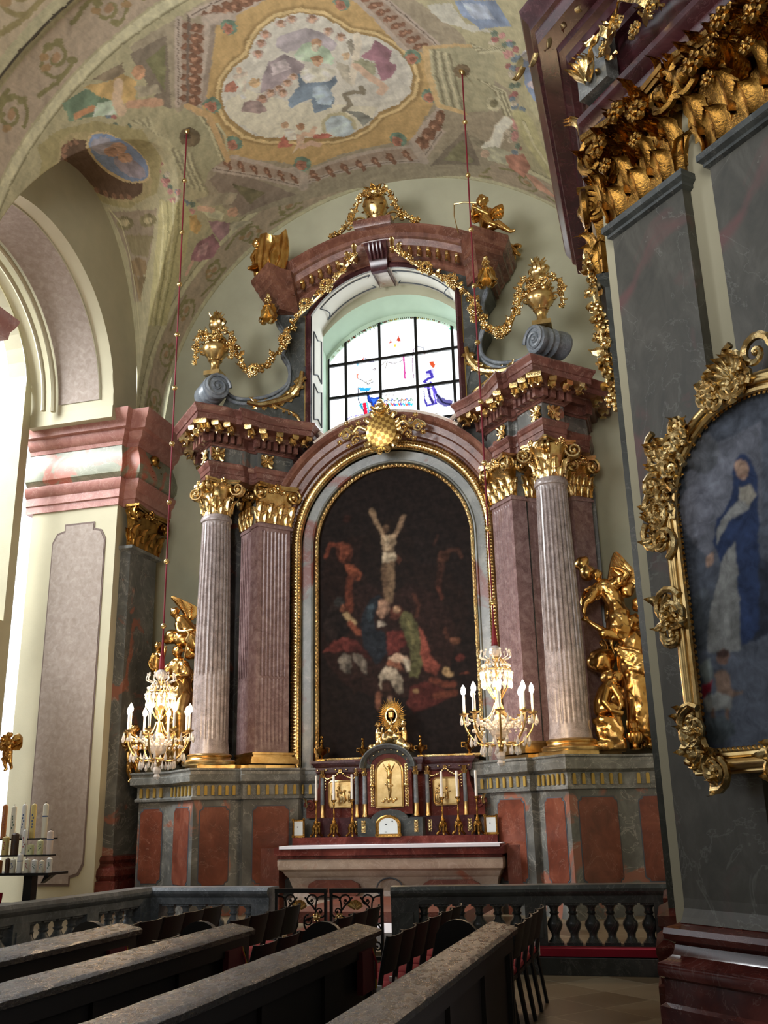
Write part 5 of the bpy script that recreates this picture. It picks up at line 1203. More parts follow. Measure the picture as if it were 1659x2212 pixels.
def flat_capital(p0, p1, z, h, out, parent, mat='gold', depth=.12, vol=True, nleaf=3):
    """capital on a flat pilaster between plan points p0,p1, facing 'out'"""
    a = Vector((p0[0], p0[1], 0)); b = Vector((p1[0], p1[1], 0)); d = (b-a).normalized(); W_ = (b-a).length; o = Vector((out[0], out[1], 0)).normalized(); mb = MB()
    zz = Vector((0, 0, z))
    # bell
    rs = []
    for t, e, oo in ((0, 0, .02), (.5, 0, .03), (.75, .05, .08), (.86, .12, .12)):
        q = [a-d*e*W_-o*depth, b+d*e*W_-o*depth, b+d*e*W_+o*oo, a-d*e*W_+o*oo]; rs.append([v+Vector((0, 0, z+h*t)) for v in q])
    mb.rings(rs)
    for k in range(nleaf):
        t = (k+.5)/nleaf; mb.leaf(a.lerp(b, t)+zz+o*.02, o, (0, 0, 1), h*.40, W_/nleaf*1.0, .34)
    for k in range(nleaf+1):
        t = k/nleaf; mb.leaf(a.lerp(b, t)+zz+o*.02+Vector((0, 0, h*.14)), o, (0, 0, 1), h*.52, W_/nleaf*.9, .36)
    for sd in ((a, -1), (b, 1)):
        for k in range(2): mb.leaf(sd[0]+zz-o*(depth*.6*k)+Vector((0, 0, h*.1*k)), d*sd[1], (0, 0, 1), h*.45, depth*.9+.05, .34)
    if vol:
        for e, q in ((-1, a), (1, b)):
            c = q+d*e*W_*.02+zz+Vector((0, 0, h*.74))+o*.12
            mb.spiral(c, d*-e, (0, 0, 1), h*.19, 1.8, h*.045, 0, 22, PI*.5); mb.sph(c, h*.09, 8, 5)
            mb.spiral(c+d*e*.05-o*.05, o, (0, 0, 1), h*.17, 1.5, h*.04, 0, 18, PI*.5)
    for t, r_ in ((.5, .13), (.3, .08), (.7, .08), (.4, .07), (.6, .07)): mb.flower(a.lerp(b, t)+zz+Vector((0, 0, h*(.9 if t == .5 else .82)))+o*.12, o, h*r_*1.1, 6)
    ab = []
    for z0, z1, e in ((.88, .94, .08), (.94, 1.0, .12)):
        P_ = [a-d*e*W_-o*depth, a-d*e*W_+o*(.14+e*.4), a.lerp(b, .3)+o*(.08+e*.3), a.lerp(b, .7)+o*(.08+e*.3), b+d*e*W_+o*(.14+e*.4), b+d*e*W_-o*depth]
        mb.prism([(v.x, v.y) for v in P_], 'z', z+h*z0, z+h*z1)
    return mb.build('capital', mat, parent)
def fluted_column(cx, cy, z0, z1, rb, rtp, rot, label, nf=24):
    t = thing('fluted_column', label, 'column', (cx, cy, z0), 'columns flanking the altarpiece')
    H = z1-z0; zt = z0+H*.31
    prof = []; zs = [0, .02, .05, .055]+[.06+(.31-.06)*i/5 for i in range(6)]+[.3101, .325]+[.33+.62*i/8 for i in range(9)]+[.955, .965, .97]
    def mod(a, z):
        f = z/H
        if f < .055 or f > .957: return 1
        c = max(0, cos(nf*a)); dp = .115*(c**.5 if f > .315 else .35*c)
        return 1-dp*(1 if .06 < f < .95 else .5)
    for f in zs:
        r = rb+(rtp-rb)*max(0, (f-.25)/.75)**1.3
        if f <= .05: r = rb*(1.08-.08*(f/.05))
        prof.append((r, f*H))
    prof += [(rtp*1.1, H*.972), (rtp*1.14, H*.98), (rtp*1.1, H*.99), (rtp*1.0, H*1.0)]
    MB().lathe(prof, (cx, cy, z0), nf*7, mod).build('shaft', 'marble_column', t, angle=50)
    mb = MB().lathe([(rb*1.42, -.20), (rb*1.47, -.17), (rb*1.47, -.14), (rb*1.38, -.115), (rb*1.2, -.10), (rb*1.16, -.07), (rb*1.22, -.055), (rb*1.24, -.03), (rb*1.16, -.012), (rb*1.08, 0)], (cx, cy, z0), 40)
    mb.build('base', 'gold_plain', t)
    round_capital((cx, cy, z1), rtp, 7.98-z1, rot, t)
    return t
for s_ in (-1, 1):
    fluted_column(3.22*s_, -1.16, 2.82, 7.28, .33, .265, PI/4, 'pale speckled fluted marble column with gilded capital, %s of the altar painting' % ('left' if s_ < 0 else 'right'))
def fluted_pilaster(p0, p1, z0, z1, out, depth, label, nf=7, mat='marble_pilaster', cap=True, group='fluted pilasters behind the columns', name='fluted_pilaster', nleaf=3):
    a = Vector((p0[0], p0[1])); b = Vector((p1[0], p1[1])); W_ = (b-a).length; d = (b-a)/W_; o = Vector(out).normalized(); c = (a+b)/2
    t = thing(name, label, 'pilaster', (c.x, c.y, z0-.22), group)
    def sect(fl):
        q = [a-o*depth, a]
        mg = W_*.10; fw = (W_-2*mg)/nf if nf else 0
        for k in range(nf):
            x0 = mg+k*fw+fw*.14; x1 = mg+(k+1)*fw-fw*.14; 
            q.append(a+d*x0); q.append(a+d*(x0+(x1-x0)*.22)-o*fl*.02); q.append(a+d*(x0+(x1-x0)*.78)-o*fl*.02); q.append(a+d*x1)
        return q+[b, b-o*depth]
    mb = MB(); H = z1-z0
    rs = [[(p.x, p.y, z0+H*f) for p in sect(g)] for f, g in ((0, 0), (.045, 0), (.052, .35), (.31, .35), (.3105, 0), (.318, 0), (.325, 1), (.955, 1), (.965, 0), (1, 0))]
    mb.rings(rs)
    e = .03; q = [a-d*e-o*depth, a-d*e+o*e, b+d*e+o*e, b+d*e-o*depth]
    mb.prism([(v.x, v.y) for v in q], 'z', z1-.09, z1-.04)
    mb.build('shaft', mat, t, angle=25)
    mb = MB()
    for e, zz0, zz1 in ((.14, -.20, -.12), (.11, -.12, -.08), (.05, -.08, -.04), (.08, -.04, 0)):
        q = [a-d*e-o*depth, a-d*e+o*e, b+d*e+o*e, b+d*e-o*depth]; mb.prism([(v.x, v.y) for v in q], 'z', z0+zz0, z0+zz1)
    mb.build('base', 'gold_plain', t, smooth=False)
    if cap: flat_capital(a, b, z1, 7.98-z1, out, t, nleaf=nleaf)
    return t
# ================================================================ ALTARPIECE ARCHITECTURE
HB = [(1.98, .28), (1.98, -.30), (2.12, -.48), (2.3, -.68), (2.50, -.90), (2.57, -.82), (2.66, -.90), (2.70, -1.05), (3.2, -1.56), (3.56, -1.2), (3.38, -1.0), (3.72, -.62), (3.9, -.45), (3.9, .28)]
HO = [(1.40, .28), (1.38, -.66), (1.74, -.93), (2.12, -1.28), (2.46, -1.86), (2.54, -1.75), (2.62, -1.80), (2.68, -1.93), (3.15, -2.38), (4.18, -1.30), (4.0, -1.1), (4.25, -.8), (4.4, -.65), (4.4, .28)]
def hoff(f): return [(a[0]+(b[0]-a[0])*f, a[1]+(b[1]-a[1])*f) for a, b in zip(HB, HO)]
def xm(pts, s): return [(p[0]*s,)+tuple(p[1:]) for p in pts]
for s in (-1, 1):
    side = 'left' if s < 0 else 'right'
    # ---- pedestal
    off = {}
    o1 = hoff(.30); 
    base = [(1.45, .28), (1.45, -.30), (1.72, -.36), (1.74, -.55), (2.52, -1.20), (2.60, -1.12), (2.66, -1.2), (3.18, -1.80), (3.98, -1.05), (4.15, -.98), (4.72, -.92), (4.72, .28)]
    outp = [(1.38, .28), (1.38, -.40), (1.64, -.46), (1.66, -.68), (2.50, -1.36), (2.58, -1.24), (2.62, -1.30), (3.18, -1.98), (4.02, -1.18), (4.2, -1.12), (4.86, -1.06), (4.86, .28)]
    t = thing('altar_pedestal', 'tall grey and red marble pedestal carrying the %s column, with gold-fluted frieze' % side, 'pedestal', (3.0*s, -.6, .15))
    pb, po = xm(base, s), xm(outp, s)
    MB().sweep(pb, po, [(0, .15), (.6, .15), (.6, .42), (.2, .46), (0, .50), (0, 2.0), (0, 2.08)]).build('body', 'marble_grey', t, angle=25)
    MB().sweep(pb, po, [(0, 2.02), (.4, 2.03), (.45, 2.07), (.2, 2.10), (.2, 2.28), (.5, 2.30), (.9, 2.33), (.95, 2.40), (.98, 2.44), (.8, 2.45), (.8, 2.50), (1.0, 2.52), (1.0, 2.55), (-3, 2.56)]).build('cornice', 'marble_grey_plain', t, angle=25)
    # red panels with notched corners on the die faces, gold flutes on the frieze
    def face_panel(i, j, u0, u1, z0, z1, notch=.07):
        a = Vector(pb[i]); b = Vector(pb[j]); L_ = (b-a).length; d = (b-a)/L_; nn = Vector((d.y, -d.x))
        if nn.y > 0: nn = -nn
        for w0, g, mt, nm in ((0, .006, 'line_dark', 'panel_edge'), (.018, .012, 'marble_red', 'panel')):
            w = (u1-u0)*L_/2-w0; n = notch; zc0, zc1 = z0+w0, z1-w0
            poly = [(-w+n, zc0), (w-n, zc0), (w-n*.75, zc0+n*.6), (w-n*.2, zc0+n*.8), (w, zc0+n*1.2), (w, zc1-n*1.2), (w-n*.2, zc1-n*.8), (w-n*.75, zc1-n*.6), (w-n, zc1), (-w+n, zc1), (-w+n*.75, zc1-n*.6), (-w+n*.2, zc1-n*.8), (-w, zc1-n*1.2), (-w, zc0+n*1.2), (-w+n*.2, zc0+n*.8), (-w+n*.75, zc0+n*.6)]
            c = a+d*((u0+u1)/2*L_); mb = MB(); k = len(poly)
            mb.add([(c.x+d.x*x+nn.x*g, c.y+d.y*x+nn.y*g, z) for x, z in poly]+[(c.x+d.x*x-nn.x*.02, c.y+d.y*x-nn.y*.02, z) for x, z in poly], [tuple(range(k))]+[(q, (q+1) % k, k+(q+1) % k, k+q) for q in range(k)])
            mb.build(nm, mt, t, smooth=False)
    face_panel(3, 4, .16, .84, .62, 1.92); face_panel(6, 7, .14, .86, .62, 1.92); face_panel(7, 8, .14, .86, .62, 1.92); face_panel(9, 10, .05, .93, .62, 1.92)
    for i, j, n in ((3, 4, 6), (6, 7, 6), (7, 8, 6), (9, 10, 4), (2, 3, 1), (1, 2, 1)):
        a = Vector(pb[i]); b = Vector(pb[j]); d = (b-a).normalized(); nn = Vector((d.y, -d.x)); nn = -nn if nn.y > 0 else nn; L_ = (b-a).length
        for k in range(n):
            c = a+d*(L_*(k+.5)/n)+nn*.045; wv = .027
            mb = MB(); mb.obox((c.x, c.y, 0), math.atan2(d.y, d.x), wv, .012, 2.10, 2.24)
            mb.rings([[(c.x+d.x*wv*cos(q)+nn.x*g, c.y+d.y*wv*cos(q)+nn.y*g, 2.24+wv*sin(q)) for q in np.linspace(0, PI, 8)] for g in (.012, -.012)])
            mb.build('gold_flute', 'gold_inlay', t, smooth=False)
    # gilded plinth course under bases
    MB().sweep(xm(hoff(.12), s), xm(hoff(.20), s), [(-2, 2.56), (0.4, 2.56), (.4, 2.62), (-2, 2.625)]).build('plinth_course', 'gold_plain', t, smooth=False)
    # ---- pilasters
    fluted_pilaster((2.02*s, -.33), (2.47*s, -.86), 2.84, 7.2, (-.79*s, -.64), .3, 'wide fluted purple-brown pilaster beside the painting frame, %s of it' % side)
    fluted_pilaster((2.72*s, -.62), (3.08*s, -.30), 2.84, 7.2, (-.3*s, -.95), .2, 'narrow fluted pilaster in shade behind the %s column' % side, nf=5)
    fluted_pilaster((3.52*s, -.42), (3.84*s, -.16), 2.84, 7.2, (.64*s, -.76), .2, 'plain outer pilaster between the %s column and the gilded statues' % side, nf=0)
    mb = MB(); mb.prism(xm([(2.47, -.84), (2.56, -.78), (2.66, -.66), (2.72, -.58), (2.9, .28), (2.2, .28)], s), 'z', 2.6, 7.98)
    tag(mb.build('recessed_marble_strip', 'marble_grey_plain', smooth=False), 'dark grey marble strip between the pilasters %s of the painting' % side, 'wall strip')
    # ---- entablature
    t = thing('entablature', 'red-brown marble entablature with dentils and gold brackets over the %s column' % side, 'entablature', (2.9*s, -.8, 7.98))
    B_, O_ = xm(HB, s), xm(HO, s)
    MB().sweep(B_, O_, [(-.6, 7.98), (0, 7.98), (0, 8.09), (.03, 8.095), (.03, 8.19), (.07, 8.21), (.10, 8.25), (.12, 8.27), (.12, 8.30), (-.1, 8.31)]).build('architrave', 'marble_rose', t, angle=25)
    MB().sweep(B_, O_, [(-.02, 8.29), (-.02, 8.66)]).build('frieze', 'marble_grey', t, angle=25)
    MB().sweep(B_, O_, [(-.3, 8.62), (.02, 8.63), (.06, 8.66), (.10, 8.66), (.12, 8.665), (.12, 8.835), (.30, 8.84), (.34, 8.87), (.36, 8.93), (.42, 8.95), (.84, 8.955), (.84, 9.06), (.88, 9.07), (.90, 9.11), (.96, 9.15), (1, 9.18), (1, 9.21), (-.6, 9.23)]).build('cornice', 'marble_rose', t, angle=25)
    pt = lambda i, f: Vector(B_[i]).lerp(Vector(O_[i]), f)
    for i, n in ((1, 2), (2, 2), (3, 3), (7, 5), (8, 4), (11, 1)):
        for k in range(n):
            u = (k+.5)/n; mb = MB(); c = pt(i, .22).lerp(pt(i+1, .22), u); d = pt(i+1, .22)-pt(i, .22); mb.obox((c.x, c.y, 0), math.atan2(d.y, d.x), d.length/n*.28, .07, 8.67, 8.835); mb.build('dentil', 'marble_rose', t, smooth=False)
    for i, us in ((1, (.05, .75)), (2, (.5,)), (3, (.25, .85)), (7, (.15, .5, .86)), (8, (.06, .34, .64, .93)), (11, (.5,)), (12, (.6,))):
        for u in us:
            a, b = pt(i, .44).lerp(pt(i+1, .44), u), pt(i, .8).lerp(pt(i+1, .8), u); d = (b-a); L_ = d.length; d.normalize(); sd = Vector((-d.y, d.x)); mb = MB()
            prof = [(0, .0), (0, -.05), (.12, -.14), (.3, -.16), (.42, -.09), (.6, -.05), (.8, -.10), (.96, -.09), (1.0, -.02), (1, 0)]
            mb.rings([[(a.x+d.x*L_*x+sd.x*g, a.y+d.y*L_*x+sd.y*g, 8.955+z*(.8 if abs(g) > .05 else 1)) for x, z in prof] for g in (-.07, -.045, .045, .07)])
            mb.leaf((a.x+d.x*L_*.1, a.y+d.y*L_*.1, 8.80), (0, 0, -1), (d.x, d.y, .12), L_*.95, .15, .25, 3, 7, 5)
            mb.build('bracket', 'gold', t)
    for i, u in ((3, .35), (7, .80), (8, .45), (1, .0)):
        if i == 1: continue
        c = Vector(B_[i]).lerp(Vector(B_[i+1]), u); d = (Vector(B_[i+1])-Vector(B_[i])).normalized(); nn = Vector((d.y, -d.x)); nn = -nn if nn.y > 0 else nn
        c = c+nn*.02; mb = MB(); c3 = Vector((c.x, c.y, 8.46)); n3 = Vector((nn.x, nn.y, 0)); d3 = Vector((d.x, d.y, 0))
        for k in range(8):
            a = k*PI/4; v = d3*cos(a)+Vector((0, 0, 1))*sin(a); L_ = .165 if k % 2 == 0 else .22
            mb.leaf(c3+v*.02, n3, v, L_, .13, .2, 2, 6, 5, side=n3.cross(v))
        mb.flower(c3+n3*.03, n3, .05, 6); mb.build('rosette', 'gold', t)
# centre wall behind painting and pilasters; archivolt; frame
mb = MB()
mb.box(-3.9, .05, .15, 3.9, .29, 2.6)
xs = np.linspace(-3.9, 3.9, 79)
for a, b in zip(xs[:-1], xs[1:]):
    def tz(x):
        ax = abs(x); return min(9.22, max(9.22, 0)) if ax > 1.3 else max(9.08, 6.8+sqrt(max(0, 2.5**2-x*x)))
    def lo(x): return 6.78+sqrt(max(0, 1.56**2-x*x)) if abs(x) < 1.56 else 2.6
    za, zb = tz(a), tz(b); la, lb = lo(a), lo(b)
    mid = (a+b)/2
    if abs(mid) >= 1.56: la = lb = 2.6
    for y in (.05, .29): mb.add([(a, y, la), (b, y, lb), (b, y, zb), (a, y, za)], [(0, 1, 2, 3)])
    mb.add([(a, .05, za), (b, .05, zb), (b, .29, zb), (a, .29, za)], [(0, 1, 2, 3)])
o = mb.build('altarpiece_back_wall', 'marble_grey', smooth=False); tag(o, 'grey-red marble slab wall of the altarpiece behind columns and painting', 'altarpiece wall')
def archpath(hw, z0, spring, n=40):
    pts = [(-hw, z0), (-hw, (z0+spring)/2), (-hw, spring)]+[(-hw*cos(t), spring+hw*sin(t)) for t in np.linspace(0, PI, n)[1:-1]]+[(hw, spring), (hw, (z0+spring)/2), (hw, z0)]
    nr = [(-1, 0)]*3+[(-cos(t), sin(t)) for t in np.linspace(0, PI, n)[1:-1]]+[(1, 0)]*3
    return pts, nr
t = thing('archivolt', 'red-brown marble round arch moulding over the altar painting', 'arch moulding', (0, -.2, 6.0))
th = np.linspace(.02, PI-.02, 48); P_ = [(-cos(a)*2.02, 6.8+2.02*sin(a)) for a in th]; Nn = [(-cos(a), sin(a)) for a in th]
MB().arch(P_, Nn, [(0, .04), (0, -.18), (.06, -.2), (.08, -.28), (.2, -.30), (.22, -.36), (.34, -.38), (.38, -.46), (.44, -.5), (.48, -.5), (.48, .04)]).build('arch', 'marble_brown', t, angle=25)
P_ = [(-cos(a)*2.5, 6.8+2.5*sin(a)) for a in np.linspace(.95, PI-.95, 40)]; 
tag(MB().arch(P_, [(p[0]/2.5, (p[1]-6.8)/2.5) for p in P_], [(0, .29), (0, -.48), (.05, -.5), (.08, -.44), (.08, .29)]).build('window_sill_moulding', 'marble_mantel', angle=25), 'pale curved stone edge under the stained glass window', 'sill')
for s in (-1, 1):
    q = [(1.0*s, 9.20), (1.22*s, 9.02), (1.4*s, 9.12), (1.6*s, 9.35)]
    tag(MB().tube([(x, -.3, z) for x, z in smooth_curve(q, 5)], .05, 8).build('sill_scroll_edge', 'marble_mantel'), 'pale curved stone edge dipping at the %s end of the window sill' % ('left' if s < 0 else 'right'), 'sill')
t = thing('altar_painting', 'tall dark arched oil painting of a crucifixion with mourning figures', 'painting', (0, 0, 2.68))
cvp = Canvas(-1.6, 1.6, 2.66, 8.4, 230, 400, (34, 24, 22))
cvp.load(ALTP, .95)
dk = np.array(lin((34, 22, 19))); cvp.C = cvp.C*.46+cvp.C.mean(2, keepdims=True)*np.array([.20, .16, .12])+dk*.05; cvp.brush(.012, 14, 8, .34); cvp.blur(2)
cvp.mesh('painted_canvas', lambda U, V: (U, U*0+.03, V), 'canvas', t, origin=(0, .03, 2.68), keep=lambda U, V: (V < 6.78) | (U**2+(V-6.78)**2 < 1.6**2))
P_, Nn = archpath(1.53, 2.68, 6.78)
mb = MB().arch(P_, Nn, [(0, 0.02), (0, -.05), (.03, -.08), (.07, -.06), (.08, .02)]); mb.tube([(-1.56, -.03, 2.70), (1.56, -.03, 2.70)], .04, 8)
for i in range(0, 150):
    f = i/149; L_ = 2*(6.78-2.68)+PI*1.56; d_ = f*L_
    if d_ < 4.1: x, z = -1.56, 2.68+d_
    elif d_ < 4.1+PI*1.56: a = (d_-4.1)/1.56; x, z = -1.56*cos(a), 6.78+1.56*sin(a)
    else: x, z = 1.56, 6.78-(d_-4.1-PI*1.56)
    mb.sph((x, -.07, z), .032, 6, 4)
mb.build('inner_gilt_frame', 'gold_leafy', t)
P_, Nn = archpath(1.62, 2.56, 6.78)
tag(MB().arch(P_, Nn, [(0, .03), (0, -.10), (.03, -.12), (.05, -.08), (.22, -.10), (.23, .03)]).build('painting_surround', 'marble_surround', angle=25), 'blue-grey marble band between the two gilded frames of the altar painting', 'marble surround')
t = thing('outer_gilt_frame', 'broad gilded leaf-carved arched frame around the altar painting', 'frame', (0, -.15, 2.56))
P_, Nn = archpath(1.94, 2.56, 6.8)
mb = MB().tube([(p[0], -.16, p[1]) for p in P_], .10, 12); rnd = random.Random(5)
L_ = 2*(6.8-2.56)+PI*1.94; n = 230
for i in range(n):
    d_ = i/n*L_
    if d_ < 4.24: x, z, tx, tz_ = -1.94, 2.56+d_, 0, 1
    elif d_ < 4.24+PI*1.94: a = (d_-4.24)/1.94; x, z = -1.94*cos(a), 6.8+1.94*sin(a); tx, tz_ = sin(a), cos(a)
    else: x, z, tx, tz_ = 1.94, 6.8-(d_-4.24-PI*1.94), 0, -1
    T = Vector((tx, 0, tz_)); R_ = Vector((-tz_, 0, tx))
    for e in (-1, 0, 1):
        c = Vector((x, -.16-.085*(1 if e == 0 else .55), z))+R_*e*.07+T*(.03 if e else 0)
        n3 = Vector((R_.x*e*.7, -1, R_.z*e*.7)).normalized()
        mb.leaf(c-T*.03, n3, T, .11, .085, .6, 1, 4, 3, side=n3.cross(T))
mb.build('frame_moulding', 'gold', t)
# ================================================================ ATTIC AND PEDIMENT
def garland(mb, pts, r=.07, step=.085, seed=1, dens=1.0):
    rnd = random.Random(seed); pts = [Vector(p) for p in smooth_curve(pts, 10)]
    mb.tube(pts, r*.30, 6)
    acc = 0
    for a, b in zip(pts[:-1], pts[1:]):
        acc += (b-a).length
        while acc > step:
            acc -= step; T = (b-a).normalized(); c = b-T*acc
            n = Vector((rnd.uniform(-.8, .8), -1, rnd.uniform(-.6, .8))).normalized(); o_ = T.cross(n).normalized()
            mb.flower(c+n*r*.5+o_*rnd.uniform(-.5, .5)*r, n, r*rnd.uniform(.55, .85), 5)
            if rnd.random() < .8*dens:
                v = (o_*rnd.choice((-1, 1))+T*rnd.uniform(-.6, .6)).normalized(); mb.leaf(c, n, v, r*rnd.uniform(1.3, 1.9), r*.9, .5, 2, 5, 3, side=n.cross(v))
def attic(s):
    side = 'left' if s < 0 else 'right'
    t = thing('window_scroll_pier', 'dark grey marble scroll pier with gold lines, %s of the stained glass window' % side, 'marble pier', (2.2*s, -.5, 9.2))
    out = [(1.56, 9.2), (1.56, 12.0), (2.30, 12.0), (2.26, 11.7), (2.10, 11.5), (2.06, 11.15), (2.14, 10.95), (2.0, 10.7), (1.98, 10.45), (2.02, 10.25), (2.14, 10.08), (2.35, 9.93), (2.6, 9.83), (2.85, 9.80), (3.0, 9.84), (3.1, 9.92), (3.2, 9.6), (3.2, 9.22)]
    sm = [tuple(p) for p in out[:4]]+[tuple(p) for p in smooth_curve(out[4:14], 3)]+out[14:]
    # depth grows outwards so the scroll sits over the column
    mb = MB(); n = len(sm); yf = lambda x: -.42-.75*max(0, (x-1.95)/1.35)
    mb.add([(x*s, yf(x), z) for x, z in sm]+[(x*s, .28, z) for x, z in sm], [tuple(range(n)), tuple(range(n, 2*n))]+[(i, (i+1) % n, n+(i+1) % n, n+i) for i in range(n)])
    mb.build('pier', 'marble_dark', t, smooth=False)
    mb = MB(); edge = smooth_curve([(2.30, 11.95), (2.22, 11.65), (2.12, 11.45), (2.08, 11.15), (2.14, 10.95), (2.02, 10.7), (2.0, 10.45), (2.04, 10.25), (2.16, 10.09), (2.37, 9.94), (2.62, 9.85), (2.85, 9.82), (3.02, 9.86), (3.12, 9.95)], 5)
    for g in (0, .10): mb.tube([(x*s, yf(x)-.02+g*.0, z-g) for x, z in edge], .035, 8)
    mb.build('edge_moulding', 'marble_blue', t)
    mb = MB(); c = Vector((3.32*s, -1.5, 9.92))
    a = Vector((s*.72, -.7, 0)); a = Vector((s*.75, .66, 0)); ax = Vector((s*.70, .72, 0)).normalized()   # roll axis points outward and forward
    for q, r_ in ((0, .26), (.1, .29), (.2, .27), (.3, .30), (.42, .27), (.54, .30), (.64, .26)):
        pass
    u = ax.cross(Vector((0, 0, 1))).normalized(); rs = []
    for q, r_ in ((0, .24), (.03, .29), (.12, .30), (.16, .27), (.24, .30), (.30, .27), (.38, .30), (.44, .27), (.56, .30), (.66, .30), (.69, .24)):
        cc = Vector((3.34*s, -1.26, 9.93))+u*0+ax*(q-.28); rs.append([cc+(u*cos(k)+Vector((0, 0, 1))*sin(k))*r_*.9 for k in np.linspace(0, 2*PI, 29)[:-1]])
    mb.rings(rs)
    for e in (-1, 1):
        cc = Vector((3.34*s, -1.26, 9.93))+ax*(-.29 if e < 0 else .42); mb.spiral(cc, u*-s, (0, 0, 1), .25, 2.2, .035, 0, 34)
    mb.build('volute', 'marble_blue', t)
    gl = MB()
    for pl in ([(1.66, 11.75), (1.96, 11.75), (1.86, 11.3), (1.8, 10.6), (1.66, 10.6), (1.66, 11.75)], [(1.66, 10.25), (1.78, 10.25), (2.1, 9.98), (2.42, 9.74), (2.5, 9.62), (2.0, 9.42), (1.66, 9.36), (1.66, 10.25)]):
        gl.tube([(x*s, yf(x)-.012, z) for x, z in pl], .024, 4)
    gl.build('gold_line_panel', 'gold_inlay', t, smooth=False)
    mb = MB(); main = smooth_curve([(1.72, 10.46), (1.76, 10.22), (1.88, 10.02), (2.08, 9.86), (2.30, 9.76), (2.52, 9.70), (2.74, 9.74)], 6)
    mb.tube([(x*s, yf(x)-.07, z) for x, z in main], [.045+.035*sin(PI*i/(len(main)-1)) for i in range(len(main))], 8)
    for i in range(3, len(main)-2, 4):
        x, z = main[i]; d = (main[i+1]-main[i-1]).normalized()
        for e in (-1, 1):
            v = Vector((s*(d.x+e*-d.y*.9), 0, d.y+e*d.x*.9)).normalized(); mb.leaf((x*s, yf(x)-.06, z), (0, -1, 0), v, .30 if e > 0 else .2, .15, .25, 3, 7, 5, side=Vector((0, -1, 0)).cross(v))
    tail = smooth_curve([(2.32, 9.74), (2.1, 9.64), (1.95, 9.58), (1.84, 9.5), (1.76, 9.36)], 5); mb.tube([(x*s, yf(x)-.08, z) for x, z in tail], .03, 6)
    for i in range(2, len(tail), 3): x, z = tail[i]; mb.leaf((x*s, yf(x)-.08, z), (0, -1, 0), (-.3*s, 0, -1), .15, .08, .3, 2, 6, 5, side=(1, 0, 0))
    mb.build('gilded_leaf_spray', 'gold', t)
    mb = MB()
    for k, (x, z, L_) in enumerate(((2.28, 11.74, .72),)):
        mb.leaf((x*s, -.98, z+.12), (0, -1, 0), (0, 0, -1), L_, .46, .12, 5, 13, 9, side=(1, 0, 0))
        for e in (-1, 1): mb.leaf((x*s, -.99, z+.08), (0, -1, 0), Vector((e*.45, 0, -1)), L_*.72, .22, .12, 4, 10, 5, side=(1, 0, -.4*e))
        mb.flower((x*s, -1.02, z+.20), (0, -1, 0), .09, 6); mb.sph((x*s, -1.0, z+.32), .05)
    o = mb.build('acanthus_pendant', 'gold'); tag(o, 'large gilded acanthus leaf pendant hanging under the %s end of the pediment' % side, 'leaf ornament', 'pendant leaves of the pediment')
for s in (-1, 1): attic(s)
# marble frame of window opening (reveal) and painted soffit
th_R = (1.54**2+.83**2)/(2*.83)
def wz(x, hw=1.54, sp=11.75, ri=.83): R = (hw*hw+ri*ri)/(2*ri); return sp+ri-R+sqrt(max(0, R*R-x*x))
t = thing('window_surround', 'dark marble surround of the stained glass window with pale panelled reveal', 'window surround', (0, -.3, 9.2))
xs = np.linspace(-1.54, 1.54, 27); pts = [(-1.54, 9.25), (-1.54, 11.75)]+[(x, wz(x)) for x in xs[1:-1]]+[(1.54, 11.75), (1.54, 9.25)]
nn = [(-1, 0), (-1, 0)]+[((x/th_R), sqrt(1-(x/th_R)**2)) for x in xs[1:-1]]+[(1, 0), (1, 0)]
MB().arch(pts, nn, [(0, -.40), (0, -.46), (.05, -.5), (.12, -.46), (.14, -.40)]).build('moulding', 'marble_purple', t, angle=25)
MB().rings([[(p[0], y, p[1]) for p in pts] for y in (-.45, .30)], closed=False, cap=False).build('reveal', 'plaster_pale', t)
xs2 = np.linspace(-2.1, 2.1, 41); mb = MB()
for a, b in zip(xs2[:-1], xs2[1:]):
    lo = lambda x: wz(x)+.13 if abs(x) < 1.5 else 11.8
    tp = lambda x: 12.35+.85*max(0, 1-(x/2.1)**2)
    mb.add([(a, -.40, lo(a)), (b, -.40, lo(b)), (b, -.40, tp(b)), (a, -.40, tp(a)), (a, .28, lo(a)), (b, .28, lo(b)), (b, .28, tp(b)), (a, .28, tp(a))], [(0, 1, 2, 3), (7, 6, 5, 4), (3, 2, 6, 7), (0, 4, 5, 1)])
mb.build('spandrel', 'marble_dark', t, smooth=False)
mb = MB()   # outlined panels on reveal: two on the soffit, two down each side
for x0, x1 in ((-1.38, -.28), (.22, 1.38)):
    top = [(x, wz(x)-.012) for x in np.linspace(x0, x1, 12)]
    for y in (-.32, .18): mb.tube([(x, y, z) for x, z in top], .014, 4)
    for k, e in ((0, 1), (-1, -1)):
        x, z = top[k]; mb.tube([(x+e*.12*sin(PI*q), -.32+.5*q, z+.02*sin(PI*q)) for q in np.linspace(0, 1, 9)], .014, 4)
for s in (-1, 1):
    for z0, z1 in ((9.45, 10.35), (10.45, 11.55)): mb.tube([(s*1.528, -.3, z0), (s*1.528, -.3, z1-.1), (s*1.528, -.06, z1-.2), (s*1.528, .18, z1-.1), (s*1.528, .18, z0), (s*1.528, -.06, z0+.1), (s*1.528, -.3, z0)], .012, 4)
mb.build('panel_lines', 'line_dark', t, smooth=False)
mb = MB(); mb.prism([(-.20, 12.56), (.20, 12.56), (.26, 12.90), (-.26, 12.90)], 'y', -.46, .25); mb.build('keystone_soffit', 'marble_mantel', t, smooth=False)
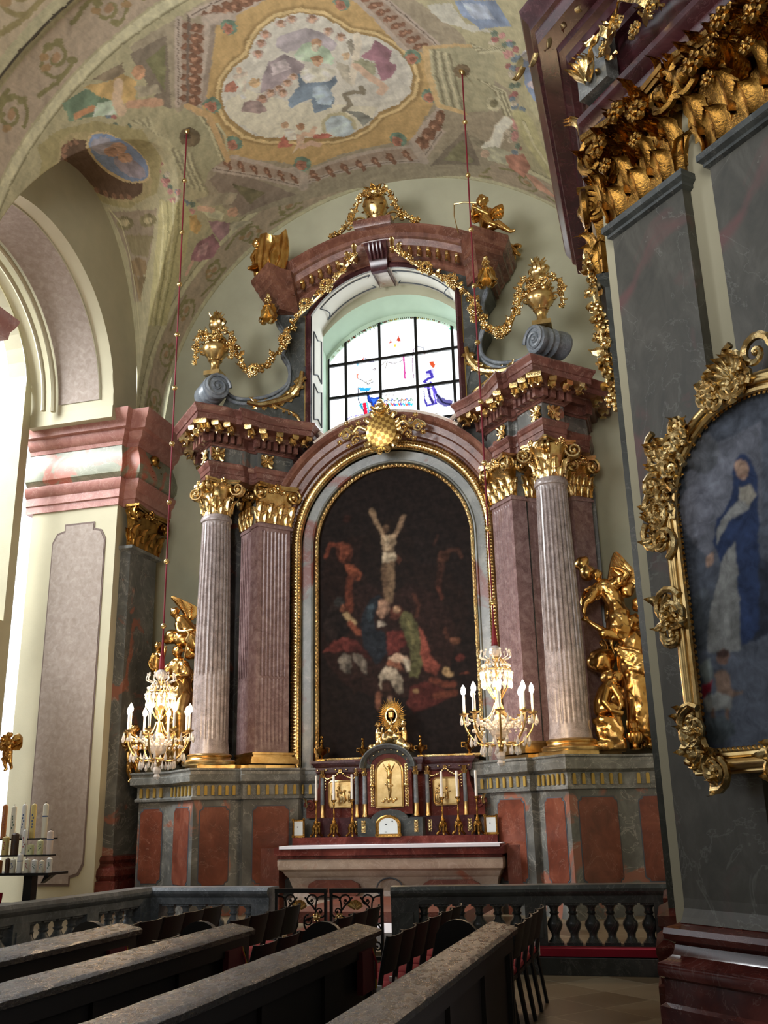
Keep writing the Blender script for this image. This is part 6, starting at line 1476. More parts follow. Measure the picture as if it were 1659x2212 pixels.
# pediment cornice
t = thing('broken_pediment', 'curved red-brown marble pediment cornice crowning the window, with raised centre block', 'pediment', (0, -.6, 12.0))
prof = [(-.08, .2), (-.08, -.40), (-.02, -.46), (.02, -.46), (.06, -.55), (.10, -.58), (.16, -.58), (.2, -.66), (.22, -.72), (.34, -.76), (.36, -.82), (.44, -.84), (.5, -.92), (.54, -.96), (.58, -.96), (.60, .2)]
xs = np.linspace(-1.95, 1.95, 33); pz = lambda x: 12.02+.68*max(0, cos(PI*x/4.1))**.9
pts = [(x, pz(x)) for x in xs]; nr = []
for i, p in enumerate(pts):
    a, b = pts[max(0, i-1)], pts[min(len(pts)-1, i+1)]; v = Vector((b[0]-a[0], b[1]-a[1])).normalized(); nr.append((-v.y*.6, 1))
MB().arch(pts, nr, prof).build('cornice', 'marble_brown', t, angle=25)
for s in (-1, 1):
    pth = [(1.80, .2), (1.80, -.50), (1.98, -.72), (2.10, -.84), (2.34, -.55), (2.34, .2)]; opt = [(1.80, .2), (1.80, -.95), (1.98, -1.12), (2.12, -1.42), (2.74, -.85), (2.74, .2)]
    MB().sweep(xm(pth, s), xm(opt, s), [(-.5, 11.80), (0, 11.80), (.0, 11.88), (.1, 11.92), (.14, 12.0), (.3, 12.06), (.36, 12.14), (.62, 12.2), (.66, 12.3), (.8, 12.34), (.86, 12.42), (.95, 12.46), (1, 12.52), (1, 12.58), (-1.0, 12.6)]).build('end_block', 'marble_brown', t, angle=25)
mb = MB(); mb.sweep([(-.28, .1), (-.28, -.6), (.28, -.6), (.28, .1)], [(-.40, .1), (-.40, -1.08), (.40, -1.08), (.40, .1)], [(-.5, 12.86), (0, 12.86), (.3, 12.98), (.4, 13.04), (.5, 13.2), (.9, 13.24), (1, 13.36), (1, 13.40), (-2, 13.41)]); mb.build('centre_block', 'marble_brown', t, angle=25)
mb = MB(); mb.sweep([(-.16, .1), (-.16, -.5), (.16, -.5), (.16, .1)], [(-.24, .1), (-.24, -.86), (.24, -.86), (.24, .1)], [(0, 12.44), (.2, 12.46), (.25, 12.6), (.6, 12.8), (1, 12.9), (1, 12.98)])
for x in (-.12, -.04, .04, .12): mb.tube([(x, -.72, 12.66), (x, -.84, 12.82), (x, -.88, 12.95)], .03, 6)
mb.build('bracket', 'marble_purple', t, angle=30)
for k in range(20):
    x = -1.95+3.9*(k+.5)/20
    if abs(x) < .3: continue
    z = pz(x)+.02; mb = MB(); y = -.64
    mb.leaf((x, y, z+.16), (0, -1, 0), (0, 0, -1), .30, .15, .35, 1, 5, 5, side=(1, 0, 0)); mb.sph((x, y-.03, z+.18), .055, 6, 4); mb.leaf((x, y, z+.10), (0, -1, 0), (0, 0, 1), .08, .07, .3, 1, 4, 3, side=(1, 0, 0))
    mb.build('gilded_drop', 'gold', t)
# urns, crown urn, garlands
def flame_urn(loc, label, flame=True, arms=True):
    t = thing('gilded_urn', label, 'urn', loc); x, y, z = loc
    MB().box(x-.17, y-.17, z, x+.17, y+.17, z+.09).lathe([(.15, .09), (.10, .13), (.085, .22), (.10, .30), (.13, .33), (.11, .36), (.16, .42), (.24, .52), (.27, .62), (.25, .68), (.20, .74), (.24, .78), (.22, .84), (.14, .90), (.11, .98), (.10, 1.06), (.14, 1.10), (.15, 1.14), (.10, 1.16)], loc, 24).build('vase', 'gold_plain', t)
    mb = MB()
    for k in range(8):
        a = 2*PI*k/8; mb.leaf((x+.12*cos(a), y+.12*sin(a), z+.36), (cos(a), sin(a), 0), (0, 0, 1), .26, .17, .6); mb.leaf((x+.23*cos(a+.4), y+.23*sin(a+.4), z+.66), (cos(a+.4), sin(a+.4), 0), (0, 0, 1), .12, .13, .7)
    for e in (-1, 1): mb.spiral((x+e*.27, y-.05, z+.58), (e, 0, 0), (0, 0, 1), .09, 1.6, .022, 0, 18)
    mb.build('leaf_relief', 'gold', t)
    if flame:
        mb = MB(); rnd = random.Random(int(x*10))
        for k in range(9):
            a = 2*PI*k/9; r_ = .06 if k % 2 else .12; h = .36 if k % 2 else .26
            p = [(x+r_*cos(a)*f+.03*sin(6*q+k), y+r_*sin(a)*f, z+1.14+h*q) for q, f in ((0, .7), (.35, 1.3), (.7, .9), (1, 1.5 if k % 2 == 0 else .4))]
            mb.tube(smooth_curve(p, 3), [.045, .05, .05, .048, .045, .04, .034, .026, .016, .004], 6)
        mb.tube([(x, y, z+1.1), (x+.02, y, z+1.3), (x-.01, y, z+1.46)], [.07, .05, .005], 8); mb.build('flame', 'gold', t)
    if arms:
        mb = MB()
        garland(mb, [(x-.02, y-.22, z+.86), (x-.22, y-.2, z+.92), (x-.34, y-.1, z+.86), (x-.40, y-.08, z+.62), (x-.40, y-.08, z+.30)], .085, .07, 3); garland(mb, [(x+.02, y-.22, z+.86), (x+.22, y-.2, z+.92), (x+.36, y-.1, z+.86), (x+.42, y-.08, z+.62), (x+.40, y-.08, z+.30)], .085, .07, 4)
        garland(mb, [(x-.24, y-.16, z+.78), (x, y-.28, z+.74), (x+.24, y-.16, z+.78)], .075, .065, 5); mb.build('flower_festoon', 'gold', t)
    return t
flame_urn((-3.30, -1.28, 10.22), 'gilded flaming urn on the grey volute left of the window')
flame_urn((3.30, -1.28, 10.22), 'gilded flaming urn on the grey volute right of the window')
t = thing('gilded_crown_urn', 'gilded vase with flower swags at the very top of the altarpiece', 'urn', (0, -.75, 13.4)); x, y, z = 0, -.75, 13.4
MB().lathe([(.09, 0), (.07, .06), (.08, .12), (.16, .22), (.24, .36), (.27, .50), (.24, .62), (.17, .68), (.20, .74), (.16, .84), (.12, .92), (.02, .95)], (x, y, z), 24).build('vase', 'gold', t)
mb = MB()
for k in range(8): a = 2*PI*k/8; mb.leaf((.15*cos(a), y+.15*sin(a), z+.2), (cos(a), sin(a), 0), (0, 0, 1), .3, .2, .5); mb.leaf((.1*cos(a), y+.1*sin(a), z+.7), (cos(a), sin(a), 0), (0, 0, 1), .26, .15, .7)
for e in (-1, 1):
    garland(mb, [(e*.1, y-.2, z+.7), (e*.3, y-.1, z+.74), (e*.42, y, z+.52), (e*.56, y, z+.22), (e*.76, y, z+.0), (e*.94, y-.1, z-.16)], .09, .075, 6+e)
    mb.spiral((e*.34, y, z+.14), (e, 0, 0), (0, 0, 1), .16, 1.4, .03, 0, 20); mb.spiral((e*.56, y, z+.1), (-e, 0, 0), (0, 0, 1), .12, 1.3, .025, 0, 18)
garland(mb, [(-.2, y-.2, z+.66), (0, y-.3, z+.56), (.2, y-.2, z+.66)], .08, .06, 9)
mb.build('flower_swag', 'gold', t)
for s in (-1, 1):
    side = 'left' if s < 0 else 'right'; mb = MB()
    garland(mb, [(.36*s, -.95, 12.72), (.62*s, -.9, 12.48), (.95*s, -.8, 12.22), (1.32*s, -.7, 11.98), (1.70*s, -.66, 11.70), (1.82*s, -.6, 11.6)], .10, .095, 20+s)
    mb.leaf((.40*s, -1.0, 12.7), (0, -1, 0), (0, 0, 1), .3, .12, .2, 2, side=(1, 0, 0)); mb.leaf((.52*s, -1.0, 12.6), (0, -1, 0), (.3*s, 0, 1), .22, .12, .2, 2, side=(1, 0, 0))
    garland(mb, [(1.82*s, -.6, 11.6), (1.98*s, -.66, 11.3), (2.0*s, -.75, 10.95), (2.14*s, -.85, 10.78)], .115, .09, 24+s)
    garland(mb, [(2.14*s, -.85, 10.78), (2.32*s, -.95, 10.5), (2.6*s, -1.1, 10.30), (2.74*s, -1.2, 10.5), (2.92*s, -1.26, 10.86), (3.12*s, -1.3, 10.98)], .11, .09, 28+s)
    for c_ in ((1.06*s, -.86, 12.14), (1.55*s, -.75, 11.84), (1.98*s, -.78, 11.1), (2.5*s, -1.12, 10.32)):
        for k in range(6): mb.flower(Vector(c_)+Vector((.09*cos(k), -.06, .09*sin(k*1.0))), (cos(k)*.5, -1, sin(k)*.5), .07, 6)
    tag(mb.build('flower_garland', 'gold'), 'gilded flower garland draped from pediment centre down to the %s urn' % side, 'garland', 'garlands of the altarpiece')
# crest
t = thing('gilded_crest', 'gilded rocaille shield with chequered field above the painting arch', 'crest', (0, -.62, 8.4))
MB().rings([[(.33*f*cos(a)*(1.0-.06*sin(a)), -.62-.10*d_, 8.86+.38*f*sin(a)) for a in np.linspace(0, 2*PI, 33)[:-1]] for f, d_ in ((1, -1), (1, .2), (.92, .8), (.6, 1.3), (.05, 1.5))]).build('chequered_shield', 'gold_check', t)
mb = MB()
for k in range(15):
    a = 2*PI*k/15; c = Vector((.36*cos(a), -.66, 8.86+.42*sin(a))); v = Vector((cos(a), 0, sin(a))); mb.leaf(c-v*.06, (0, -1, 0), v, .16, .15, .3, 1, 6, 5, side=Vector((0, -1, 0)).cross(v))
    mb.spiral(c+v*.02, (sin(a), 0, -cos(a)), v, .055, 1.3, .017, 0, 12)
for k in range(5): a = PI/2+(k-2)*.32; mb.leaf((.1*cos(a), -.7, 9.2), (0, -1, 0), (cos(a), 0, sin(a)), .28, .1, .3, 2, side=(sin(a), 0, -cos(a)))
mb.sph((0, -.72, 9.42), .08, 8, 6); mb.sph((0, -.72, 9.3), .11, 8, 6)
for k in range(5): a = -PI/2+(k-2)*.4; mb.leaf((.06*cos(a), -.7, 8.5), (0, -1, 0), (cos(a), 0, sin(a)), .16, .09, .4, 1, side=(sin(a), 0, -cos(a)))
for e in (-1, 1):
    mb.tube(smooth_curve([(e*.3, -.68, 8.9), (e*.46, -.7, 8.98), (e*.6, -.7, 8.86), (e*.72, -.66, 8.98), (e*.82, -.66, 8.84)], 6), .035, 8)
    mb.spiral((e*.74, -.66, 8.84), (e, 0, 0), (0, 0, 1), .12, 1.6, .03, 0, 20); mb.spiral((e*.52, -.68, 8.72), (-e, 0, 0), (0, 0, 1), .10, 1.4, .026, 0, 18)
    for x, z in ((.46, 9.06), (.6, 8.98), (.7, 9.08), (.56, 8.66), (.66, 8.6), (.84, 8.7), (.5, 8.85)): mb.flower((e*x, -.72, z), (0, -1, .2), .06, 5)
mb.build('rocaille_rim', 'gold', t)
# ================================================================ STATUES
def figure(mb, chains):
    for ch in chains:
        for a, b in zip(ch[:-1], ch[1:]): capsule(mb, a[0], b[0], a[1], b[1], 12)
def V_(x, z, y=0): return Vector((x, y, z))
def drape(mb, top, bot, w0, w1, n=7, r=.03, sway=.05, y0=0, y1=0, seed=2):
    """hanging folds between two lines, top=(xa,xb,z), bot=(xa,xb,z)"""
    rnd = random.Random(seed)
    for k in range(n):
        f = k/(n-1); a = Vector((top[0]+(top[1]-top[0])*f, y0+.05*sin(k*2.3), top[2])); b = Vector((bot[0]+(bot[1]-bot[0])*f, y1+.07*sin(k*2.3+1), bot[2]+rnd.uniform(-.03, .03)))
        p = [a, a.lerp(b, .35)+Vector((sway*sin(k), -.03, 0)), a.lerp(b, .7)+Vector((-sway*sin(k*1.4), -.02, 0)), b]
        pts = smooth_curve(p, 3)
        for i in range(len(pts)-1): capsule(mb, pts[i], pts[i+1], w0+(w1-w0)*i/len(pts), w0+(w1-w0)*(i+1)/len(pts), 6)
def head(mb, c, r, look=(0, -1, -.2), beard=False, hair=True, curls=True, seed=1):
    c = Vector(c); L = Vector(look).normalized(); U = Vector((0, 0, 1)); U = (U-L*U.dot(L)).normalized(); R_ = L.cross(U)
    mb.sph(c, r, 14, 10); capsule(mb, c-U*r*.15+L*r*.25, c-U*r*.62+L*r*.35, r*.72, r*.42, 10)
    capsule(mb, c+L*r*.9+U*r*.15, c+L*r*1.12-U*r*.22, r*.10, r*.16, 6)                # nose
    for e in (-1, 1):
        mb.sph(c+L*r*.78+R_*e*r*.36+U*r*.28, r*.19, 8, 6); mb.sph(c+R_*e*r*.95-U*r*.05, r*.2, 6, 5)  # brow, ear
        mb.sph(c+L*r*.74+R_*e*r*.40-U*r*.25, r*.24, 8, 6)                               # cheek
    capsule(mb, c+L*r*.86-U*r*.50+R_*r*.18, c+L*r*.86-U*r*.50-R_*r*.18, r*.10, r*.10, 6); mb.sph(c+L*r*.70-U*r*.78, r*.2, 8, 6)
    rnd = random.Random(seed)
    if hair:
        for k in range(26):
            a = rnd.uniform(-PI, PI); b = rnd.uniform(.0, 1.2); d = (U*sin(b)+(-L*cos(a)+R_*sin(a))*cos(b))
            if d.dot(L) > .45 and b < .9: continue
            mb.sph(c+d*r*1.0, r*rnd.uniform(.2, .32), 7, 5)
    if beard:
        for k in range(16): 
            f = rnd.random(); mb.sph(c+L*r*(.75-.1*f)-U*r*(.6+1.1*f)+R_*r*rnd.uniform(-.5, .5)*(1-f*.6), r*rnd.uniform(.18, .28), 7, 5)
def hand(mb, w, d, n, s=.1, curl=.6):
    """palm from wrist w along d, five separate fingers"""
    w = Vector(w); d = Vector(d).normalized(); n = Vector(n).normalized(); sd = d.cross(n).normalized(); n = sd.cross(d)
    capsule(mb, w, w+d*s*.45, s*.20, s*.24, 8)
    for e in (-.5, .5): capsule(mb, w+d*s*.1, w+d*s*.5+sd*e*s*.3, s*.16, s*.16, 6)
    for k, L in enumerate((.42, .5, .48, .38)):
        b = w+d*s*.5+sd*(k-1.5)*s*.2; m_ = b+d*s*L*.55-n*s*.04; e = m_+(d*(1-curl)-n*curl)*s*L*.55; capsule(mb, b, m_, s*.10, s*.09, 6); capsule(mb, m_, e, s*.09, s*.07, 6)
    b = w+d*s*.15+sd*s*.25; m_ = b+(sd*.7+d*.6)*s*.28; capsule(mb, b, m_, s*.11, s*.10, 6); capsule(mb, m_, m_+(d*.8-n*.4)*s*.25, s*.1, s*.08, 6)
def wing(mb, root, top, tip, n=9, y=0, back=.12):
    root, top, tip = Vector(root), Vector(top), Vector(tip)
    ed = smooth_curve([root, root.lerp(top, .55)+Vector((0, 0, .03)), top], 5)
    mb.tube(ed, [.055, .06, .065, .065, .065, .065, .065, .06, .055, .05, .045][:len(ed)], 8)
    nrm = (top-root).cross(tip-root).normalized()
    for row, (f0, L_, w_) in enumerate(((1.0, 1.0, .085), (.62, .66, .08), (.34, .36, .07))):
        for k in range(n):
            f = k/(n-1); a = ed[int(f*(len(ed)-1))]; e = root.lerp(tip, .25+.75*f)+(Vector((0, 0, -.1))*(1-f)); e = a+(e-a)*L_*(1.0 if k % 2 else .9)
            u = (e-a); L2 = u.length; u.normalize(); sd = nrm.cross(u)
            o_ = nrm*(.018+.03*row)
            rs = []
            for q in range(7):
                g = q/6; ww = w_*.5*(.6+.6*sin(PI*min(.9, g*.8+.1)))*(1 if g < .99 else .3); p = a+u*L2*g
                rs.append([p+sd*ww+o_*.2, p+o_, p-sd*ww+o_*.2, p-sd*ww-o_, p-o_*1.2, p+sd*ww-o_])
            mb.rings(rs)
def cloud(mb, c, r, n=9, seed=1):
    rnd = random.Random(seed); c = Vector(c); mb.sph(c, r, 14, 10)
    for k in range(n): a = rnd.uniform(0, 6.28); b = rnd.uniform(-.9, .9); mb.sph(c+Vector((cos(a)*cos(b), -abs(sin(a))*.6, sin(b)))*r*.75, r*rnd.uniform(.35, .6), 12, 8)
Y = -.72
def P3(x, z, dy=0): return Vector((x, Y+dy, z))
# --- right group: angel
t = thing('angel_statue', 'gilded winged angel leaning down, uppermost of the gilded statues right of the right column', 'statue', (4.0, Y, 4.7))
mb = MB()
figure(mb, [[(P3(3.90, 5.50), .055), (P3(3.98, 5.38), .13), (P3(4.05, 5.22, .02), .15), (P3(4.13, 5.02), .13), (P3(4.14, 4.85), .18), (P3(4.14, 4.70), .20)],
   [(P3(3.86, 5.39, -.04), .09), (P3(3.74, 5.24, -.1), .075), (P3(3.62, 5.12, -.14), .055), (P3(3.58, 4.98, -.16), .045), (P3(3.58, 4.92, -.16), .035)],
   [(P3(4.10, 5.42), .085), (P3(4.24, 5.46, -.06), .07), (P3(4.36, 5.56, -.1), .055), (P3(4.28, 5.64, -.12), .045), (P3(4.20, 5.68, -.13), .035)]])
hand(mb, P3(3.58, 4.92, -.16), (.1, -.1, -1), (1, 0, 0), .13); hand(mb, P3(4.20, 5.68, -.13), (-1, 0, .2), (0, 0, 1), .13)
head(mb, P3(3.85, 5.60, -.05), .088, (-.45, -.6, -.75), seed=3)
drape(mb, (3.90, 4.16, 5.36), (4.02, 4.28, 4.72), .045, .04, 7, y0=-.1, y1=-.16); drape(mb, (3.94, 4.24, 5.0), (4.0, 4.3, 4.62), .05, .045, 8, y0=-.13, y1=-.15, seed=4)
capsule(mb, P3(3.74, 5.22, -.1), P3(3.68, 5.16, -.12), .085, .08); 
mb.build('figure', 'gold_statue', t, mods=[remesh(.016, 3)], angle=None)
mb = MB(); figure(mb, [[(P3(3.96, 5.40), .13), (P3(4.05, 5.22, .02), .17), (P3(4.13, 5.02), .155), (P3(4.15, 4.85), .21), (P3(4.16, 4.64), .24)], [(P3(3.84, 5.38, -.04), .10), (P3(3.72, 5.22, -.1), .10)], [(P3(4.10, 5.42), .10), (P3(4.26, 5.47, -.06), .09)]])
drape(mb, (3.94, 4.22, 5.2), (3.96, 4.36, 4.6), .05, .06, 7, y0=-.13, y1=-.19, seed=44); mb.build('robe', 'gold_statue', t, mods=[folds(.016, .03, .15)], angle=None)
mb = MB(); wing(mb, P3(4.06, 5.48, .12), P3(4.20, 6.0, .12), P3(4.62, 5.36, .05)); mb.build('wing', 'gold_statue', t)
mb = MB(); wing(mb, P3(3.95, 5.40, .12), P3(3.62, 5.38, .2), P3(3.52, 5.10, .2), 7); mb.build('wing', 'gold_statue', t)
mb = MB(); cloud(mb, P3(3.60, 5.86, .1), .13, 6, 2); cloud(mb, P3(3.68, 5.68, .1), .14, 6, 3); cloud(mb, P3(4.32, 5.33, .12), .14, 7, 4); tag(mb.build('gilded_cloud', 'gold_statue', mods=[remesh(.02, 3)], angle=None), 'gilded cloud puffs behind the head and wing of the leaning angel', 'cloud ornament')
# --- right group: bearded man
t = thing('bearded_man_statue', 'gilded robed bearded man standing with one arm raised to the angel', 'statue', (4.3, Y, 2.63))
mb = MB()
figure(mb, [[(P3(4.42, 4.60), .07), (P3(4.34, 4.44), .17), (P3(4.28, 4.22), .20), (P3(4.27, 4.02), .19), (P3(4.33, 3.84), .21), (P3(4.36, 3.6), .20)],
   [(P3(4.30, 3.85), .15), (P3(4.24, 3.45, -.12), .12), (P3(4.21, 3.2, -.08), .09), (P3(4.18, 2.92, -.06), .06), (P3(4.17, 2.86, -.16), .05)],
   [(P3(4.42, 3.85), .16), (P3(4.46, 3.45, -.02), .12), (P3(4.47, 3.05), .09), (P3(4.45, 2.76), .06), (P3(4.45, 2.70, -.12), .05)],
   [(P3(4.18, 4.50, -.05), .11), (P3(4.04, 4.52, -.12), .085), (P3(3.90, 4.58, -.18), .07), (P3(3.74, 4.70, -.18), .05), (P3(3.64, 4.78, -.18), .038)],
   [(P3(4.54, 4.46), .11), (P3(4.62, 4.28, -.02), .085), (P3(4.62, 4.12, -.06), .07), (P3(4.66, 3.98, -.12), .045)]])
hand(mb, P3(3.64, 4.78, -.18), (-.8, 0, .6), (0, -1, 0), .14); hand(mb, P3(4.66, 3.98, -.12), (.2, -.3, -1), (0, -1, 0), .13)
head(mb, P3(4.38, 4.76, -.02), .115, (-.45, -.75, .35), beard=True, seed=5)
drape(mb, (4.18, 4.50, 4.1), (4.22, 4.58, 3.75), .045, .05, 8, y0=-.17, y1=-.18, seed=6); drape(mb, (4.2, 4.55, 3.8), (4.12, 4.62, 2.72), .055, .035, 10, y0=-.16, y1=-.10, seed=7)
for k in range(7): a = P3(4.10+.05*k, 4.32-.06*k, -.17); capsule(mb, a, a+Vector((.34-.03*k, -.03, -.10)), .03, .03, 6)
drape(mb, (3.72, 4.12, 4.58), (3.90, 4.06, 4.26), .028, .012, 8, sway=.02, y0=-.2, y1=-.22, seed=8)
mb.build('figure', 'gold_statue', t, mods=[remesh(.018, 3)], angle=None)
mb = MB(); figure(mb, [[(P3(4.38, 4.52), .12), (P3(4.34, 4.42), .20), (P3(4.28, 4.2), .23), (P3(4.27, 4.0), .22), (P3(4.33, 3.8), .24), (P3(4.34, 3.4), .24), (P3(4.34, 3.05), .22), (P3(4.38, 2.95), .20)], [(P3(4.18, 4.50, -.05), .13), (P3(4.04, 4.52, -.12), .11), (P3(3.90, 4.56, -.18), .10)], [(P3(4.54, 4.46), .13), (P3(4.62, 4.28, -.02), .11), (P3(4.63, 4.12, -.06), .10)]])
drape(mb, (4.2, 4.55, 3.9), (4.14, 4.62, 2.82), .06, .05, 9, sway=.09, y0=-.2, y1=-.18, seed=47)
for k in range(5): a = P3(4.06+.05*k, 4.28-.08*k, -.21); capsule(mb, a, a+Vector((.42-.03*k, -.03, -.14)), .045, .04, 6)
mb.build('robe', 'gold_statue', t, mods=[folds(.018, .035, .2)], angle=None)
mb = MB(); cloud(mb, P3(4.52, 5.05, .1), .13, 7, 5); cloud(mb, P3(4.66, 4.9, .14), .14, 7, 6); cloud(mb, P3(4.64, 4.6, .2), .14, 7, 9); tag(mb.build('gilded_cloud', 'gold_statue', mods=[remesh(.02, 3)], angle=None), 'gilded cloud puffs above and right of the bearded man', 'cloud ornament')
mb = MB(); cloud(mb, P3(3.80, 4.14, .12), .22, 9, 7); cloud(mb, P3(3.92, 3.84, .12), .16, 7, 8); cloud(mb, P3(4.1, 3.5, .2), .2, 8, 8); tag(mb.build('gilded_cloud', 'gold_statue', mods=[remesh(.022, 3)], angle=None), 'big gilded cloud left of the bearded man, behind the crouching boy', 'cloud ornament')
# --- kneeling boy on rock
t = thing('crouching_boy_statue', 'gilded bare-backed boy crouching over a gilded rock at the foot of the statues', 'statue', (3.9, Y-.1, 3.1)); Y = -.98
mb = MB()
figure(mb, [[(P3(4.0, 3.74), .05), (P3(3.92, 3.68), .11), (P3(3.82, 3.56), .135), (P3(3.74, 3.40), .13), (P3(3.74, 3.28), .14)],
   [(P3(3.96, 3.64, -.08), .065), (P3(4.05, 3.46, -.12), .05), (P3(4.07, 3.34, -.12), .04), (P3(4.0, 3.22, -.14), .03)],
   [(P3(3.86, 3.60, -.08), .065), (P3(3.80, 3.40, -.16), .055), (P3(3.90, 3.25, -.18), .04), (P3(4.0, 3.22, -.18), .03)],
   [(P3(3.76, 3.30, -.05), .11), (P3(3.92, 3.30, -.10), .09), (P3(3.98, 3.12, -.1), .06), (P3(4.02, 3.0, -.1), .045)]])
hand(mb, P3(4.0, 3.22, -.14), (.5, 0, -.8), (0, -1, 0), .11); hand(mb, P3(4.0, 3.22, -.18), (.9, 0, -.3), (0, -1, 0), .11); head(mb, P3(4.04, 3.81, -.02), .085, (.45, -.5, -.8), seed=9)
drape(mb, (3.64, 3.74, 3.4), (3.58, 3.7, 2.95), .035, .03, 5, y0=.02, y1=.02, seed=9)
mb.build('figure', 'gold_statue', t, mods=[remesh(.014, 3)], angle=None)
mb = MB(); rnd = random.Random(8)
mb.prism([(3.62, 2.625), (4.08, 2.625), (4.04, 2.8), (4.08, 2.95), (4.02, 3.08), (3.9, 3.16), (3.68, 3.2), (3.62, 3.0), (3.66, 2.85)], 'y', -1.12, -.74)
for k in range(26): x, z = rnd.uniform(3.66, 4.04), rnd.uniform(2.66, 3.12); mb.obox((x, -1.1+rnd.uniform(-.02, .05), z), rnd.uniform(-.6, .6), rnd.uniform(.05, .10), .05, -.05, .05)
tag(mb.build('gilded_rock', 'gold_statue', mods=[remesh(.022, 2)], angle=None), 'rough gilded rock under the crouching boy statue', 'rock')
def ribbed_urn(loc, label, sc=1):
    mb = MB(); mb.lathe([(.07*sc, 0), (.08*sc, .015*sc), (.03*sc, .05*sc), (.03*sc, .08*sc), (.10*sc, .13*sc), (.13*sc, .20*sc), (.12*sc, .26*sc), (.07*sc, .29*sc), (.08*sc, .33*sc), (.05*sc, .35*sc), (.06*sc, .42*sc), (.03*sc, .45*sc)], loc, 48, lambda a, z: 1+.05*cos(16*a)); return tag(mb.build('gilded_urn', 'gold_statue'), label, 'urn')
ribbed_urn((4.22, -1.0, 2.62), 'small ribbed gilded urn right of the gilded rock')
mb = MB(); Y = -.75
figure(mb, [[(P3(4.62, 3.0), .05), (P3(4.66, 2.92), .08), (P3(4.70, 2.84), .06)]]); head(mb, P3(4.62, 3.08), .075, (.3, -.9, 0), seed=12); 
for k in range(5): a = 4.54+.04*k; capsule(mb, P3(a, 2.98), P3(a+.06, 2.72+.03*k), .03, .012, 6)
tag(mb.build('cherub_head_ornament', 'gold_dark', mods=[remesh(.014, 2)], angle=None), 'small gilded cherub head at the far right beside the robed man', 'cherub ornament')
# --- left group
Y = -.72
t = thing('angel_statue', 'gilded winged angel bending forward, uppermost of the gilded statues left of the left column', 'statue', (-4.1, Y, 5.0)); mb = MB()
figure(mb, [[(P3(-4.22, 5.48), .055), (P3(-4.10, 5.38), .14), (P3(-3.98, 5.24), .15), (P3(-3.86, 5.1), .16), (P3(-3.78, 4.9), .16)], [(P3(-4.12, 5.3, -.1), .08), (P3(-4.06, 5.15, -.16), .06), (P3(-3.9, 5.13, -.2), .05), (P3(-3.76, 5.15, -.22), .038)]])
hand(mb, P3(-3.76, 5.15, -.22), (1, 0, .1), (0, 0, 1), .12); head(mb, P3(-4.25, 5.57, -.03), .09, (-.6, -.7, -.3), seed=15); drape(mb, (-4.12, -3.84, 5.4), (-4.0, -3.7, 4.95), .045, .04, 7, y0=-.12, y1=-.12, seed=12)
mb.build('figure', 'gold_statue', t, mods=[remesh(.016, 3)], angle=None)
mb = MB(); wing(mb, P3(-4.02, 5.50, .12), P3(-4.36, 5.90, .1), P3(-3.70, 5.55, .1), 10); mb.build('wing', 'gold_statue', t)
mb = MB(); cloud(mb, P3(-4.36, 5.12, .1), .15, 8, 21); cloud(mb, P3(-4.12, 5.04, .12), .16, 8, 22); cloud(mb, P3(-3.9, 4.8, .1), .15, 7, 23); cloud(mb, P3(-4.62, 4.48, .12), .13, 7, 24); tag(mb.build('gilded_cloud', 'gold_statue', mods=[remesh(.02, 3)], angle=None), 'gilded clouds between the bending angel and the seated woman', 'cloud ornament')
t = thing('cherub_statue', 'small gilded cherub looking out from the left edge of the left statue group', 'statue', (-4.6, Y, 4.4)); mb = MB()
figure(mb, [[(P3(-4.58, 4.84), .045), (P3(-4.58, 4.74), .09), (P3(-4.60, 4.6), .10), (P3(-4.62, 4.46), .09)], [(P3(-4.52, 4.76, -.05), .05), (P3(-4.42, 4.68, -.1), .04), (P3(-4.38, 4.84, -.1), .03)], [(P3(-4.65, 4.76, -.05), .05), (P3(-4.72, 4.6, -.08), .04), (P3(-4.66, 4.5, -.12), .03)]]); head(mb, P3(-4.58, 4.93, -.02), .085, (-.2, -1, 0), seed=17)
hand(mb, P3(-4.38, 4.84, -.1), (0, 0, 1), (0, -1, 0), .09); hand(mb, P3(-4.66, 4.5, -.12), (.6, 0, -.4), (0, -1, 0), .09)
mb.build('figure', 'gold_statue', t, mods=[remesh(.013, 3)], angle=None)
t = thing('seated_woman_statue', 'gilded draped woman in the middle of the statue group left of the left column', 'statue', (-4.1, Y, 2.63)); mb = MB()
figure(mb, [[(P3(-4.14, 4.68), .06), (P3(-4.12, 4.5), .15), (P3(-4.10, 4.32), .17), (P3(-4.06, 4.1), .17), (P3(-4.06, 3.9), .22)], [(P3(-4.24, 4.5, -.06), .09), (P3(-4.42, 4.36, -.12), .07), (P3(-4.38, 4.2, -.2), .055), (P3(-4.18, 4.28, -.26), .04)],
  [(P3(-4.0, 4.5, -.06), .09), (P3(-3.88, 4.34, -.14), .07), (P3(-3.98, 4.30, -.24), .04)], [(P3(-4.12, 3.9, -.05), .17), (P3(-4.2, 3.7, -.25), .14), (P3(-4.22, 3.2, -.2), .10), (P3(-4.2, 2.78, -.2), .07)], [(P3(-3.98, 3.9, -.05), .17), (P3(-3.94, 3.6, -.25), .14), (P3(-3.94, 3.1, -.2), .10), (P3(-3.94, 2.78, -.2), .07)]])
hand(mb, P3(-4.18, 4.28, -.26), (1, 0, .2), (0, -1, 0), .12); hand(mb, P3(-3.98, 4.30, -.24), (-1, 0, -.2), (0, -1, 0), .12); head(mb, P3(-4.16, 4.80, -.02), .105, (-.35, -.8, -.3), seed=18)
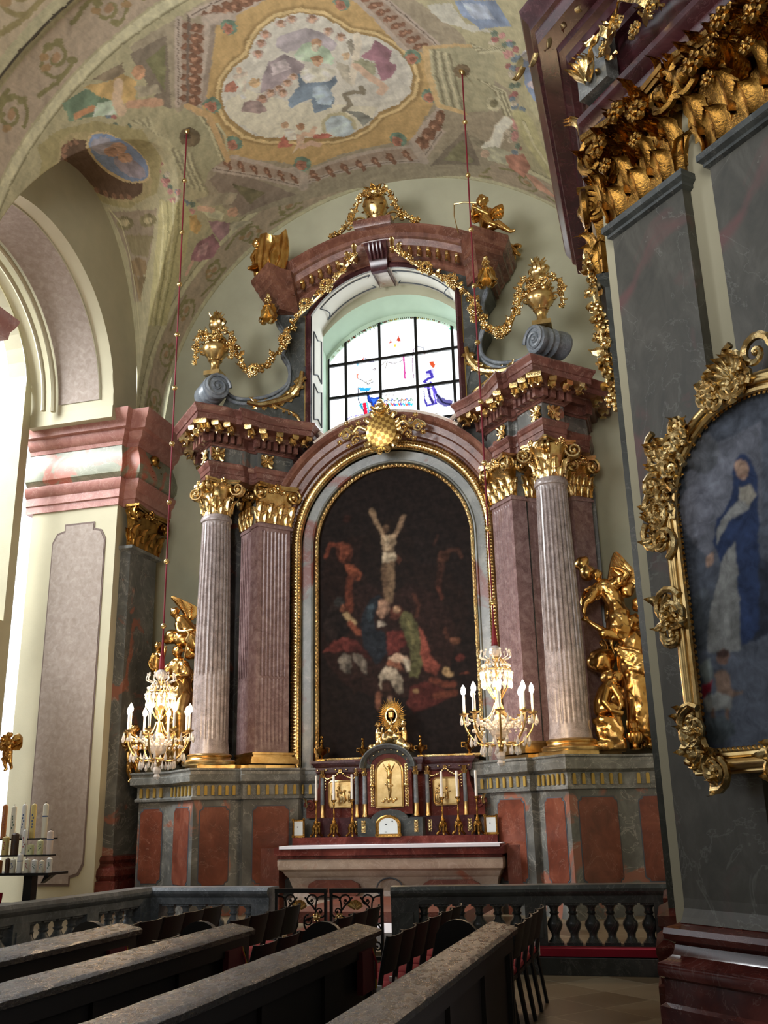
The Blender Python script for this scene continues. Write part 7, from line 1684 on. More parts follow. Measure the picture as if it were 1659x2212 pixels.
drape(mb, (-4.24, -3.96, 4.5), (-4.22, -3.92, 4.1), .04, .045, 6, y0=-.15, y1=-.17, seed=15); drape(mb, (-4.28, -3.86, 4.05), (-4.36, -3.8, 3.35), .055, .05, 8, sway=.1, y0=-.2, y1=-.32, seed=16); drape(mb, (-4.36, -3.8, 3.4), (-4.3, -3.84, 2.7), .05, .035, 9, y0=-.3, y1=-.22, seed=17)
mb.build('figure', 'gold_statue', t, mods=[remesh(.018, 3)], angle=None)
mb = MB(); figure(mb, [[(P3(-4.12, 4.52), .17), (P3(-4.10, 4.32), .20), (P3(-4.06, 4.1), .20), (P3(-4.06, 3.85), .27), (P3(-4.08, 3.4, -.1), .27), (P3(-4.08, 3.0, -.1), .25)], [(P3(-4.24, 4.5, -.06), .11), (P3(-4.40, 4.38, -.12), .10)], [(P3(-4.0, 4.5, -.06), .11), (P3(-3.9, 4.36, -.14), .10)]])
drape(mb, (-4.28, -3.84, 4.0), (-4.36, -3.78, 3.1), .06, .06, 8, sway=.12, y0=-.26, y1=-.34, seed=56); mb.build('robe', 'gold_statue', t, mods=[folds(.018, .035, .2)], angle=None)
mb = MB().tube([(-3.80, -1.0, 5.02), (-3.92, -1.02, 4.36)], .012, 6); mb.tube(smooth_curve([(-3.86, -.98, 5.14), (-3.80, -1.0, 5.06), (-3.84, -1.02, 4.96), (-3.78, -1, 4.9)], 4), .022, 6); tag(mb.build('gilded_staff', 'gold_plain'), 'thin gilded staff held by the bending angel on the left', 'staff')
mb = MB(); cloud(mb, (-4.45, -.6, 3.95), .2, 8, 31); cloud(mb, (-4.4, -.55, 3.4), .22, 8, 32); cloud(mb, (-4.3, -.5, 2.9), .24, 8, 33); cloud(mb, (-3.9, -.5, 3.3), .2, 8, 34); tag(mb.build('gilded_cloud', 'gold_statue', mods=[remesh(.024, 3)], angle=None), 'gilded cloud base behind the left chandelier', 'cloud ornament')
# hanging angel on left wall pilaster, cherub left edge
def small_angel(loc, label, look, sc=1.0, rz=0):
    t = thing('small_angel_figure', label, 'statue', loc); q = lambda x, z, y=0: Vector(loc)+Vector((x, y, z))*sc; mb = MB()
    figure(mb, [[(q(0, .72), .04*sc), (q(0, .62), .10*sc), (q(.0, .48), .10*sc), (q(.02, .34), .11*sc), (q(.0, .2), .10*sc)], [(q(-.1, .64, -.02), .05*sc), (q(-.2, .56, -.1), .04*sc), (q(-.12, .5, -.18), .03*sc)], [(q(.1, .64, -.02), .05*sc), (q(.2, .6, -.1), .04*sc), (q(.1, .56, -.2), .03*sc)],
       [(q(-.04, .24), .08*sc), (q(-.06, .05, -.05), .06*sc), (q(-.02, -.12), .045*sc), (q(-.04, -.16, -.06), .03*sc)], [(q(.06, .24), .08*sc), (q(.10, .08, -.02), .06*sc), (q(.12, -.08, .04), .045*sc), (q(.14, -.12, -.02), .03*sc)]])
    hand(mb, q(-.12, .5, -.18), (.8, -.4, .2), (0, 0, 1), .09*sc); hand(mb, q(.1, .56, -.2), (-.8, -.4, .1), (0, 0, 1), .09*sc); head(mb, q(0, .84, -.02), .085*sc, look, seed=int(loc[2]*7)); drape(mb, (loc[0]-.1*sc, loc[0]+.12*sc, loc[2]+.4*sc), (loc[0]-.08*sc, loc[0]+.18*sc, loc[2]+.02*sc), .03*sc, .02*sc, 6, y0=loc[1]-.06, y1=loc[1]-.06)
    mb.build('figure', 'gold_statue', t, mods=[remesh(.014*sc, 3)], angle=None)
    mb = MB(); wing(mb, q(-.06, .62, .08), q(-.28, .8, .1), q(-.34, .4, .06), 7); wing(mb, q(.06, .62, .08), q(.28, .8, .1), q(.34, .4, .06), 7); mb.build('wing', 'gold_statue', t)
small_angel((-4.86, -.95, 2.55), 'gilded angel figure clinging to the marble pilaster left of the left chandelier', (.2, -1, -.1), .95)
small_angel((-6.72, -2.12, 2.72), 'small gilded cherub on the wall above the votive candles, at the left edge', (.5, -.8, 0), .62)
# putto with flute, and gold draped figure on the pediment
Y = -.95; t = thing('putto_statue', 'gilded winged putto seated on the right end of the pediment playing a pipe', 'statue', (2.35, Y, 12.6)); mb = MB()
figure(mb, [[(P3(2.30, 13.24), .045), (P3(2.32, 13.14), .11), (P3(2.32, 12.98), .12), (P3(2.32, 12.82), .13), (P3(2.34, 12.72), .13)],
  [(P3(2.22, 13.14, -.04), .06), (P3(2.08, 13.02, -.12), .05), (P3(2.12, 13.12, -.2), .038), (P3(2.18, 13.16, -.22), .03)], [(P3(2.42, 13.12, -.04), .06), (P3(2.40, 12.96, -.16), .05), (P3(2.24, 13.06, -.22), .035), (P3(2.16, 13.12, -.24), .03)],
  [(P3(2.30, 12.74, -.05), .10), (P3(2.36, 12.82, -.25), .085), (P3(2.46, 12.66, -.3), .06), (P3(2.54, 12.60, -.3), .045)], [(P3(2.38, 12.72, -.05), .10), (P3(2.58, 12.72, -.12), .085), (P3(2.72, 12.58, -.15), .06), (P3(2.82, 12.48, -.16), .04), (P3(2.9, 12.46, -.2), .028)]])
hand(mb, P3(2.18, 13.16, -.22), (-.6, -.2, .3), (0, 0, 1), .09); hand(mb, P3(2.16, 13.12, -.24), (-.8, 0, .1), (0, 0, 1), .09); head(mb, P3(2.28, 13.36, -.03), .12, (-.5, -.8, -.15), seed=22)
drape(mb, (2.40, 2.62, 12.98), (2.56, 2.84, 12.62), .04, .045, 6, y0=-.0, y1=-.02, seed=23); drape(mb, (2.42, 2.8, 12.9), (2.5, 2.86, 12.8), .05, .03, 5, y0=.05, y1=.02, seed=24)
mb.build('figure', 'gold_statue', t, mods=[remesh(.015, 3)], angle=None)
mb = MB(); wing(mb, P3(2.40, 13.1, .1), P3(2.66, 13.24, .1), P3(2.62, 12.95, .06), 8); mb.build('wing', 'gold_statue', t); mb = MB(); wing(mb, P3(2.22, 13.14, .1), P3(2.06, 13.18, .1), P3(2.1, 12.96, .06), 6); mb.build('wing', 'gold_statue', t)
mb = MB().tube([(2.2, -1.2, 13.20), (1.95, -1.24, 13.24), (1.76, -1.22, 13.25)], [.018, .016, .02], 6); mb.tube([(1.76, -1.22, 13.27), (1.74, -1.2, 13.0), (1.8, -1.15, 12.62)], .010, 5); tag(mb.build('pipe_and_bow', 'brass'), 'thin pipe with a bent rod held by the pediment putto', 'instrument')
Y = -.95; t = thing('draped_figure_statue', 'gilded figure half hidden by a hanging gold cloth on the left pediment end', 'statue', (-2.3, Y, 12.6)); mb = MB()
rs = []
for i in range(15):
    f = i/14; row = []
    for j in range(25):
        g = j/24; x = -2.48+.60*g+(.08*f-.05*f*f*2)*(1 if g > .5 else -.3)+(.05*sin(PI*f)*(g-.3)); z = 13.50-.9*f+.05*sin(g*7)*(1-f)-(.10*sin(PI*g)*(1-f)); y = -1.05-.10*sin(PI*g)-.035*sin(g*22+3*f)*(.4+f)-.04*sin(f*9+g*5)*(1-abs(2*g-1))
        row.append((x, y, z))
    rs.append(row+[(p[0], p[1]+.04, p[2]) for p in row[::-1]])
mb.rings(rs); mb.build('cloth', 'gold_statue', t)
mb = MB(); Y = -.9; figure(mb, [[(P3(-2.56, 13.3), .05), (P3(-2.55, 13.15), .1), (P3(-2.55, 12.95), .11), (P3(-2.55, 12.75), .12), (P3(-2.56, 12.66), .1)], [(P3(-2.6, 13.2, -.05), .055), (P3(-2.66, 13.02, -.12), .045), (P3(-2.6, 12.86, -.16), .03)], [(P3(-2.5, 13.2, -.05), .055), (P3(-2.46, 13.36, -.08), .045), (P3(-2.44, 13.48, -.1), .03)], [(P3(-2.54, 12.78, -.06), .09), (P3(-2.6, 12.7, -.2), .07), (P3(-2.62, 12.62, -.34), .04)]]); head(mb, P3(-2.60, 13.42, -.0), .10, (-.8, -.5, -.1), seed=25); hand(mb, P3(-2.6, 12.86, -.16), (0, -.3, -1), (0, -1, 0), .09); hand(mb, P3(-2.44, 13.48, -.1), (.2, -.3, 1), (0, -1, 0), .09)
mb.build('figure', 'gold_statue', t, mods=[remesh(.015, 3)], angle=None)
# ================================================================ ALTAR TABLE AND TABERNACLE
t = thing('altar_table', 'altar table with dark red slab over a cream marble front', 'altar', (.05, -1.0, .15))
MB().box(-1.9, -1.28, 1.08, 2.04, -.35, 1.22).box(-1.86, -1.24, 1.03, 2.0, -.35, 1.08).build('slab', 'marble_purple_red', t, smooth=False)
mb = MB(); mb.sweep([(-1.74, -.4), (-1.74, -1.0), (1.88, -1.0), (1.88, -.4)], [(-1.86, -.4), (-1.86, -1.22), (2.0, -1.22), (2.0, -.4)], [(.1, .15), (.1, .36), (-.4, .4), (-.5, .5), (0, .72), (.3, .76), (.5, .82), (.92, .86), (1.0, .92), (1.0, 1.0), (.9, 1.03)]); mb.build('front', 'marble_mantel', t, angle=25)
mb = MB()
for x0, x1 in ((-1.4, -.45), (.6, 1.6)):
    mb = MB(); mb.prism([(x0+.1, .42), (x1-.1, .42), (x1, .5), (x1-.04, .62), (x1-.16, .68), (x0+.16, .68), (x0+.04, .62), (x0, .5)], 'y', -1.035, -.9); mb.build('red_panel', 'marble_red', t, smooth=False)
mb = MB(); mb.tube([(.06+.22*cos(a), -1.03, .55+.16*sin(a)) for a in np.linspace(0, 2*PI, 25)], .014, 5); mb.build('oval_line', 'line_dark', t)
for s in (-1, 1):
    x0, x1 = sorted((1.98*s+.06, 2.36*s+.06))
    tag(MB().box(x0, -1.0, .15, x1, -.36, 1.2).box(x0-.02, -1.03, .15, x1+.02, -.36, .4).build('side_block', 'marble_red', smooth=False), 'red marble block at the %s end of the altar table' % ('left' if s < 0 else 'right'), 'marble block')
o = MB().box(-1.8, -1.30, 1.222, 1.98, -.72, 1.236).box(-1.8, -1.305, 1.19, 1.98, -1.295, 1.236).build('altar_cloth', 'cloth_white', smooth=False); tag(o, 'white cloth lying along the front of the altar table top', 'cloth')
t = thing('tabernacle_reredos', 'dark red and grey marble tabernacle reredos with golden door on the altar', 'tabernacle', (0, -.5, 1.22)); yb = -.36
MB().box(-1.76, -.78, 1.22, 1.86, -.1, 1.36).build('step', 'marble_purple_red', t, smooth=False)
MB().box(-1.44, -.52, 1.36, 1.44, -.1, 1.68).build('lower_plinth', 'marble_purple', t, smooth=False)
mb = MB(); mb.box(-1.36, -.46, 1.68, 1.36, -.1, 2.5)
for e in (-1, 1): mb.prism([(e*1.36, 1.68), (e*1.62, 1.68), (e*1.62, 1.85), (e*1.44, 2.05), (e*1.38, 2.25), (e*1.36, 2.5)], 'y', -.46, -.14)
mb.build('body', 'marble_purple_red', t, smooth=False)
pl = [(-1.44, -.1), (-1.44, -.48), (-.56, -.48), (-.52, -.62), (-.28, -.66), (-.28, -.66)]
MB().sweep([(-1.40, -.1), (-1.40, -.46), (-.60, -.46), (-.56, -.62), (-.34, -.66)], [(-1.5, -.1), (-1.5, -.56), (-.62, -.56), (-.62, -.72), (-.34, -.76)], [(0, 2.42), (.3, 2.46), (.3, 2.54), (.7, 2.58), (1, 2.62), (1, 2.66), (-3, 2.67)]).build('cornice', 'marble_purple', t, angle=25); MB().sweep([(1.40, -.1), (1.40, -.46), (.60, -.46), (.56, -.62), (.34, -.66)], [(1.5, -.1), (1.5, -.56), (.62, -.56), (.62, -.72), (.34, -.76)], [(0, 2.42), (.3, 2.46), (.3, 2.54), (.7, 2.58), (1, 2.62), (1, 2.66), (-3, 2.67)]).build('cornice', 'marble_purple', t, angle=25)
pp = [(-.40*cos(a), 2.50+.30*sin(a)) for a in np.linspace(0, PI, 21)]; nn = [(-cos(a), sin(a)) for a in np.linspace(0, PI, 21)]
MB().arch(pp, nn, [(-.06, -.2), (-.06, -.70), (0, -.72), (.03, -.80), (.08, -.84), (.10, -.84), (.10, -.2)]).build('arched_cornice', 'marble_dark', t, angle=25)
mb = MB(); mb.prism([(-.40, 1.72), (.40, 1.72)]+[(.40*cos(a), 2.5+.28*sin(a)) for a in np.linspace(0, PI, 17)], 'y', -.68, -.2); mb.build('centre_block', 'marble_purple_red', t, smooth=False)
MB().prism([(-.58, 1.36), (.58, 1.36), (.58, 1.66), (.36, 1.66)]+[(.34*cos(a), 1.62+.18*sin(a)) for a in np.linspace(.1, PI-.1, 11)]+[(-.36, 1.66), (-.58, 1.66)], 'y', -.72, -.2).build('centre_plinth', 'marble_dark', t, smooth=False)
mb = MB(); D = [(-.24, 1.84), (.24, 1.84)]+[(.24*cos(a), 2.42+.22*sin(a)) for a in np.linspace(0, PI, 17)]; mb.prism(D, 'y', -.70, -.6)
mb.tube([(x, -.70, z) for x, z in D+[D[0]]], .022, 6); 
d_ = mb.build('door', 'gold_plain', t, angle=30)
mb = MB()
figure(mb, [[((0, -.715, 2.48), .028), ((.01, -.72, 2.40), .042), ((0, -.72, 2.30), .035), ((0, -.72, 2.22), .04), ((.012, -.72, 2.1), .025), ((.005, -.715, 1.98), .014)], [((-.02, -.715, 2.42), .016), ((-.07, -.71, 2.5), .012), ((-.10, -.71, 2.56), .01)], [((.02, -.715, 2.42), .016), ((.07, -.71, 2.5), .012), ((.10, -.71, 2.56), .01)], [((0, -.705, 2.6), .01), ((0, -.705, 1.92), .01)]])
mb.sph((0, -.72, 2.52), .03); capsule(mb, (-.05, -.72, 2.22), (.05, -.72, 2.2), .025, .02)
rnd = random.Random(2)
for k in range(9): mb.sph((-.12+.03*k, -.71, 1.93+.02*(k % 3)), .026)
mb.build('crucifix_relief', 'gold', d_, origin=(0, -.7, 2.2)).location = Vector((0, -.7, 2.2))-Vector(t.location)
for e in (-1, 1):
    mb = MB()
    for k in range(14): mb.sph((e*.31, -.70, 1.88+.05*k), .025, 8, 5)
    mb.sph((e*.31, -.71, 2.2), .045); mb.box(e*.31-.03, -.69, 1.85, e*.31+.03, -.67, 2.56); mb.build('gilded_bead_strip', 'gold', t)
    for x, y, r in ((.46, -.64, .042), (.64, -.54, .038), (1.30, -.50, .036)):
        c = (e*x, y, 1.68); MB().lathe([(r*1.25, 0), (r*1.25, .03), (r, .05), (r, .22)], c, 14).build('column_foot', 'gold_plain', t); MB().lathe([(r, .22), (r*.85, .70)], c, 14).build('small_column', 'marble_blue', t)
        mb = MB().lathe([(r*.85, .70), (r*1.0, .74), (r*1.3, .80), (r*1.5, .82)], c, 12)
        for k in range(6): a = k*PI/3; mb.leaf((c[0]+r*.85*cos(a), c[1]+r*.85*sin(a), c[2]+.69), (cos(a), sin(a), 0), (0, 0, 1), .10, .05, .4, 1, 4, 3)
        mb.build('small_capital', 'gold', t)
    mb = MB(); x0, x1 = sorted((e*.74, e*1.18)); F = [(x0+.03, 1.86), (x1-.03, 1.86), (x1, 1.92), (x1, 2.26), (x1-.04, 2.30), (x0+.04, 2.30), (x0, 2.26), (x0, 1.92)]
    mb.prism(F, 'y', -.49, -.4); mb.tube([(x, -.49, z) for x, z in F+[F[0]]], .018, 6); pnl = mb.build('gilded_relief', 'gold_plain', t, angle=30)
    mb = MB(); rnd = random.Random(30+e)
    for k in range(7):
        x = x0+.05+.34*rnd.random(); z = 1.90+.18*rnd.random(); capsule(mb, (x, -.50, z), (x+rnd.uniform(-.03, .03), -.51, z+.11), .035, .022, 7); mb.sph((x, -.515, z+.155), .022, 7, 5); capsule(mb, (x, -.51, z+.09), (x+rnd.uniform(-.07, .07), -.52, z+.10), .012, .008, 5)
    mb.build('figures', 'gold', pnl, origin=(0, -.5, 2)).location = Vector((0, -.5, 2))-Vector(t.location)
    mb = MB()
    for q in ([(e*.96, 2.47), (e*.84, 2.38), (e*.72, 2.34), (e*.68, 2.36)], [(e*.96, 2.47), (e*1.08, 2.38), (e*1.2, 2.34), (e*1.24, 2.36)]):
        for p in smooth_curve(q, 4): mb.sph((p[0], -.50, p[1]), .020, 6, 4)
    for x in (.68, 1.24):
        for k in range(5): mb.sph((e*x, -.50, 2.36-.05*k), .022-.002*k, 6, 4)
    mb.flower((e*.96, -.5, 2.48), (0, -1, 0), .045, 6); mb.build('gilded_swag', 'gold', t)
    mb = MB()
    for x in (.66, .84, 1.04, 1.22, 1.38): mb.sph((e*x, -.52, 2.50), .018, 6, 4)
    for x in (.5,): mb.sph((e*x, -.72, 2.50), .018, 6, 4)
    for k in range(4): a = PI/2+e*(.15+.33*k); mb.sph((.37*cos(a), -.72, 2.5+.30*sin(a)), .016, 6, 4)
    mb.build('gilded_studs', 'gold', t)
    for x, y in ((.47, -.735), (.66, -.53), (1.36, -.53)):
        mb = MB().box(e*x-.035, y, 1.42, e*x+.035, y+.02, 1.62); 
        for k in range(4): mb.sph((e*x, y, 1.445+.05*k), .028, 6, 4)
        mb.build('gilded_fret', 'gold', t)
    mb = MB(); mb.spiral((e*1.54, -.47, 1.88), (e, 0, 0), (0, 0, 1), .10, 1.6, .03, 0, 20); mb.build('scroll', 'marble_purple_red', t)
    mb = MB(); mb.leaf((e*1.60, -.48, 1.86), (e, -.3, 0), (0, 0, 1), .24, .14, .2, 3); mb.build('gilded_side_leaf', 'gold', t)
def card(x, y, z, w, h, label, arch=False, rz=0):
    t = thing('altar_card', label, 'altar card', (x, y, z), 'framed altar cards')
    if arch: P_ = [(-w, 0), (w, 0), (w, h*.55)]+[(w*cos(a), h*.55+h*.45*sin(a)) for a in np.linspace(0, PI, 13)[1:-1]]+[(-w, h*.55)]
    else: P_ = [(-w, 0), (w, 0), (w, h), (-w, h)]
    mb = MB().prism([(x+a*1.0, z+b) for a, b in P_], 'y', y-.02, y+.02); mb.tube([(x+a, y-.02, z+b) for a, b in P_+[P_[0]]], .018, 6); 
    for a, b in ((-w, .02), (w, .02))+(((w, h), (-w, h)) if not arch else ()): mb.flower((x+a, y-.035, z+b), (0, -1, 0), .03, 5)
    mb.build('frame', 'gold_dark', t, angle=30)
    MB().prism([(x+a*.78, z+h*.12+b*.78) for a, b in P_], 'y', y-.026, y-.019).build('paper', 'paper', t, smooth=False)
    mb = MB(); mb.box(x-w*.25, y-.028, z+h*.55, x-w*.1, y-.0265, z+h*.62)
    if arch: mb.box(x+w*.3, y-.028, z+h*.7, x+w*.42, y-.0265, z+h*.76).box(x-w*.3, y-.028, z+h*.2, x-w*.1, y-.0265, z+h*.22)
    mb.build('small_initials', 'line_dark', t, smooth=False)
card(0, -.80, 1.362, .21, .33, 'arched white altar card in the centre under the golden door', True)
card(-1.66, -.72, 1.362, .10, .30, 'small framed altar card at the left end of the altar'); card(1.76, -.72, 1.362, .10, .30, 'small framed altar card at the right end of the altar')
# monstrance group with clouds and angels
t = thing('gilded_monstrance', 'gilded sunburst with chalice above clouds and small angels on the tabernacle top', 'sunburst ornament', (0, -.55, 2.80))
mb = MB()
for k in range(48):
    a = 2*PI*k/48; L_ = .33 if k % 2 == 0 else .28; v = Vector((cos(a)*.86, 0, sin(a))); sd = Vector((-sin(a), 0, cos(a)*.86)); c = Vector((.03, -.55, 3.40)); r0, r1 = .10, L_
    mb.rings([[c+v*r0+sd*.010, c+v*r0+Vector((0, -.018, 0)), c+v*r0-sd*.010, c+v*r0+Vector((0, .01, 0))], [c+v*r1*.8+sd*.013, c+v*r1*.8+Vector((0, -.01, 0)), c+v*r1*.8-sd*.013, c+v*r1*.8+Vector((0, .008, 0))], [c+v*r1+sd*.001, c+v*r1+Vector((0, -.002, 0)), c+v*r1-sd*.001, c+v*r1+Vector((0, .002, 0))]])
mb.tube([(.03+.10*cos(a), -.56, 3.40+.13*sin(a)) for a in np.linspace(0, 2*PI, 25)], .018, 6); mb.build('sunburst', 'gold', t, angle=30)
MB().rings([[(.03+f*cos(a), -.54, 3.4+f*1.3*sin(a)) for a in np.linspace(0, 2*PI, 25)[:-1]] for f in (.1, .01)], cap=True).build('dark_oval', 'marble_purple', t)
MB().lathe([(.05, 0), (.045, .015), (.012, .04), (.012, .09), (.03, .11), (.05, .13), (.055, .22), (.05, .22)], (.03, -.58, 3.24), 16).build('chalice', 'gold_plain', t)
mb = MB(); rnd = random.Random(6); mb.prism([(-.36, 2.76), (.42, 2.76), (.40, 2.84), (.26, 2.98), (.10, 3.12), (.03, 3.18), (-.06, 3.12), (-.22, 2.98), (-.34, 2.84)], 'y', -.66, -.46)
for k in range(22): f = rnd.uniform(-1, 1); x = .03+.34*f; z = 3.12-.30*abs(f)+rnd.uniform(-.12, .02); mb.sph((x, -.64+rnd.uniform(-.05, .03), max(2.84, z)), rnd.uniform(.06, .09), 10, 7)
capsule(mb, (.03, -.58, 3.1), (.03, -.58, 3.26), .03, .02)
mb.build('clouds', 'gold', t, mods=[remesh(.014, 3)], angle=None)
for e in (-1, 1):
    mb = MB(); x = .03+e*.24; figure(mb, [[((x, -.6, 3.18), .03), ((x, -.6, 3.10), .06), ((x, -.6, 2.98), .06), ((x-e*.04, -.62, 2.9), .05)], [((x, -.62, 3.12), .03), ((x-e*.08, -.66, 3.08), .022), ((x-e*.10, -.68, 3.16), .016)]]); head(mb, (x, -.61, 3.24), .05, (-e*.7, -.6, .1), seed=40+e); hand(mb, (x-e*.10, -.68, 3.16), (-e*.3, 0, 1), (0, -1, 0), .05); mb.build('small_angel', 'gold', t, mods=[remesh(.009, 2)], angle=None)
def altar_urn(x, y, z, sc, label):
    t = thing('small_gilded_urn', label, 'urn', (x, y, z), 'small urns on the reredos')
    MB().box(x-.07*sc, y-.07*sc, z, x+.07*sc, y+.07*sc, z+.03*sc).lathe([(.05*sc, .03*sc), (.02*sc, .06*sc), (.03*sc, .09*sc), (.09*sc, .14*sc), (.11*sc, .2*sc), (.07*sc, .22*sc), (.035*sc, .26*sc), (.02*sc, .3*sc), (.035*sc, .33*sc), (.02*sc, .36*sc), (.015*sc, .38*sc)], (x, y, z), 20).sph((x, y, z+.42*sc), .035*sc).build('body', 'gold_dark', t)
    mb = MB()
    for e in (-1, 1): mb.tube([(x+e*.09*sc, y, z+.16*sc), (x+e*.14*sc, y, z+.15*sc), (x+e*.14*sc, y, z+.23*sc), (x+e*.07*sc, y, z+.23*sc)], .009*sc, 5)
    mb.build('handles', 'gold_dark', t)
altar_urn(-.50, -.6, 2.67, .8, 'small gilded urn just left of the monstrance'); altar_urn(.56, -.6, 2.67, .8, 'small gilded urn just right of the monstrance')
altar_urn(-1.36, -.35, 2.67, 1.0, 'gilded urn at the left end of the reredos'); altar_urn(1.38, -.35, 2.67, 1.0, 'gilded urn at the right end of the reredos')
def candlestick(x, y, z, h, ch, label, tilt=0):
    t = thing('altar_candlestick', label, 'candlestick', (x, y, z), 'altar candlesticks')
    mb = MB().lathe([(.0, .13), (.03, .14), (.02, .17), (.035, .20), (.045, .24), (.02, .29), (.012, .36), (.022, .40), (.012, .44), (.010, h-.12), (.022, h-.08), (.012, h-.05), (.045, h-.02), (.05, h)], (x, y, z), 16)
    for k in range(3):
        a = -PI/2+2*PI*k/3+.3; d = Vector((cos(a), sin(a), 0)); p = [Vector((x, y, z+.2))+d*.02, Vector((x, y, z+.15))+d*.06, Vector((x, y, z+.07))+d*.06, Vector((x, y, z+.02))+d*.11]; mb.tube(smooth_curve(p, 4), [.03, .032, .03, .028, .026, .026, .024, .024, .022, .022, .022, .022, .022], 6); mb.sph(tuple(p[-1]), .024, 6, 4)
        mb.obox((x+d.x*.045, y+d.y*.045, z+.16), a+PI/2, .03, .008, -.03, .05)
    mb.build('stick', 'gold_dark', t)
    MB().lathe([(.023, h-.01), (.021, h+ch), (.004, h+ch+.004)], (x, y, z), 14).build('candle', 'white', t)
for i, (x, nm) in enumerate(((-1.36, 'first from the left'), (-1.03, 'second from the left'), (-.68, 'just left of the golden door'), (.92, 'just right of the golden door'), (1.20, 'second from the right'), (1.52, 'rightmost'))):
    candlestick(x, -.66 if i not in (2, 4) else -.70, 1.362, .62, .42, 'three-footed altar candlestick with white candle, '+nm)
# ================================================================ CHANDELIERS
BL = (12.08, 10.99, 9.97, 8.93, 7.88, 6.82, 5.79, 4.71, 13.2); BR_ = (13.52, 12.4, 11.3, 10.2, 9.14, 8.07, 7.01, 5.92, 4.76)
def chandelier(x, y, zc, zt, beads, sc, label, cord_label):
    t = thing('crystal_chandelier', label, 'chandelier', (x, y, zc-.75), 'crystal chandeliers')
    mb = MB().lathe([(.01, -.62), (.05, -.58), (.07, -.54), (.03, -.48), (.015, -.3), (.04, -.1), (.015, 0), (.02, .2), (.05, .26), (.02, .34), (.012, .6), (.05, .66), (.03, .72), (.01, .78)], (x, y, zc), 12)
    for k in range(8):
        a = 2*PI*k/8+.2; d = Vector((cos(a), sin(a), 0)); c = Vector((x, y, zc))
        mb.tube([tuple(p) for p in smooth_curve([c+d*.03+V_(0, -.50), c+d*.25+V_(0, -.52), c+d*.43+V_(0, -.34), c+d*.48+V_(0, -.16), c+d*.47+V_(0, -.10)], 5)], .013, 6)
        mb.lathe([(.02, -.12), (.065, -.10), (.07, -.085), (.02, -.08), (.018, -.03)], tuple(c+d*.47), 10)
        mb.tube([tuple(p) for p in smooth_curve([c+d*.05+V_(0, .1), c+d*.16+V_(0, .3), c+d*.20+V_(0, .5), c+d*.10+V_(0, .66)], 4)], .009, 5)
        mb.tube([tuple(p) for p in smooth_curve([c+d*.47+V_(0, -.12), c+d*.3+V_(0, -.2), c+d*.12+V_(0, -.12), c+d*.04+V_(0, .05)], 4)], .008, 5)
    for r, z in ((.20, .5), (.28, -.5)): mb.tube([(x+r*cos(a), y+r*sin(a), zc+z) for a in np.linspace(0, 2*PI, 25)], .009, 5)
    mb.build('gilt_frame', 'gold_plain', t)
    for k in range(8):
        a = 2*PI*k/8+.2; c = (x+.47*cos(a), y+.47*sin(a), zc)
        cs = MB().lathe([(.019, -.08), (.019, .16), (.012, .165)], c, 10).build('candle_sleeve', 'white', t)
        bl = MB().lathe([(.010, .165), (.030, .19), (.036, .225), (.024, .27), (.002, .31)], c, 10).build('flame_bulb', 'bulb', t)
    mb = MB(); rnd = random.Random(3)
    dm = MB(); dm.rings([[(rr*cos(q)*.026, rr*sin(q)*.026, -f*.13) for q in [2*PI*j/6 for j in range(6)]] for f, rr in ((0, .1), (.3, .5), (.65, 1), (.9, .7), (1, .05))]); pr = [None]
    def hang(c):
        if pr[0] is None: pr[0] = dm.build('crystal_drop', 'crystal', t, angle=20, origin=(0, 0, 0)); o_ = pr[0]
        else: o_ = pr[0].copy(); COL.objects.link(o_)
        o_.location = Vector(c)-Vector((x, y, zc-.75))
    def drop(c, L_, r): mb.rings([[(c[0]+rr*cos(q)*r, c[1]+rr*sin(q)*r, c[2]-f*L_) for q in [2*PI*j/6 for j in range(6)]] for f, rr in ((0, .1), (.3, .5), (.65, 1), (.9, .7), (1, .05))])
    for k in range(16):
        a = 2*PI*k/16; 
        for r, z, L_ in ((.52, -.12, .13), (.40, -.40, .13), (.26, -.52, .12), (.21, .50, .12), (.20, .38, .10)): hang((x+r*cos(a), y+r*sin(a), zc+z+rnd.uniform(-.02, .02)))
    for k in range(24):
        a = 2*PI*k/24
        for r, z in ((.19, .56), (.22, .46), (.45, -.2), (.36, -.32)): mb.sph((x+r*cos(a), y+r*sin(a), zc+z), .020, 6, 4)
    for k in range(12):
        a = 2*PI*k/12; 
        for q in range(5): f = q/4; mb.sph((x+(.12+.09*sin(PI*f))*cos(a), y+(.12+.09*sin(PI*f))*sin(a), zc+.62-.30*f), .017, 6, 4)
        for q in range(4): mb.sph((x+(.12+.05*q)*cos(a+.1), y+(.12+.05*q)*sin(a+.1), zc-.3+.03*q), .03, 6, 4)
        mb.tube([tuple(p) for p in smooth_curve([(x+.12*cos(a), y+.12*sin(a), zc+.64), (x+.22*cos(a), y+.22*sin(a), zc+.68), (x+.2*cos(a), y+.2*sin(a), zc+.76)], 3)], .008, 5); mb.sph((x+.2*cos(a), y+.2*sin(a), zc+.77), .018, 6, 4)
    mb.sph((x, y, zc-.2), .10, 10, 8); mb.sph((x, y, zc-.34), .13, 10, 8, (1, 1, .8)); mb.sph((x, y, zc-.66), .065, 8, 6); drop((x, y, zc-.66), .14, .06); mb.sph((x, y, zc+.12), .05, 8, 6); mb.sph((x, y, zc+.34), .06, 8, 6); mb.sph((x, y, zc+.76), .09, 10, 8)
    cb_ = mb.build('crystal_beads', 'crystal', t, angle=20); cb_['kind'] = 'stuff'
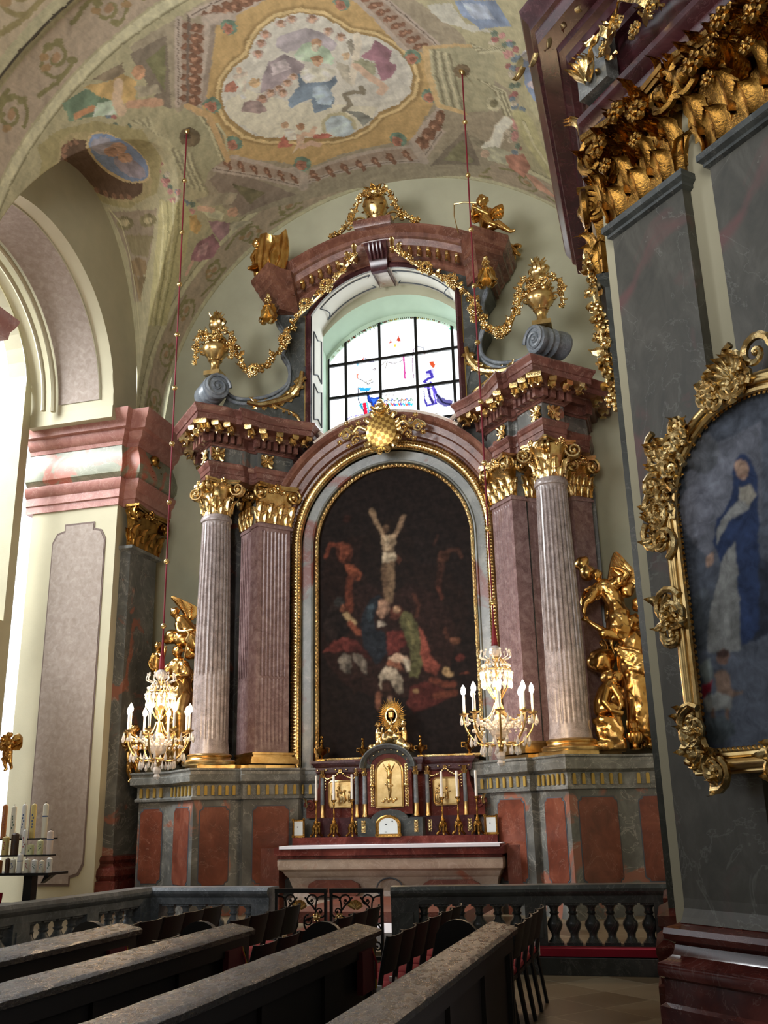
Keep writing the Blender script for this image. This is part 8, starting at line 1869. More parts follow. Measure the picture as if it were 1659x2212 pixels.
    for k in range(2):
        l = bpy.data.lights.new('chandelier_glow', 'POINT'); l.energy = 26; l.color = (1, .66, .36); l.shadow_soft_size = .15
        o = bpy.data.objects.new('chandelier_glow', l); COL.objects.link(o); o.location = (x+(.3 if k else -.3), y-.3, zc+.25)
    t.scale = (sc, sc, sc)
    ct = thing('chandelier_cord', cord_label, 'cord', (x, y, zc+.85), 'chandelier cords with gilt beads')
    MB().tube([(x, y, zc+.84), (x, y, zc+.95), (x, y, zc+1.28), (x, y, zc+1.5), (x, y, zt)], [.045, .05, .02, .014, .014], 8).build('cord', 'cord_red', ct)
    for z in beads:
        MB().sph((x, y, z), .047, 12, 8).build('gilt_bead', 'gold_plain', ct)
    mb = MB().lathe([(.02, -.1), (.05, -.06), (.06, 0), (.03, .03), (.02, .3)], (x, y, zt), 12); mb.build('ceiling_hook', 'brass', ct)
chandelier(-2.94, -3.56, 3.10, 14.36, BL, 1.04, 'lit crystal chandelier hanging in front of the left gilded statues', 'dark red cord with gilt beads holding the left chandelier')
chandelier(2.38, -3.17, 3.14, 14.66, BR_, 1.07, 'lit crystal chandelier hanging in front of the right pilasters beside the painting', 'dark red cord with gilt beads holding the right chandelier')
# ================================================================ LEFT WALL PILASTER, gilded capital, plus its mirror
for s in (-1, 1):
    side = 'left' if s < 0 else 'right'
    t = thing('wall_pilaster', 'grey and red marble pilaster with gilded capital on the %s side wall' % side, 'pilaster', (5.2*s, -.5, 0))
    x0, x1 = sorted((5.3*s, 5.08*s))
    MB().box(x0, -1.12, .9, x1, -.08, 6.82).build('shaft', 'marble_grey', t, smooth=False)
    mb = MB(); mb.sweep([(5.3*s, -1.12), (5.08*s, -1.12), (5.08*s, -.08), (5.3*s, -.08)], [(5.3*s, -1.3), (4.9*s, -1.3), (4.9*s, .06), (5.3*s, .06)], [(0, 1.12), (.25, 1.10), (.4, 1.04), (.25, .98), (.35, .94), (.8, .88), (.9, .78), (.7, .70), (1, .68), (1, 0)]); mb.build('base', 'marble_purple_red', t, angle=25)
    MB().sweep([(5.3*s, -1.12), (5.08*s, -1.12), (5.08*s, -.08), (5.3*s, -.08)], [(5.3*s, -1.2), (5.0*s, -1.2), (5.0*s, 0), (5.3*s, 0)], [(0, 6.8), (1, 6.84), (1, 6.9), (0, 6.93)]).build('neck_moulding', 'marble_grey_plain', t)
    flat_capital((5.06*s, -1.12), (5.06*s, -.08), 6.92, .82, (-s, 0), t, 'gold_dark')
    mb = MB(); c = Vector((5.12*s, -.62, 8.62)); c.x = 5.02*s
    for k in range(9): a = k*2*PI/9; v = Vector((0, cos(a), sin(a))); mb.leaf(c+v*.03, (-s, 0, 0), v, .26, .18, .5, 2, 7, 5, side=Vector((0, -sin(a), cos(a))))
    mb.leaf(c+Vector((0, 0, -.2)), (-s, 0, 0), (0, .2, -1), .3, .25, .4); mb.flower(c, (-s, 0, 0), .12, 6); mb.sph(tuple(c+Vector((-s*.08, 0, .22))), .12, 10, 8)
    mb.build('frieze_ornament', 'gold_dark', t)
# ================================================================ COMMUNION RAIL
def baluster_mb(x, y, z0, z1, r=.088):
    H = z1-z0; mb = MB(); mb.box(x-r, y-r, z0, x+r, y+r, z0+H*.08)
    mb.lathe([(r*.95, H*.08), (r*.75, H*.13), (r*.52, H*.2), (r*.55, H*.28), (r*.85, H*.38), (r*1.0, H*.47), (r*.92, H*.55), (r*.62, H*.63), (r*.46, H*.70), (r*.66, H*.75), (r*.48, H*.79), (r*.55, H*.86), (r*.9, H*.93)], (x, y, z0), 14); mb.box(x-r, y-r, z1-H*.07, x+r, y+r, z1); return mb
def rail_run(path, label, peds, skip=None, mat='marble_blue', nb=None):
    """path: plan polyline; pedestals at fractions; balusters between"""
    P_ = [Vector(p) for p in path]; t = thing('communion_rail', label, 'balustrade', (P_[0].x, P_[0].y, 0))
    seg = [(a, b, (b-a).length) for a, b in zip(P_[:-1], P_[1:])]; L_ = sum(q[2] for q in seg)
    def at(f):
        d = f*L_
        for a, b, l in seg:
            if d <= l+1e-6: return a.lerp(b, d/l), (b-a).normalized()
            d -= l
        return P_[-1], (P_[-1]-P_[-2]).normalized()
    def off(o_):
        out = []
        for i, p in enumerate(P_):
            d = (P_[min(i+1, len(P_)-1)]-P_[max(i-1, 0)]).normalized(); out.append((p.x-d.y*o_, p.y+d.x*o_))
        return out
    for nm, prof in (('top_rail', [(-.14, .80), (-.16, .83), (-.16, .86), (-.13, .90), (.13, .90), (.16, .86), (.16, .83), (.14, .80), (.11, .78), (.11, .70), (-.11, .70), (-.11, .78)]), ('plinth', [(-.15, 0), (-.15, .16), (-.13, .18), (-.13, .24), (-.09, .26), (.09, .26), (.13, .24), (.13, .18), (.15, .16), (.15, 0)])):
        rs = [[(q[0], q[1], z) for q, z in ((off(o_)[i], z) for o_, z in prof)] for i in range(len(P_))]
        MB().rings(rs).build(nm, mat, t, angle=25)
    for f, w in peds:
        p, d = at(f); mb = MB(); an = math.atan2(d.y, d.x); mb.obox((p.x, p.y, 0), an, w, .115, .25, .71); mb.obox((p.x, p.y, 0), an, w*.62, .128, .34, .62); mb.build('pedestal', mat, t, smooth=False)
    fs = [0]+sorted(f for f, w in peds)+[1]; pr = None; 
    for fa, fb in zip(sorted(f for f, w in peds)[:-1], sorted(f for f, w in peds)[1:]):
        n = max(2, int(round((fb-fa)*L_/.215))-1)
        for k in range(n):
            f = fa+(fb-fa)*(k+1.0)/(n+1); p, d = at(f)
            if skip and skip(p): continue
            if pr is None: pr = baluster_mb(0, 0, .25, .71).build('baluster', mat, t, origin=(0, 0, 0)); pr.location = Vector((p.x, p.y, 0))-t.location; base = pr
            else:
                c = base.copy(); COL.objects.link(c); c.parent = t; c.location = Vector((p.x, p.y, 0))-t.location
            if base is not None: (base if pr is base and c_is_first(base) else c).rotation_euler = (0, 0, math.atan2(d.y, d.x))
    return t
_seen = set()
def c_is_first(o):
    if o.name in _seen: return False
    _seen.add(o.name); return True
rail_run([(-1.86, -5.72), (-1.9, -6.5), (-2.0, -7.3), (-2.12, -8.1), (-2.22, -9.4)], 'blue-grey stone balustrade running from the rail corner towards the viewer on the left', [(.03, .13), (.32, .10), (.62, .12), (.97, .12)])
rail_run([(-1.80, -5.62), (-1.2, -5.68), (-.6, -5.66), (-.10, -5.72)], 'blue-grey stone balustrade left of the wrought iron gate', [(.05, .1), (.93, .12)])
rail_run([(1.40, -5.72), (1.9, -5.64), (2.4, -5.60), (3.1, -5.50), (4.62, -5.40)], 'dark stone balustrade right of the wrought iron gate', [(.05, .16), (.515, .12), (.97, .15)], mat='marble_dark')
o = MB().box(3.0, -5.84, .18, 4.62, -5.62, .26).build('kneeling_cushion', 'kneeler_red', smooth=False); tag(o, 'long crimson kneeling cushion at the foot of the right balustrade', 'cushion')
tag(MB().box(2.6, -5.90, 0, 4.66, -5.58, .17).build('kneeling_step', 'marble_dark', smooth=False), 'dark stone step under the crimson kneeling cushion', 'step')
def gate(x0, x1, y, label):
    t = thing('wrought_iron_gate', label, 'gate', ((x0+x1)/2, y, 0), 'gate leaves'); mb = MB(); w = x1-x0
    mb.box(x0, y-.02, 0, x0+.03, y+.02, .86).box(x1-.03, y-.02, 0, x1, y+.02, .86).box(x0, y-.03, .83, x1, y+.03, .88).box(x0, y-.02, .10, x1, y+.02, .14)
    cx = (x0+x1)/2
    for e in (-1, 1):
        for (px, pz, r, a, st) in ((.13, .74, .075, e, 0), (.24, .62, .07, -e, PI), (.10, .52, .065, e, PI*.5), (.24, .42, .075, -e, 0), (.12, .30, .07, e, PI), (.25, .24, .06, -e, 0)):
            mb.spiral((cx+e*px, y, pz), (a, 0, 0), (0, 0, 1), r, 1.4, .012, 0, 18, st)
        mb.tube([tuple(p) for p in smooth_curve([(cx, y, .16), (cx+e*.12, y, .30), (cx+e*.04, y, .50), (cx+e*.2, y, .60), (cx+e*.05, y, .78)], 5)], .012, 5)
        mb.tube([tuple(p) for p in smooth_curve([(cx+e*w*.48, y, .5), (cx+e*.2, y, .5), (cx+e*.2, y, .75), (cx+e*w*.46, y, .8)], 5)], .010, 5)
    mb.build('iron_scrollwork', 'iron', t)
    mb = MB()
    for k in range(5): a = PI/2+(k-2)*.55; mb.leaf((cx, y-.02, .66), (0, -1, 0), (cos(a), 0, sin(a)), .15, .07, .3, 1, 5, 5, side=(sin(a), 0, -cos(a)))
    for px, pz in ((-.21, .56), (.21, .56), (-.2, .3), (.2, .3)): mb.flower((cx+px, y-.02, pz), (0, -1, 0), .055, 5)
    for k in range(7): a = PI/2+(k-3)*.4; mb.leaf((cx, y-.02, .2), (0, -1, 0), (cos(a), 0, sin(a)), .17, .05, .3, 1, 5, 5, side=(sin(a), 0, -cos(a)))
    mb.build('gilded_leaves', 'gold_plain', t)
gate(-.06, .60, -5.75, 'black wrought iron gate leaf with gilded leaves, left half of the gate'); gate(.64, 1.30, -5.75, 'black wrought iron gate leaf with gilded leaves, right half of the gate')
tag(MB().box(-.2, -5.0, .15, 1.5, -2.2, .30).box(-.6, -3.9, .30, 1.9, -1.35, .45).build('altar_steps', 'marble_red', smooth=False), 'red marble steps behind the iron gate leading up to the altar', 'steps')
tag(MB().box(.1, -5.01, .30, 1.2, -3.92, .312).box(.1, -5.02, .15, 1.2, -5.005, .312).build('step_runner', 'cloth_white', smooth=False), 'pale runner lying on the altar steps behind the gate', 'runner')
# ================================================================ VOTIVE CANDLES STAND
sx_, sy_ = -3.55, -6.2
t = thing('votive_candle_stand', 'black metal stand carrying decorated candles behind the left balustrade', 'candle stand', (sx_, sy_, 0))
MB().box(-4.6, sy_-.14, 1.08, -2.86, sy_+.30, 1.11).build('top_shelf', 'black_metal', t, smooth=False)
MB().box(-4.6, sy_+.06, 1.30, -2.98, sy_+.18, 1.32).box(-4.6, sy_+.18, 1.50, -3.05, sy_+.30, 1.52).build('tier_shelves', 'black_metal', t, smooth=False)
MB().box(-3.30, sy_-.0, 0, -3.18, sy_+.12, 1.08).box(-4.3, sy_-.0, 0, -4.18, sy_+.12, 1.08).prism([(-3.0, 1.08), (-2.9, 1.08), (-3.05, .98)], 'y', sy_, sy_+.1).build('posts', 'black_metal', t, smooth=False)
MB().box(-4.6, sy_-.3, .74, -3.30, sy_-.02, .76).build('lower_tray', 'black_metal', t, smooth=False)
rnd = random.Random(14); cols = {'cream': 'e6dfc8', 'white': 'ebe9e2', 'yellow': 'd9c27a', 'brown': '4c3520', 'orange': 'b5733a', 'pale green': 'd8d8a8', 'pink-white': 'dccabc'}
for k, v in cols.items(): simple('wax_'+k, v, .5, var=.05)
for k, v in (('blue', '3a5a8c'), ('red', 'a04a48'), ('green', '4f6e56'), ('dark', '3a3a40')): simple('motif_'+k, v, .6)
def votive(x, y, z, r, h, wax, motif, label, grp):
    t = thing('decorated_candle', label, 'candle', (x, y, z), grp)
    MB().lathe([(r, 0), (r, h*.96), (r*.8, h), (r*.25, h+.01), (.003, h+.014)], (x, y, z), 16).build('wax', 'wax_'+wax, t)
    if motif:
        mb = MB(); a0 = -PI/2+.25; 
        for q in range(5):
            zz = h*(.3+.09*q); aa = a0+rnd.uniform(-.5, .3); mb.rings([[(x+r*1.02*cos(aa+f), y+r*1.02*sin(aa+f), z+zz+g) for g in (0, h*.06)] for f in (0, .2, .4)], closed=False, cap=False)
        mb.build('motif', 'motif_'+motif, t, smooth=False)
    else:
        MB().lathe([(r*1.02, h*.62), (r*1.02, h*.66)], (x, y, z), 16, cap=False).build('band', 'motif_blue', t)
    MB().tube([(x, y, z+h), (x, y, z+h+.03)], .003, 4).build('wick', 'iron', t)
rows = [(1.11, -.05, [(-4.45, .045, .17, 'white', 'dark'), (-4.3, .05, .2, 'cream', 'green'), (-4.12, .045, .16, 'white', 'blue'), (-3.96, .04, .2, 'white', 'red'), (-3.80, .05, .17, 'white', 'blue'), (-3.66, .055, .15, 'orange', 'red'), (-3.52, .03, .17, 'brown', 'dark'), (-3.44, .036, .16, 'cream', 'blue'), (-3.34, .036, .22, 'white', None), (-3.23, .034, .16, 'cream', 'red'), (-3.125, .036, .15, 'white', 'green'), (-3.02, .034, .14, 'cream', 'blue'), (-2.91, .036, .17, 'white', 'green')]),
  (1.32, .12, [(-4.4, .04, .2, 'white', 'red'), (-4.2, .05, .24, 'yellow', 'dark'), (-4.02, .04, .22, 'white', 'blue'), (-3.86, .04, .2, 'white', 'red'), (-3.70, .045, .22, 'yellow', 'red'), (-3.56, .05, .26, 'brown', 'dark'), (-3.42, .03, .3, 'white', 'red'), (-3.32, .045, .12, 'pale green', 'dark'), (-3.18, .04, .17, 'pale green', 'green'), (-3.04, .04, .28, 'pink-white', None)]),
  (1.52, .24, [(-4.3, .04, .4, 'cream', 'blue'), (-4.05, .035, .44, 'white', 'dark'), (-3.84, .035, .42, 'orange', 'red'), (-3.70, .035, .40, 'cream', 'green'), (-3.54, .035, .42, 'white', 'blue'), (-3.40, .036, .42, 'yellow', 'blue'), (-3.22, .036, .42, 'cream', None)])]
ordn = ['leftmost', 'second', 'third', 'fourth', 'fifth', 'sixth', 'seventh', 'eighth', 'ninth', 'tenth', 'eleventh', 'twelfth', 'thirteenth']
for ri, (z, dy, row) in enumerate(rows):
    rn = ('front', 'middle', 'back')[ri]
    for i, (x, r, h, wx, mo) in enumerate(row):
        votive(x, sy_+dy, z, r, h, wx, mo, '%s %s candle with %s, %s on the %s row' % ('tall' if h > .3 else 'short' if h < .18 else 'medium', wx, '%s motif' % mo if mo else 'thin blue band', ('rightmost' if len(row)-1-i == 0 else ordn[len(row)-1-i].replace('most', '')+' from right'), rn), 'decorated candles on the %s row' % rn)
simple('glass_red', 'a01028', .15)
pr = None
for i in range(8):
    x = -4.5+.14*i
    if pr is None:
        pr = MB().lathe([(.03, 0), (.04, .07), (.042, .12), (.036, .12), (.03, .02)], (0, 0, 0), 14).build('votive_light', 'glass_red', origin=(0, 0, 0)); tag(pr, 'x', 'votive light', 'red glass votive lights'); o = pr
    else: o = pr.copy(); COL.objects.link(o)
    o.location = (x, sy_-.16, .762); o['label'] = 'red glass votive light on the low tray, %s from the right' % (['rightmost']+ordn[1:8])[7-i]
# ================================================================ CHAIRS
def make_chair():
    t = thing('chair', 'x', 'chair', (0, 0, 0)); t['_o'] = (0, 0, 0)     # faces -x, back along y
    W_ = .20
    for e, nm in ((-1, ''), (1, '')):
        MB().tube([(.26, e*W_, 0), (.19, e*W_, .44), (.20, e*W_, .5), (.235, e*W_, .70), (.27, e*W_, .85)], [.017, .020, .020, .018, .014], 6, flat=1.3).build('rear_leg', 'wood_chair', t)
        MB().tube([(-.19, e*W_, 0), (-.185, e*W_, .42)], [.014, .019], 6).build('front_leg', 'wood_chair', t)
    rs = []
    for i in range(9):
        f = -1+i/4; x = .03*(1-f*f)
        rs.append([(.205+x, f*W_, .585), (.268+x, f*W_, .845), (.282+x, f*W_, .845), (.219+x, f*W_, .585)])
    MB().rings(rs).build('backrest', 'wood_chair', t, angle=50)
    MB().box(-.21, -.21, .405, .20, .21, .435).build('seat_frame', 'wood_chair', t, smooth=False)
    mb = MB().rings([[(-.21*s_, -.21*s_, z), (.19*s_, -.21*s_, z), (.19*s_, .21*s_, z), (-.21*s_, .21*s_, z)] for s_, z in ((.98, .436), (1.03, .455), (1.0, .48), (.86, .492))]); mb.build('seat_cushion', 'fabric_red', t, angle=60)
    return t
proto = make_chair(); first = True
ROWS = [(3.12, [-7.72, -8.14, -8.56, -8.98], 'row nearest the right pier'), (2.30, [-7.58, -8.02, -8.5, -8.98, -9.44, -9.86], 'second row from the right pier'), (1.50, [-7.72, -8.14, -8.62, -9.10, -9.56, -10.0, -10.46], 'middle row'), (.60, [-7.58, -8.0, -8.44, -8.88, -9.86, -10.26], 'fourth row from the right pier'), (-.22, [-7.72, -8.14, -8.56, -9.0, -9.44], 'row nearest the left balustrade')]
for x, ys, rn in ROWS:
    for i, y in enumerate(ys):
        o = proto if first else copy_tree(proto); first = False
        o.location = (x, y, 0)
        o['label'] = 'black red-seated chair, %s, %s from the altar rail' % (rn, ['first', 'second', 'third', 'fourth', 'fifth', 'sixth', 'seventh'][i]); o['group'] = 'black chairs with red seats'
for x, y, q in ((3.32, -7.5, 'nearest the right pier'), (2.50, -9.66, 'on the second chair row'), (2.50, -10.08, 'at the near end of the second chair row'), (.8, -9.62, 'on the fourth chair row')):
    tag(MB().box(x-.035, y-.02, .40, x+.02, y+.02, .52).build('row_connector', 'white', smooth=False), 'small pale chair row connector block, %s' % q, 'chair connector', 'chair row connectors')
# ================================================================ PEWS
def pew(x, y1, label, book=True):
    y0 = -17.2 if x < 2 else -15.6 if x < 3.2 else -15.0
    t = thing('pew', label, 'pew', (x, (y0+y1)/2, 0), 'dark pews')
    MB().box(x-.03, y0, .10, x+.02, y1-.02, .96).build('back_panel', 'wood_dark', t, smooth=False)
    mb = MB(); N_ = 40; rs = []
    rnd = random.Random(int(x*100))
    for i in range(N_+1):
        y = y0+(y1-y0)*i/N_; j = lambda: rnd.uniform(-.002, .002)
        rs.append([(x+.09+j(), y, .955), (x+.095, y, .985+j()), (x+.07, y, 1.0+j()), (x-.08, y, 1.025+j()), (x-.10, y, 1.015), (x-.10, y, .98), (x-.06, y, .955)])
    mb.rings(rs).build('top_ledge', 'wood_ledge', t, angle=35)
    mb = MB()
    prof = [(x+.05, 0), (x+.05, .96), (x-.08, .96), (x-.10, .9), (x-.13, .88)]+[(x-.30+.15*cos(a), .90+.14*sin(a)) for a in np.linspace(.2, PI, 9)]+[(x-.46, .84), (x-.54, .72), (x-.52, .6), (x-.56, .4), (x-.5, 0)]
    mb.prism([(p[0], p[1]) for p in prof], 'y', y1-.05, y1); mb.build('end_panel', 'wood_dark', t, angle=30)
    MB().box(x-.48, y0, .42, x-.04, y1-.05, .46).box(x-.06, y0, .86, x+.06, y1-.02, .96).build('seat_board', 'wood_dark', t, smooth=False)
    for i in range(int((y1-y0)/.9)): yy = y1-.06-.9*i; MB().box(x+.015, yy-.03, .10, x+.045, yy+.03, .94).build('back_stile', 'wood_dark', t, smooth=False)
    if book:
        b = thing('hanging_hymnal', 'red hymnal with ribbons hung at the end of the %s' % label.split(',')[0], 'hymnal', (x+.07, y1-.28, .66), 'hymnals hung on the pews')
        MB().box(x+.047, y1-.40, .66, x+.085, y1-.16, .90).build('cover', 'book_red', b, smooth=False)
        MB().tube([(x+.08, y1-.18, .9), (x+.10, y1-.15, .8), (x+.09, y1-.14, .66)], .006, 4).build('yellow_ribbon', 'yellow', b)
        MB().tube([(x+.08, y1-.2, .9), (x+.105, y1-.18, .82), (x+.10, y1-.16, .72)], .006, 4).build('red_ribbon', 'fabric_red', b)
pew(.98, -11.0, 'farthest pew, at the left edge of the picture'); pew(1.80, -10.95, 'second pew from the left, its ledge worn and shining'); pew(2.68, -10.92, 'third pew from the left, in the middle of the foreground'); pew(3.55, -10.75, 'nearest pew on the right with rough worn ledge', False)
tag(MB().box(1.851, -11.36, .49, 1.872, -11.20, .60).build('book_label_card', 'wax_cream', smooth=False), 'pale label card fixed under the hymnal of the second pew', 'card')
# ================================================================ NEAR PIER ON THE RIGHT
r2_ = 1/sqrt(2); DP = Vector((4.62, -9.2, 0)); D1 = Vector((r2_, -r2_, 0)); DN = Vector((-r2_, -r2_, 0))
def dq(t_, out, z=0): return DP+D1*t_+DN*out+Vector((0, 0, z))
def dpoly(ts): return [((DP+D1*a+DN*b).x, (DP+D1*a+DN*b).y) for a, b in ts]
# plan: body behind, west face (faces -x) running to the altar side
t = thing('crossing_pier', 'massive pier at the right edge, cream plaster core of the big marble pilasters', 'pier', (5.6, -9.0, 0))
q0 = dq(-.09, -.10); q1 = dq(3.2, -.10)
MB().prism([(q0.x, q0.y), (q1.x, q1.y), (9, -9), (9, -5.6), (4.68, -5.6), (4.65, -8.4)], 'z', 0, 9.0).build('core', 'plaster_light', t, smooth=False)
def big_base(pl, pls, name_t):
    MB().sweep(pl, pls, [(-.2, 0), (1.0, 0), (1.0, .32), (.82, .34), (.82, .50), (.95, .52), (.98, .56), (.95, .61), (.7, .63), (.5, .66), (.42, .70), (.40, .73), (.5, .75), (.68, .77), (.72, .81), (.68, .85), (.3, .87), (0, .90)]).build('base', 'marble_purple_red', name_t, angle=25)
for k, (a, b, lab) in enumerate(((0.11, .99, 'big grey-red marble pilaster on the right pier, left of and behind the saint painting'), (1.30, 2.3, 'big grey-red marble pilaster at the extreme right edge'))):
    t = thing('marble_pilaster', lab, 'pilaster', tuple(dq((a+b)/2, 0)))
    mb = MB(); mb.rings([[tuple(p+Vector((0, 0, z))) for p in (dq(a, -.16), dq(a, e), dq(b, e), dq(b, -.16))] for z, e in ((.88, .06), (.92, .03), (.98, .005), (1.05, 0), (6.82, 0))]); mb.build('shaft', 'marble_pier', t, smooth=False)
    pl = [tuple(dq(a, -.16))[:2], tuple(dq(a, 0))[:2], tuple(dq(b, 0))[:2], tuple(dq(b, -.16))[:2]]; po = [tuple(dq(a-.10, -.16))[:2], tuple(dq(a-.10, .25))[:2], tuple(dq(b+.15, .25))[:2], tuple(dq(b+.15, -.16))[:2]]
    big_base(pl, po, t)
    pm = [tuple(dq(a-.07, -.16))[:2], tuple(dq(a-.07, .07))[:2], tuple(dq(b+.07, .07))[:2], tuple(dq(b+.07, -.16))[:2]]
    MB().sweep(pl, pm, [(0, 6.82), (.5, 6.84), (.5, 6.87), (1, 6.9), (1, 6.96), (0, 6.99)]).build('neck_moulding', 'marble_dark', t)
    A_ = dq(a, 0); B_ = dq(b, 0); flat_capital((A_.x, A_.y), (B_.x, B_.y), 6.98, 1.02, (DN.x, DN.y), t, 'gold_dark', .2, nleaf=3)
    mb = MB(); rnd = random.Random(50+k)
    for q in range(46):      # dense gilded foliage sprouting between the volutes
        tt = a+(b-a)*rnd.random(); zz = 7.3+.6*rnd.random(); ang = rnd.uniform(-1.2, 1.2); v = Vector((0, 0, 1))*cos(ang)+D1*sin(ang); mb.leaf(dq(tt, .06, zz), DN, v, rnd.uniform(.22, .40), .13, .55, 4, 13, 9, side=DN.cross(v))
    for tt, zz, r in ((a+.18, 7.66, .12), (b-.18, 7.66, .12), ((a+b)/2, 7.85, .11), ((a+b)/2-.2, 7.4, .08), ((a+b)/2+.2, 7.4, .08)): mb.flower(dq(tt, .24, zz), DN, r, 6)
    mb.build('foliage', 'gold_dark', t)  # darker gold on these capitals puts their shade into the colour
# pilasters on the west face of the pier, seen edge-on
for k, (y0, y1, lab) in enumerate(((-8.42, -7.7, 'dark pilaster on the shaded flank of the right pier, seen edge-on, with gilded capital'), (-6.7, -5.9, 'further dark pilaster on the flank of the right pier, partly hidden, with gilded capital'))):
    t = thing('flank_pilaster', lab, 'pilaster', (4.9, (y0+y1)/2, 0)); xf = 4.57+.03*k
    MB().box(xf, y0, .88, 5.0, y1, 6.85).build('shaft', 'marble_dark', t, smooth=False)
    MB().sweep([(5.0, y1), (xf, y1), (xf, y0), (5.0, y0)], [(5.0, y1+.14), (xf-.14, y1+.14), (xf-.14, y0-.14), (5.0, y0-.14)], [(1.0, 0), (1.0, .32), (.82, .34), (.82, .50), (.95, .56), (.95, .61), (.5, .66), (.40, .73), (.68, .77), (.68, .85), (0, .90)]).build('base', 'marble_purple_red', t, angle=25)
    MB().sweep([(5.0, y1), (xf, y1), (xf, y0), (5.0, y0)], [(5.0, y1+.07), (xf-.07, y1+.07), (xf-.07, y0-.07), (5.0, y0-.07)], [(0, 6.82), (1, 6.88), (1, 6.95), (0, 6.98)]).build('neck_moulding', 'marble_dark', t)
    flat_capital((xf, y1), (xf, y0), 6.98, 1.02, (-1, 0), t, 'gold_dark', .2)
    mb = MB(); garland(mb, [(xf-.16, y0+.1, 7.3), (xf-.1, y0+.12, 6.9), (xf-.06, y0+.1, 6.3), (xf-.05, y0+.1, 5.8)] if k == 0 else [(xf-.16, y0+.1, 7.3), (xf-.12, y0+.1, 6.8), (xf-.06, y0+.1, 6.2)], .13, .16, 60+k); mb.build('hanging_flowers', 'gold', t)
# entablature above the pier: architrave, frieze with gilded ribbons and leaves, projecting cornice
Pz = lambda a, o: tuple(dq(a, o))[:2]
base = [(4.62, -4.6), (4.62, -8.55), (4.62, -9.12), Pz(3.2, .08)]
t = thing('pier_entablature', 'dark purple marble entablature with gilded ribbons overhanging at the upper right', 'entablature', (5.2, -9, 8.0))
def offp(w): return [(4.62-w, -4.6), (4.62-w, -8.55), (4.62-w, -9.06-w*.42), tuple(dq(3.2, .10+w))[:2]]
def prof_mb(prof):
    rs = []
    for i in range(4): rs.append([(offp(w)[i][0], offp(w)[i][1], z) for w, z in prof])
    return MB().rings(rs, closed=False, cap=False)
prof_mb([(-.5, 8.0), (.02, 8.0), (.02, 8.10), (.05, 8.12), (.05, 8.22), (.09, 8.25), (.14, 8.30), (.15, 8.36), (0, 8.38)]).build('architrave', 'marble_purple', t, angle=25)
prof_mb([(.0, 8.36), (.03, 8.45), (.05, 8.7), (.02, 8.9), (0, 8.95)]).build('frieze', 'marble_purple', t, angle=40)
prof_mb([(0, 8.92), (.08, 8.94), (.10, 9.02), (.18, 9.06), (.20, 9.14), (.26, 9.18), (.28, 9.24), (.46, 9.27), (.48, 9.42), (.52, 9.44), (.54, 9.52), (.60, 9.60), (.62, 9.68), (-.5, 9.72)]).build('cornice', 'marble_purple', t, angle=25)
mb = MB(); mb.add([tuple(p) for p in (dq(.02, .16, 8.40), dq(.42, .16, 8.40), dq(.42, .16, 8.92), dq(.02, .16, 8.92))]+[tuple(p) for p in (dq(.02, 0, 8.40), dq(.42, 0, 8.40), dq(.42, 0, 8.92), dq(.02, 0, 8.92))], [(0, 1, 2, 3), (0, 3, 7, 4), (1, 5, 6, 2), (3, 2, 6, 7), (0, 4, 5, 1)]); mb.build('grey_frieze_block', 'marble_grey_plain', t, smooth=False)
mb = MB()
def ribbon(pts, w=.09):
    P_ = smooth_curve(pts, 8); rs = []
    for i, p in enumerate(P_):
        a = i*.55; sd = (Vector((0, 0, 1))*cos(.3*sin(a))+D1*.6).normalized(); wv = DN*(.03*sin(a*1.3)); rs.append([p+sd*w/2+wv, p-sd*w/2+wv, p-sd*w/2+wv-DN*.02, p+sd*w/2+wv-DN*.02])
    mb.rings(rs)
ribbon([dq(.28, .26, 8.46), dq(.34, .28, 8.62), dq(.48, .3, 8.78), dq(.62, .28, 8.66), dq(.56, .28, 8.5)]); ribbon([dq(.62, .28, 8.66), dq(.78, .3, 8.9), dq(.96, .3, 8.8), dq(1.1, .28, 8.6), dq(1.06, .28, 8.45)]); ribbon([dq(1.2, .3, 8.8), dq(1.4, .3, 8.95), dq(1.6, .3, 8.7), dq(1.7, .28, 8.5)])
rnd = random.Random(77)
for k in range(30):
    tt = rnd.uniform(.3, 1.9); zz = rnd.uniform(8.5, 8.95); ang = rnd.uniform(-PI, PI); v = Vector((0, 0, 1))*cos(ang)+D1*sin(ang); mb.leaf(dq(tt, .18, zz), DN, v, rnd.uniform(.12, .2), .08, .4, 1, 6, 5, side=DN.cross(v))
for k in range(8): tt = .5+.2*k; mb.flower(dq(tt, .24, 8.62+.15*sin(k*2)), DN, .08, 6)
for v in range(5): a = -.6+.3*v; u = Vector((0, 0, 1))*cos(a)+D1*sin(a); mb.leaf(dq(.2, .2, 8.48), DN, u, .34, .11, .4, 2, 8, 5, side=DN.cross(u))
for k in range(6): mb.leaf((4.5, -8.7+.05*k, 8.5+.04*k), (-1, 0, 0), (0, .3*sin(k), 1), .3, .12, .5, 2, 7, 5, side=(0, 1, 0))
for k in range(5): u = Vector((0, 0, -1))*cos(k*.5-1)+Vector((.7, -.7, 0))*sin(k*.5-1); mb.leaf((3.98+.15*k, -9.05-.15*k, 9.22), (-.5, -.7, -.5), u, .22, .10, .4, 1, 6, 5)
mb.build('gilded_ribbons', 'gold', t)
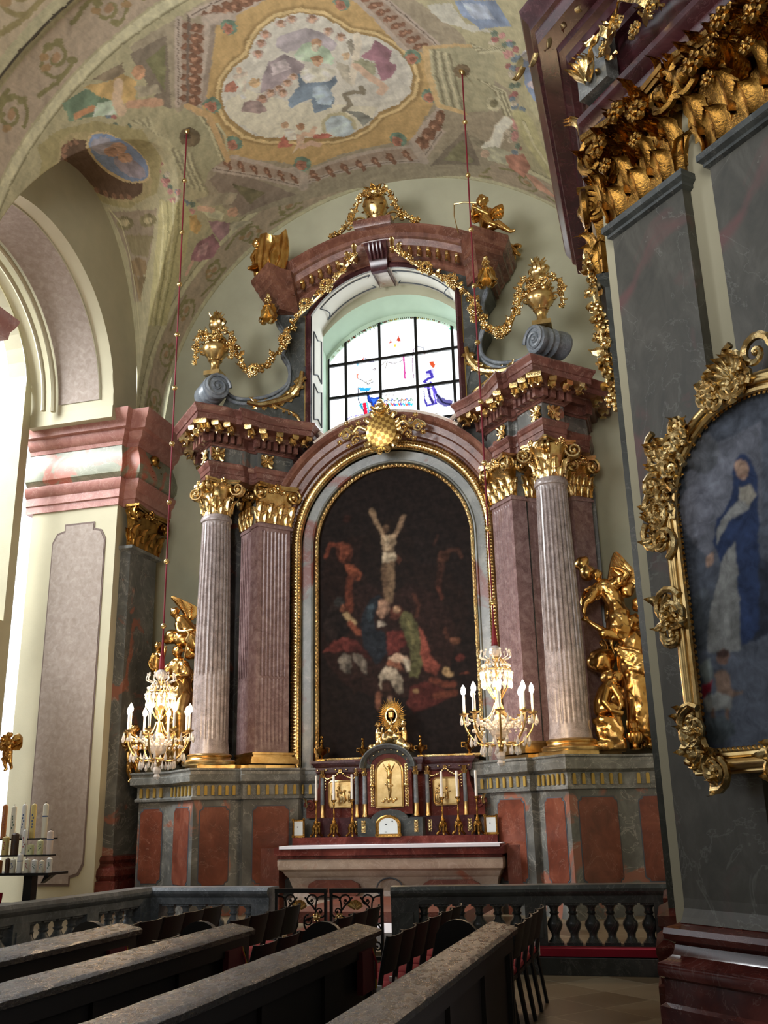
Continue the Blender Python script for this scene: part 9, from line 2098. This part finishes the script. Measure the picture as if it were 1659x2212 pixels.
# ================================================================ SAINT PAINTING ON THE PIER
t = thing('saint_painting', 'painting of a nun with a small angel in an ornate gilded frame, right pier', 'painting', tuple(dq(.95, .05, 1.9)))
tc_ = 1.42
cvs = Canvas(.5, 2.4, 1.95, 4.85, 240, 400, (78, 84, 96)); cvs.load(SIDEP)
cvs.C = np.clip(cvs.C*1.55, 0, .9); cvs.brush(.008, 14, 4, .16); cvs.blur(2)
cvs.mesh('painted_canvas', lambda U, V: (DP.x+D1.x*U+DN.x*.10, DP.y+D1.y*U+DN.y*.10, V), 'canvas', t, origin=tuple(dq(.95, .05, 1.9)), keep=lambda U, V: (np.abs(U-tc_) < .86) & ((V < 4.0) | (((U-tc_)/.86)**2+((V-4.0)/.72)**2 < 1)))
pth = [(tc_-.88, 2.0), (tc_-.88, 2.6), (tc_-.88, 3.4), (tc_-.88, 4.0)]+[(tc_-.88*cos(a), 4.0+.75*sin(a)) for a in np.linspace(.1, PI-.1, 26)]+[(tc_+.88, 4.0), (tc_+.88, 2.0), (tc_-.88, 2.0)]
mb = MB(); sq = lambda k, q: [(tc_+(a_-tc_)*k, 3.3+(z_-3.3)*q) for a_, z_ in pth]
mb.tube([tuple(dq(a_, .14, z_)) for a_, z_ in pth], .050, 10); mb.tube([tuple(dq(a_, .15, z_)) for a_, z_ in sq(.915, .95)], .030, 8)
mb.tube([tuple(dq(a_, .10, z_)) for a_, z_ in sq(1.06, 1.035)], .028, 8)
bd = sq(.885, .935)
for (a0, z0), (a1, z1) in zip(bd[:-1], bd[1:]):
    n = max(1, int(math.hypot(a1-a0, z1-z0)/.045))
    for k in range(n): f = k/n; mb.leaf(dq(a0+(a1-a0)*f, .14, z0+(z1-z0)*f), DN, (D1*(tc_-a0)+Vector((0, 0, 3.3-z0))).normalized(), .05, .045, .4, 1, 4, 3, side=DN.cross((D1*(tc_-a0)+Vector((0, 0, 3.3-z0))).normalized()))
mb.build('frame_moulding', 'gold_plain', t)
def rocaille(cx_, cz, sc, seed, n=5):
    mb = MB(); rnd = random.Random(seed)
    for k in range(n):
        a = rnd.uniform(-PI, PI); p = dq(cx_+rnd.uniform(-.5, .5)*sc, .2, cz+rnd.uniform(-1, 1)*sc)
        mb.spiral(p, D1*cos(a)+Vector((0, 0, 1))*sin(a), D1*-sin(a)+Vector((0, 0, 1))*cos(a), .11*(.7+.6*rnd.random()), 1.5, .030, 0, 18)
    for k in range(n*4):
        a = rnd.uniform(-PI, PI); v = Vector((0, 0, 1))*cos(a)+D1*sin(a); mb.leaf(dq(cx_+rnd.uniform(-.5, .5)*sc, .18, cz+rnd.uniform(-1, 1)*sc), DN, v, rnd.uniform(.10, .2), .09, .5, 2, 7, 5, side=DN.cross(v))
    return mb
for cx_, cz, sc, sd, lab in ((.60, 4.40, .16, 91, ''), (.74, 4.58, .13, 98, ''), (.50, 4.10, .16, 99, ''), (.47, 3.84, .12, 89, ''), (.47, 3.12, .15, 92, ''), (.58, 2.20, .15, 93, ''), (.72, 1.98, .10, 97, ''), (1.16, 4.80, .11, 94, ''), (1.42, 4.82, .14, 95, ''), (1.3, 1.98, .10, 96, '')):
    rocaille(cx_, cz, sc, sd, 5 if sc > .13 else 3).build('rocaille_ornament', 'gold', t)
mb = MB()
for k in range(7): a = -1.1+.36*k; v = Vector((0, 0, 1))*cos(a)+D1*sin(a); mb.leaf(dq(1.40, .2, 4.80), DN, v, .26, .12, .5, 2, 8, 5, side=DN.cross(v))
mb.spiral(dq(1.62, .2, 4.92), D1, (0, 0, 1), .14, 1.4, .035, 0, 18); mb.build('shell_crest', 'gold', t)
# ---------------------------------------------------------------- tidy
for o in bpy.data.objects:
    if '_o' in o: del o['_o']
